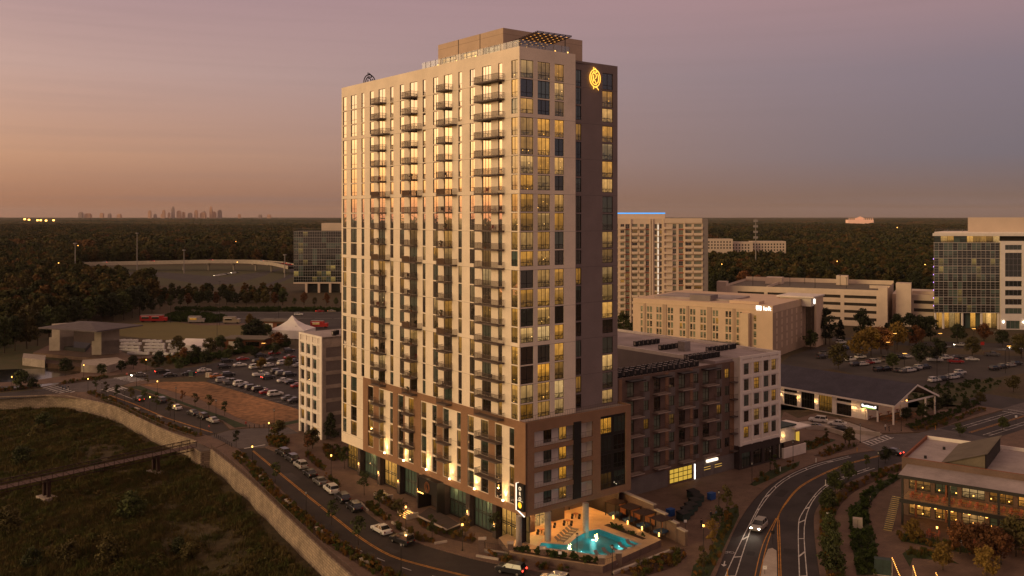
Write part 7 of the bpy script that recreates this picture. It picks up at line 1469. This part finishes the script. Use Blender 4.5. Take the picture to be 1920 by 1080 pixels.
def lamps_row(lst, where, pw=90):
    for i, (u, v, lit) in enumerate(sorted(lst)):
        p = G(u, v); t = thing('street_lamp', f'black lantern street lamp {"glowing warm" if lit else "unlit"}, {ORD[i]} from the left {where}', 'street lamp', (p.x, p.y, WALKZ), 0, 'street lamps '+where); link('post', LPOST, t); g = link('lantern', LGLOBE, t)
        if lit:
            g.material_slots[0].link = 'OBJECT'; g.material_slots[0].material = M['lamp_warm']; lamp_light('lamp_light', 'POINT', (0, 0, 3.9), pw*(1.6 if lit == 2 else 1), (1, .55, .18), .15, t)
lamps_row(lamps, 'along the stone wall side'); lamps_row(lamps2, 'around the dirt lot and crossing'); lamps_row(lamps3, 'on the tower pavement'); lamps_row(lamps4, 'along the avenue and restaurant')
# tall car-park lights
for i, (u, v, top, lit) in enumerate([(1763, 668, 9, 1), (1678, 668, 9, 1), (1696, 694, 6, 1), (1826, 652, 8, 1), (1892, 690, 8, 1), (1665, 676, 7, 1), (320, 606, 20, 0), (412, 610, 22, 0), (407, 640, 16, 0), (522, 606, 14, 0), (515, 694, 9, 0), (494, 690, 9, 1), (1779, 740, 11, 0), (1757, 735, 11, 0), (1885, 700, 10, 0), (1528, 648, 10, 0), (1556, 648, 10, 0)]):
    p = G(u, v); t = thing('light_pole', f'tall thin {"lit" if lit else "dark"} lot light pole, {["by the white pickup", "under the golden tree", "over the middle car row", "on the far road", "by the far right cars", "left of the golden tree", "at the lawn top left", "at the lawn middle", "at the near lawn edge", "beyond the huts", "in the left lot centre", "at the left lot street edge", "on the rough grass right", "on the rough grass left", "at the right edge", "left by the hotel corner", "right by the hotel corner"][i]}', 'light pole', (p.x, p.y, 0)); MB().cyl(0, 0, 0, top, .1, .07, 6).build('post', 'black_metal', t)
    MB().box(-.7, .7, -.18, .18, top, top+.14).build('head', 'black_metal', t)
    if lit: MB().box(-.65, .65, -.16, .16, top-.07, top-.005).build('lens', 'lamp_warm', t); lamp_light('pole_light', 'POINT', (0, 0, top-.4), 340 if i != 1 else 700, (1, .62, .16), .3, t)
bm1 = MB().box(-1.5, 1.5, -.3, .3, .34, .48); bm1.box(-1.2, -.9, -.25, .25, 0, .34); bm1.box(.9, 1.2, -.25, .25, 0, .34); BENCH = bm1.mesh('seat', ['concrete_light'])
for i, (u, v) in enumerate([(206, 752), (257, 769), (300, 784), (350, 805), (451, 861), (490, 899), (540, 945), (599, 998), (685, 1058)]):
    p = G(u, v); t = link('stone_bench', BENCH, None, (p.x, p.y, WALKZ), heading(street_l if u > 440 else up_l[::-1], p)); tag(t, f'pale stone bench in the kerb planting, {ORD[i]} from the left along the wall path', 'bench', 'stone benches along the wall path')
bo = MB().cyl(0, 0, 0, .9, .09, n=8); bo.cyl(0, 0, .9, .96, .1, .06, 8); BOL = bo.mesh('bollard', ['black_metal'])
for i in range(10): p = G(402+i*3.6, 819.5+i*2.1); tag(link('bollard', BOL, None, (p.x, p.y, .1)), f'black bollard at the paved crossing, {ORD[i]} from the left of the wall-side row', 'bollard', 'bollards on the wall side')
for i in range(6): p = G(468+i*9, 803.5-i*.5); tag(link('bollard', BOL, None, (p.x, p.y, .1)), f'black bollard at the paved crossing, {ORD[i]} from the left of the dirt-lot row', 'bollard', 'bollards on the dirt lot side')
for i, (u, v, c_, nm) in enumerate([(1463, 885, 'white', 'left lane, lower'), (1530, 868, 'white', 'left lane, upper'), (1548, 910, 'white', 'right lane'), (1607, 848, 'paint_yellow', 'at the left kerb before the crossing'), (1754, 806, 'paint_yellow', 'by the road beyond the crossing'), (1364, 1080, 'paint_yellow', 'at the bottom left kerb')]):
    p = G(u, v); tag(MB().cyl(0, 0, 0, 1.1, .09, .07, 8).cyl(0, 0, 0, .05, .2, n=8).build('marker_post', c_, None, (p.x, p.y, ROADZ+.01)), f'{"white" if c_ == "white" else "yellow"} lane marker post, {nm}', 'post')
def sign(u, v, h, mat, w, sh, label, txt=None, rz_=0.0, tm='paint_white', face=None):
    p = G(u, v); t = thing('traffic_sign', label, 'sign', (p.x, p.y, WALKZ), rz_); MB().cyl(0, 0, 0, h, .035, n=6).build('post', 'black_metal', t)
    if sh == 'box': MB().box(-w/2, w/2, -.06, -.04, h-w*.9, h).build('plate', mat, t)
    else:
        q = [(w/2*math.cos(R(22.5+45*i)), h-w/2+w/2*math.sin(R(22.5+45*i))) for i in range(8)]; m = MB(); m.poly([(x, -.06, z) for x, z in q]); m.poly([(x, -.04, z) for x, z in q[::-1]]); m.build('plate', mat, t)
    if txt: k = link('legend', text_mesh(txt, w*.42, .004, (tm,)), t, (0, -.07, h-w*.47)); k.rotation_euler = (R(90), 0, 0)
sign(510, 822, 2.6, 'cloth_red', .75, 'oct', 'red stop sign at the paved crossing below the dirt lot', 'STOP'); sign(392, 817, 2.6, 'cloth_red', .6, 'oct', 'small red stop sign beside the bollards', 'STOP'); sign(238, 714, 2.6, 'truck_red', .75, 'oct', 'red stop sign at the upper left crosswalk', 'STOP')
sign(1434, 1078, 1.3, 'white', .62, 'box', 'white keep-right sign on the median island', '↷', tm='black_metal'); sign(1449, 1022, 2.3, 'black_metal', .6, 'box', 'dark sign on the tip of the median island'); sign(1552, 985, 2.2, 'white', .5, 'box', 'small white sign in the strip right of the avenue'); sign(1050, 1064, 2.4, 'white', .5, 'box', 'small white sign on the pavement before the pool'); sign(909, 1033, 2.2, 'white', .5, 'box', 'small white sign beside the pavement pillar')
sign(1285, 1002, 2.4, 'white', .5, 'box', 'small white sign by the service yard corner'); sign(1842, 660, 4, 'truck_red', 1.5, 'box', 'red sign by the far right road'); sign(1905, 797, 2.4, 'white', .6, 'box', 'white sign by the upper right road')
# wheeled bins and dumpsters by the service yard
for i, (u, v) in enumerate([(1281, 976), (1289, 968), (1296, 960), (1303, 951), (1308, 943), (1300, 935)]):
    p = G(u, v); t = thing('dumpster', f'dark green dumpster in the service yard, {ORD[i]} from the near end', 'dumpster', (p.x, p.y, WALKZ), PHI, 'dumpsters in the service yard'); m = MB(); m.prism([(-1, -.8), (1, -.8), (1, .8), (-1, .8)], .15, 1.3); m.build('body', 'bin_green', t); l_ = MB(); l_.quad((-1.05, -.85, 1.32), (1.05, -.85, 1.32), (1.05, .85, 1.6), (-1.05, .85, 1.6)); l_.quad((-1.05, -.85, 1.3), (-1.05, .85, 1.3), (1.05, .85, 1.3), (1.05, -.85, 1.3)); l_.quad((1.05, .85, 1.3), (-1.05, .85, 1.3), (-1.05, .85, 1.6), (1.05, .85, 1.6)); l_.build('lid', 'mech', t)
for i, (u, v) in enumerate([(1257, 969), (1334, 938)]):
    p = G(u, v); t = thing('recycling_bin', f'blue recycling bin {["by the stepped wall", "at the yard gate"][i]}', 'bin', (p.x, p.y, WALKZ), PHI); MB().prism([(-.7, -.5), (.7, -.5), (.7, .5), (-.7, .5)], .1, 1.25).build('body', 'bin_blue', t); MB().box(-.75, .75, -.55, .55, 1.26, 1.34).build('lid', 'bin_blue', t)
for u, v, lab in ((1608, 990, 'pale utility cabinet beside the winding path'), (1655, 1078, 'dark green utility cabinet at the bottom right'), (360, 706, 'grey utility cabinet beside the cross street'), (391, 708, 'pale grey utility cabinet at the dirt lot corner')):
    p = G(u, v); big = 1.5 if v > 1050 else 1; t = thing('utility_cabinet', lab, 'cabinet', (p.x, p.y, WALKZ), R(-20)); m_ = 'concrete_light' if 'pale' in lab else 'bin_green'; MB().box(-.8*big, .8*big, -.6, .6, .1, 1.6*big).build('body', m_, t); MB().box(-.9*big, .9*big, -.7, .7, 0, .1).build('plinth', 'concrete', t); MB().box(-.02, .02, -.63, -.605, .2, 1.5*big).build('door_seam', 'mech', t)

# ------------------------------------------------------------------ footbridge over the marsh
b0 = G(362, 836, .1); b1 = G(-60, 927, .1); bd = (b1-b0); bl_ = bd.length; ba = math.atan2(bd.y, bd.x)
fb = thing('footbridge', 'long rust-brown steel truss footbridge crossing the marsh', 'bridge', (b0.x, b0.y, .1), ba)
MB().box(0, bl_, -1.3, 1.3, -.15, 0).build('deck', 'deck_board', fb)
for s in (-1, 1):
    t_ = MB()
    for z in (-.7, 1.15): t_.box(0, bl_, s*1.4-.08, s*1.4+.08, z-.08, z+.08)
    n = int(bl_/2.2)
    for i in range(n+1):
        x = i*bl_/n; t_.box(x-.05, x+.05, s*1.4-.05, s*1.4+.05, -.7, 1.15)
        if i < n: t_.tube((x, s*1.4, -.7), (x+bl_/n, s*1.4, 1.1), .045, n=4)
    for z in (.3, .6, .9): t_.box(0, bl_, s*1.36-.02, s*1.36+.02, z-.02, z+.02)
    t_.build('truss', 'rust_steel', fb)
for x in (9.5, 34):
    pr_ = MB(); pr_.box(x-.35, x+.35, -1.2, -.7, -7, -.2); pr_.box(x-.35, x+.35, .7, 1.2, -7, -.2); pr_.box(x-.3, x+.3, -1.5, 1.5, -.9, -.5); pr_.build('pier', 'rust_steel', fb); MB().box(x-1.3, x+1.3, -2, 2, -8, -3.9).build('footing', 'concrete_light', fb)

# ------------------------------------------------------------------ pool terrace under the tower corner
DZ = 1.2; D = lambda u, v: G(u, v, DZ)
deck_p = [D(935, 1008), D(957, 1036), D(1018, 1046), D(1130, 1062), D(1205, 1028), D(1240, 1012)] + [W(22, 3, DZ), W(22, 13, DZ), W(13.9, 13, DZ), W(13.9, 5, DZ), W(1.5, 5, DZ)]
pool_p = [D(1124, 991), D(1202, 1020), D(1131, 1044), D(1084, 1036), D(1008, 1026), D(1012, 1017), D(1062, 1021), D(1080, 1006), D(1100, 996)]
shelf_p = [D(1047, 1014), D(1060, 1000), D(1072, 993), D(1098, 997), D(1078, 1007), D(1061, 1020)]; spa_p = [D(978, 1017), D(1000, 1003), D(1024, 1006), D(1012, 1015), D(1006, 1024)]
terr = thing('pool_terrace', 'raised tan pool terrace with brick edge wall below the tower corner', 'terrace', (0, 0, 0))
def sheet_hole(name, outer, holes, z, mat, parent):
    import bmesh
    bm = bmesh.new(); es = []
    for k, ring_ in enumerate([outer]+holes):
        vs_ = [bm.verts.new((p[0], p[1], z)) for p in ring_]; es += [bm.edges.new((vs_[i], vs_[(i+1) % len(vs_)])) for i in range(len(vs_))]
    bmesh.ops.triangle_fill(bm, use_beauty=True, use_dissolve=False, edges=es)
    for f in bm.faces:
        if f.normal.z < 0: f.normal_flip()
    me = bpy.data.meshes.new(name); bm.to_mesh(me); bm.free(); me.materials.append(M[mat]); return link(name, me, parent)
sheet_hole('deck', [(p.x, p.y) for p in deck_p], [[(p.x, p.y) for p in pool_p]], DZ, 'deck_tan', terr)
ew = MB(); 
for i in range(len(deck_p)-1): a, b = deck_p[i], deck_p[i+1]; ew.quad((a.x, a.y, 0), (b.x, b.y, 0), (b.x, b.y, DZ), (a.x, a.y, DZ))
ew.build('edge_wall', 'brick_brown', terr)
cop = MB(); P = pool_p+[pool_p[0]]
for i in range(len(pool_p)): ribbon(cop, [P[i], P[i+1]], .5, DZ+.012+.0006*i, 0)
cop.build('coping', 'concrete_light', terr)
pb_ = MB(); 
for i in range(len(pool_p)): a, b = P[i], P[i+1]; pb_.quad((a.x, a.y, DZ), (b.x, b.y, DZ), (b.x, b.y, DZ-1.05), (a.x, a.y, DZ-1.05)); 
pool = pb_.build('pool_basin', 'pool_tile', terr); sheet('pool_floor', pool_p, DZ-1.05, 'pool_tile', parent=terr)
wo = sheet('pool_water', pool_p, DZ-.1, 'water', parent=terr)
sheet('tanning_shelf', shelf_p, DZ+.03, 'shelf_tile', parent=terr); sheet('spa', spa_p, DZ+.035, 'shelf_tile', parent=terr); cs = MB()
for i in range(5): ribbon(cs, [spa_p[i], spa_p[(i+1) % 5]], .35, DZ+.05+i*.0006, 0)
cs.build('spa_coping', 'concrete_light', terr)
for (u, v), pw in (((1112, 1003), 90), ((1163, 1014), 80), ((1022, 1022), 30), ((1055, 1027), 30), ((1125, 1030), 45), ((1090, 1024), 45)):
    p = G(u, v, DZ); MB().cyl(p.x, p.y, DZ-.9, DZ-.85, .3 if pw > 70 else .08, n=10).build('pool_light', 'pool_lamp', terr); lamp_light('pool_glow', 'POINT', (p.x, p.y, DZ-.4), pw, (.45, 1, .95), .5)
def lounger(p, a, label):
    t = thing('sun_lounger', label, 'lounger', (p.x, p.y, p.z), a, 'sun loungers by the pool'); m = MB(); m.box(-.9, .35, -.33, .33, .24, .32); m.build('seat', 'lounger_grey', t); q = MB(); q.quad((.35, -.33, .3), (.95, -.33, .72), (.95, .33, .72), (.35, .33, .3)); q.quad((.35, .33, .24), (.95, .33, .66), (.95, -.33, .66), (.35, -.33, .24)); q.build('backrest', 'lounger_grey', t)
    for x in (-.8, .25):
        for y in (-.28, .24): MB().box(x, x+.05, y, y+.05, 0, .24).build('leg', 'mech', t)
for i in range(6): lounger(G(1050+i*5.0, 1016-i*4.4, DZ+.03), R(150), f'grey lounger on the tanning shelf, {ORD[i]} from the near end')
for i in range(5): lounger(G(1122+i*15, 1043.5-i*5.2, DZ+.012), R(120), f'grey lounger at the near pool edge, {ORD[i]} from the left')
for i, (u, v) in enumerate([(1154, 973), (1181, 983), (1208, 994), (1240, 1006)]):
    p = G(u, v, DZ); t = thing('cabana', f'dark framed poolside cabana with an orange slatted back, {ORD[i]} from the tower', 'cabana', (p.x, p.y, DZ), PHI, 'cabanas beside the pool'); fr_ = MB()
    for x in (0, 2.7):
        for y in (0, 2.5): MB().box(x, x+.12, y, y+.12, 0, 2.4).build('post', 'black_metal', t)
    MB().box(-.1, 2.95, -.1, 2.75, 2.41, 2.52).build('roof', 'rust_steel', t)
    for k in range(8): MB().box(2.74, 2.8, .15+k*.3, .4+k*.3, .1, 2.3).build('slat', 'wood_orange', t)
    MB().box(.3, 2.3, .6, 2.1, .05, .45).build('daybed', 'cloth_blue', t); MB().box(-.35, -.2, .2, .35, 0, .6).build('lamp', 'lamp_warm', t); lamp_light('cabana_lamp', 'POINT', (-.4, .3, .8), 18, (1, .55, .15), .1, t)
# stepped garden wall behind the cabanas
gw = thing('garden_wall', 'stepped brick garden wall with pale coping behind the cabanas', 'wall', (0, 0, 0)); seg = [(1160, 948, 1228, 979, 4.6), (1229, 980, 1250, 990, 3.9), (1251, 990, 1271, 1000, 3.2), (1272, 1000, 1287, 1008, 2.5)]
for u0, v0, u1, v1, h in seg:
    a, b = G(u0, v0+18), G(u1, v1+18); m = MB(); curb_wall(m, [a, b], .5, 0, h); m.build('brick_length', 'brick_brown', gw); c = MB(); curb_wall(c, [a, b], .75, h, h+.18); c.build('coping', 'concrete_light', gw)
# low wall, pillars and fence in front of the terrace
fw = thing('terrace_fence', 'brick pillars with black fence and low coped wall before the pool', 'fence', (0, 0, 0)); fp = [G(903, 1036), G(957, 1044), G(1018, 1054), G(1128, 1071), G(1160, 1062)]
for i in range(4):
    m = MB(); curb_wall(m, [fp[i], fp[i+1]], .4, 0, .55); m.build('low_wall', 'brick_grey', fw); c = MB(); curb_wall(c, [fp[i], fp[i+1]], .55, .55, .63); c.build('coping', 'concrete_light', fw); f_ = MB(); d = fp[i+1]-fp[i]; n = int(d.length/.35)
    for k in range(1, n): q = fp[i].lerp(fp[i+1], k/n); f_.tube((q.x, q.y, .63), (q.x, q.y, 1.75), .018, n=4)
    for z in (.8, 1.7): f_.tube((fp[i].x, fp[i].y, z), (fp[i+1].x, fp[i+1].y, z), .025, n=4)
    f_.build('fence_panel', 'black_metal', fw)
for p in fp: MB().box(p.x-.45, p.x+.45, p.y-.45, p.y+.45, 0, 2.2).build('pillar', 'brick_brown', fw); MB().box(p.x-.55, p.x+.55, p.y-.55, p.y+.55, 2.2, 2.35).build('cap', 'concrete_light', fw)
bed(px([(962, 1038), (1018, 1047), (1120, 1064), (1124, 1069), (1015, 1052), (960, 1043)]), 2.2, coll=hedc, label='dark clipped shrubs between the terrace wall and its fence')
kb = MB(); curb_wall(kb, [G(1150, 1078), G(1262, 1034)], .5, 0, .5); tag(kb.build('seat_wall', 'concrete_light'), 'long pale low wall in front of the pool terrace corner', 'wall')
# terrace furniture and lamps under the soffit
for i, (b, a) in enumerate(((6, 1.5), (9.5, 3.2), (12.5, 2.2), (16, 4), (18, 9), (17, 12))):
    p = W(b, a, DZ); t = thing('terrace_table', f'small terrace table with stools under the tower soffit, {ORD[i]} from the corner', 'table', (p.x, p.y, DZ), PHI); MB().cyl(0, 0, .68, .74, .5, n=12).build('top', 'wood_orange', t); MB().cyl(0, 0, 0, .68, .06, n=6).build('leg', 'black_metal', t)
    for k in range(4): MB().cyl(.9*math.cos(k*1.57), .9*math.sin(k*1.57), 0, .45, .22, n=8).build('stool', 'mech', t)
for b, a, pw in ((4, 1.5, 75), (9, 2.2, 75), (14, 3.5, 75), (19, 10, 70), (21, 4, 60)):
    p = W(b, a, 5.9); t = thing('soffit_lamp', f'round downlight in the soffit above the pool terrace, {ORD[int(b)//5]} out from the corner', 'lamp', (p.x, p.y, 5.9)); MB().cyl(0, 0, 0, .09, .2, n=10).build('lens', 'lamp_warm', t); MB().cyl(0, 0, .03, .095, .26, n=10).build('trim', 'black_metal', t); lamp_light('soffit_glow', 'POINT', (0, 0, -.4), pw*9, (1, .52, .16), .25, t)
bar = thing('outdoor_bar', 'stone outdoor bar counter under the tower', 'bar', (*W(17, 8)[:2], DZ), PHI); MB().box(0, 4.5, 0, .8, 0, 1.05).build('counter', 'brick_brown', bar); MB().box(-.1, 4.6, -.15, .95, 1.06, 1.14).build('top', 'concrete_light', bar); MB().box(.4, 4.1, 1.6, 2.2, 0, 3.4).build('chimney_wall', 'deck_tan', bar)
# string lights on the restaurant plaza
for j, pts in enumerate((((1673, 1045), (1692, 1090)), ((1712, 1060), (1724, 1100)), ((1755, 1073), (1775, 1115)))):
    a = G(*pts[0], 3.6); b = G(*pts[1], 3.6); t = thing('string_lights', f'string of amber bulbs on a pole, {ORD[j]} from the left at the bottom right', 'lights', (a.x, a.y, WALKZ)); MB().cyl(0, 0, 0, 3.55, .05, n=6).build('pole', 'concrete', t); w = MB(); w.tube((0, 0, 3.45), (b.x-a.x, b.y-a.y, 3.45), .012, n=4); w.build('wire', 'black_metal', t); n = 13
    for k in range(n+1): q = (b-a)*(k/n); MB().cyl(q.x, q.y, 3.32, 3.44, .06, n=6).build('bulb', 'bulb', t)
    lamp_light('string_glow', 'POINT', ((b.x-a.x)*.4, (b.y-a.y)*.4, 3.2), 30, (1, .45, .12), .4, t)
# closed parasols
for i, (u, v) in enumerate([(1801, 1030), (1848, 1030)]):
    p = G(u, v); t = thing('parasol', f'closed pale parasol on the restaurant terrace, {["left", "right"][i]} one', 'parasol', (p.x, p.y, WALKZ)); MB().cyl(0, 0, 0, 3.0, .04, n=6).build('pole', 'mech', t); MB().cyl(0, 0, 1.0, 2.9, .28, .05, 9).build('canopy', 'fabric_white', t)
# steps with lit treads
for i, (u, v) in enumerate([(724, 934), (770, 968)]):
    p = G(u, v); t = thing('lit_steps', f'short flight of lit steps from the pavement, {["nearer the white wall", "nearer the entrance portal"][i]}', 'steps', (p.x, p.y, WALKZ), PHI)
    for k in range(5): MB().box(-1.6+k*.4, -1.2+k*.4, -1.4, 1.4, 0, .14+.14*k).build('step', 'concrete_light', t); MB().box(-1.615+k*.4, -1.602+k*.4, -1.3, 1.3, .06+.14*k, .11+.14*k).build('step_light', 'lamp_warm' if i else 'glow_yellow', t)
    for y in (-1.7, 1.4): MB().box(-1.8, .6, y, y+.3, 0, .9).build('cheek_wall', 'concrete_light', t)
ew_ = thing('entrance_terrace', 'raised dark entrance terrace with pale edge by the tower portal', 'terrace', (0, 0, 0)); q = [G(785, 975), G(838, 1002), G(862, 992), G(835, 975), G(805, 960)]; MB().prism(ccw([(p.x, p.y) for p in q]), 0, .9).build('plinth', 'brick_dark', ew_); c = MB(); curb_wall(c, [G(783, 977), G(838, 1004), G(863, 993)], .4, .9, 1.02); c.build('coping', 'concrete_light', ew_)
for i, (a, b_) in enumerate((((676, 945), (690, 960)), ((735, 982), (775, 1006)), ((815, 1022), (838, 1018)), ((893, 1045), (935, 1052)))):
    m = MB(); curb_wall(m, [G(*a), G(*b_)], .35, 0, .45); tag(m.build('planter_edge', 'concrete_light'), f'pale curved planter edge by the kerb, {ORD[i]} from the left', 'kerb')
m = MB(); curb_wall(m, polyline(px([(1584, 806), (1600, 812), (1650, 818)]), 4), .4, 0, 1.0); tag(m.build('court_wall', 'concrete_light'), 'low pale curved wall beside the small court', 'wall'); m = MB(); curb_wall(m, polyline(px([(1512, 806), (1545, 808), (1580, 818), (1586, 826)]), 4), .4, 0, 1.2); tag(m.build('court_wall', 'concrete_light'), 'curved pale wall below the kiosk', 'wall')

# ------------------------------------------------------------------ people (skinned figure, one continuous body)
def person_mesh():
    me = bpy.data.meshes.new('person'); J = [(0, 0, .95), (0, 0, 1.2), (0, 0, 1.42), (0, 0, 1.52), (0, .02, 1.66), (.1, 0, .9), (.13, .06, .5), (.12, .0, .08), (.12, .14, .04), (-.1, 0, .9), (-.13, -.05, .5), (-.12, -.15, .08), (-.12, -.02, .04), (.19, 0, 1.4), (.25, -.04, 1.12), (.24, .06, .88), (.24, .1, .8), (-.19, 0, 1.4), (-.25, .05, 1.12), (-.24, .16, .9), (-.24, .2, .82)]
    E = [(0, 1), (1, 2), (2, 3), (3, 4), (0, 5), (5, 6), (6, 7), (7, 8), (0, 9), (9, 10), (10, 11), (11, 12), (2, 13), (13, 14), (14, 15), (15, 16), (2, 17), (17, 18), (18, 19), (19, 20)]; RR = [.15, .14, .16, .06, .11, .1, .07, .05, .04, .1, .07, .05, .04, .075, .055, .045, .04, .075, .055, .045, .04]
    me.from_pydata(J, E, []); o = bpy.data.objects.new('person', me); COL.objects.link(o); o.modifiers.new('s', 'SKIN'); o.modifiers.new('d', 'SUBSURF').levels = 1
    for i, r in enumerate(RR): me.skin_vertices[0].data[i].radius = (r, r*.8); me.skin_vertices[0].data[i].use_root = i == 0
    dg = bpy.context.evaluated_depsgraph_get(); r = bpy.data.meshes.new_from_object(o.evaluated_get(dg)); bpy.data.objects.remove(o)
    for m in ('cloth_dark', 'cloth_white', 'skin'): r.materials.append(M[m])
    for p in r.polygons:
        c = p.center; p.material_index = 2 if c.z > 1.5 or (c.z < .92 and abs(c.x) > .2) else (1 if c.z > .93 else 0)
    r.polygons.foreach_set('use_smooth', [True]*len(r.polygons)); return r
PM = person_mesh(); HAIR = MB(); HAIR.cyl(0, -.01, 1.66, 1.8, .115, .06, 8); HM = HAIR.mesh('hair', ['bark'])
for u, v, a, mats, lab in ((1333, 976, 40, ('cloth_dark', 'cloth_dark'), 'person in dark clothes walking on the pavement, left of a pair'), (1343, 975, 40, ('cloth_dark', 'cloth_blue'), 'person in dark blue top walking on the pavement, right of a pair'), (1315, 992, 220, ('cloth_dark', 'cloth_dark'), 'person in black walking alone near the service yard'), (1660, 808, 30, ('cloth_dark', 'cloth_white'), 'person in a white top by the market hall corner'), (1667, 810, 60, ('cloth_dark', 'cloth_dark'), 'person in black standing beside the white-topped one'), (117, 732, 100, ('cloth_dark', 'cloth_blue'), 'person in blue on the upper left crosswalk, leftmost'), (122, 731, 120, ('cloth_blue', 'cloth_blue'), 'person all in blue on the upper left crosswalk'), (128, 733, 80, ('cloth_white', 'cloth_dark'), 'person in pale trousers on the upper left crosswalk'), (1585, 832, 10, ('cloth_dark', 'cloth_red'), 'person in a red top below the court wall'), (1592, 834, 200, ('cloth_dark', 'cloth_dark'), 'person in dark clothes below the court wall'), (1632, 948, 90, ('cloth_dark', 'cloth_dark'), 'person in black on the restaurant walk'), (461, 802, 0, ('cloth_dark', 'cloth_red'), 'person in a red top by the paved crossing')):
    p = G(u, v); o = link('person', PM, None, (p.x, p.y, WALKZ), R(a)); tag(o, lab, 'person')
    for i, m_ in enumerate(mats): o.material_slots[i].link = 'OBJECT'; o.material_slots[i].material = M[m_]
    link('hair', HM, o)

# ------------------------------------------------------------------ lived-in balconies: a few chairs and potted plants
POTM = MB().cyl(0, 0, 0, .4, .16, .22, 8).mesh('pot', ['wood_orange']); PLM = leaf_mesh('leaves', 301, 1.25, .42, .35, 8, 16, .09, ['leaf_green'])
chb = MB(); chb.box(-.28, .28, -.28, .28, .38, .46); chb.box(-.28, .28, .22, .28, .46, .95)
for x in (-.26, .2):
    for y in (-.26, .2): chb.box(x, x+.06, y, y+.06, 0, .38)
BCH = chb.mesh('balcony_chair', ['cloth_red']); BCH2 = chb.mesh('balcony_chair', ['cloth_dark'])
rngb = random.Random(12); TM = Matrix.Translation((P0.x, P0.y, 0)) @ Matrix.Rotation(PHI, 4, 'Z')
for bi, (x0, x1, xw) in enumerate(balc):
    s0, s1 = s_u(zu(x0)), s_u(zu(x1))
    for k in range(5, 19):
        if rngb.random() > .55: continue
        z = ROWS[k]-2.975; s = s0+(s1-s0)*rngb.uniform(.2, .8); where = f'on the {ORD[k]} balcony down in the {ORD[bi]} stack from the left'
        p = TM @ Vector((-.75, TL-s, z))
        if rngb.random() < .45:
            t = thing('potted_plant', 'potted plant '+where, 'plant', p, 0, 'potted plants on tower balconies'); link('pot', POTM, t); link('leaves', PLM, t)
        else: tag(link('balcony_chair', BCH if rngb.random() < .3 else BCH2, None, p, rngb.uniform(0, 6)), 'small chair '+where, 'chair', 'chairs on tower balconies')
# worn patches and manhole covers in the carriageways
pt = MB(); rp = random.Random(4)
for line, w in ((polyline(px([(1400, 1060), (1440, 955), (1500, 900), (1580, 866)]), 4), 2.0), (polyline(px([(1485, 1075), (1483, 985), (1520, 925), (1590, 886)]), 4), 2.0), (offset(street_r, -5), 2.4), (offset(street_r, -8.5), 2.4)):
    for x, y, a in along(line, 17, rp.uniform(3, 9)):
        l_ = rp.uniform(1.5, 6); ribbon(pt, [(x, y), (x+l_*math.cos(a), y+l_*math.sin(a))], rp.uniform(.8, w), ROADZ+.004, rp.randrange(2))
tag(pt.build('road_patches', ['asphalt_patch', 'asphalt_old']), kind='structure')
for i, (u, v) in enumerate([(1415, 1030), (1490, 1040), (1512, 938), (600, 950), (700, 1015), (840, 1055), (520, 885), (310, 772)]):
    p = G(u, v); tag(MB().cyl(0, 0, 0, .006, .36, n=14).build('manhole_cover', 'mech', None, (p.x, p.y, ROADZ+.006)), f'dark manhole cover in the road, {["left lane of the avenue", "right lane of the avenue", "avenue bend", "curving street, upper half", "curving street, lower half", "curving street near the bottom", "curving street near the crossing", "upper left street"][i]}', 'manhole')
bed([D(964, 1031), D(1016, 1039), D(1120, 1055), D(1122, 1059), D(1016, 1043), D(962, 1034)], 2.0, coll=hedc, z=DZ+.02, label='clipped shrubs along the street edge of the pool deck', s=(.6, 1.0))
bed([D(1132, 985), D(1205, 1012), D(1212, 1010), D(1140, 982)], 1.2, coll=hedc, z=DZ+.021, label='clipped shrubs between the pool and the cabanas', s=(.35, .7))

# ------------------------------------------------------------------ evening haze
hm = bpy.data.materials.new('haze'); hm.use_nodes = True; hn = hm.node_tree.nodes; hn.clear(); ho = hn.new('ShaderNodeOutputMaterial'); hp_ = hn.new('ShaderNodeVolumePrincipled')
hp_.inputs['Color'].default_value = (.92, .86, .84, 1); hp_.inputs['Density'].default_value = 1.5e-5; hp_.inputs['Anisotropy'].default_value = .2
hm.node_tree.links.new(hp_.outputs[0], ho.inputs['Volume']); M['haze'] = hm
hz = MB().box(-24500, 24500, -60, 30500, -12, 330).build('haze', 'haze'); tag(hz, 'thin evening haze over the whole view', 'haze', kind='stuff')
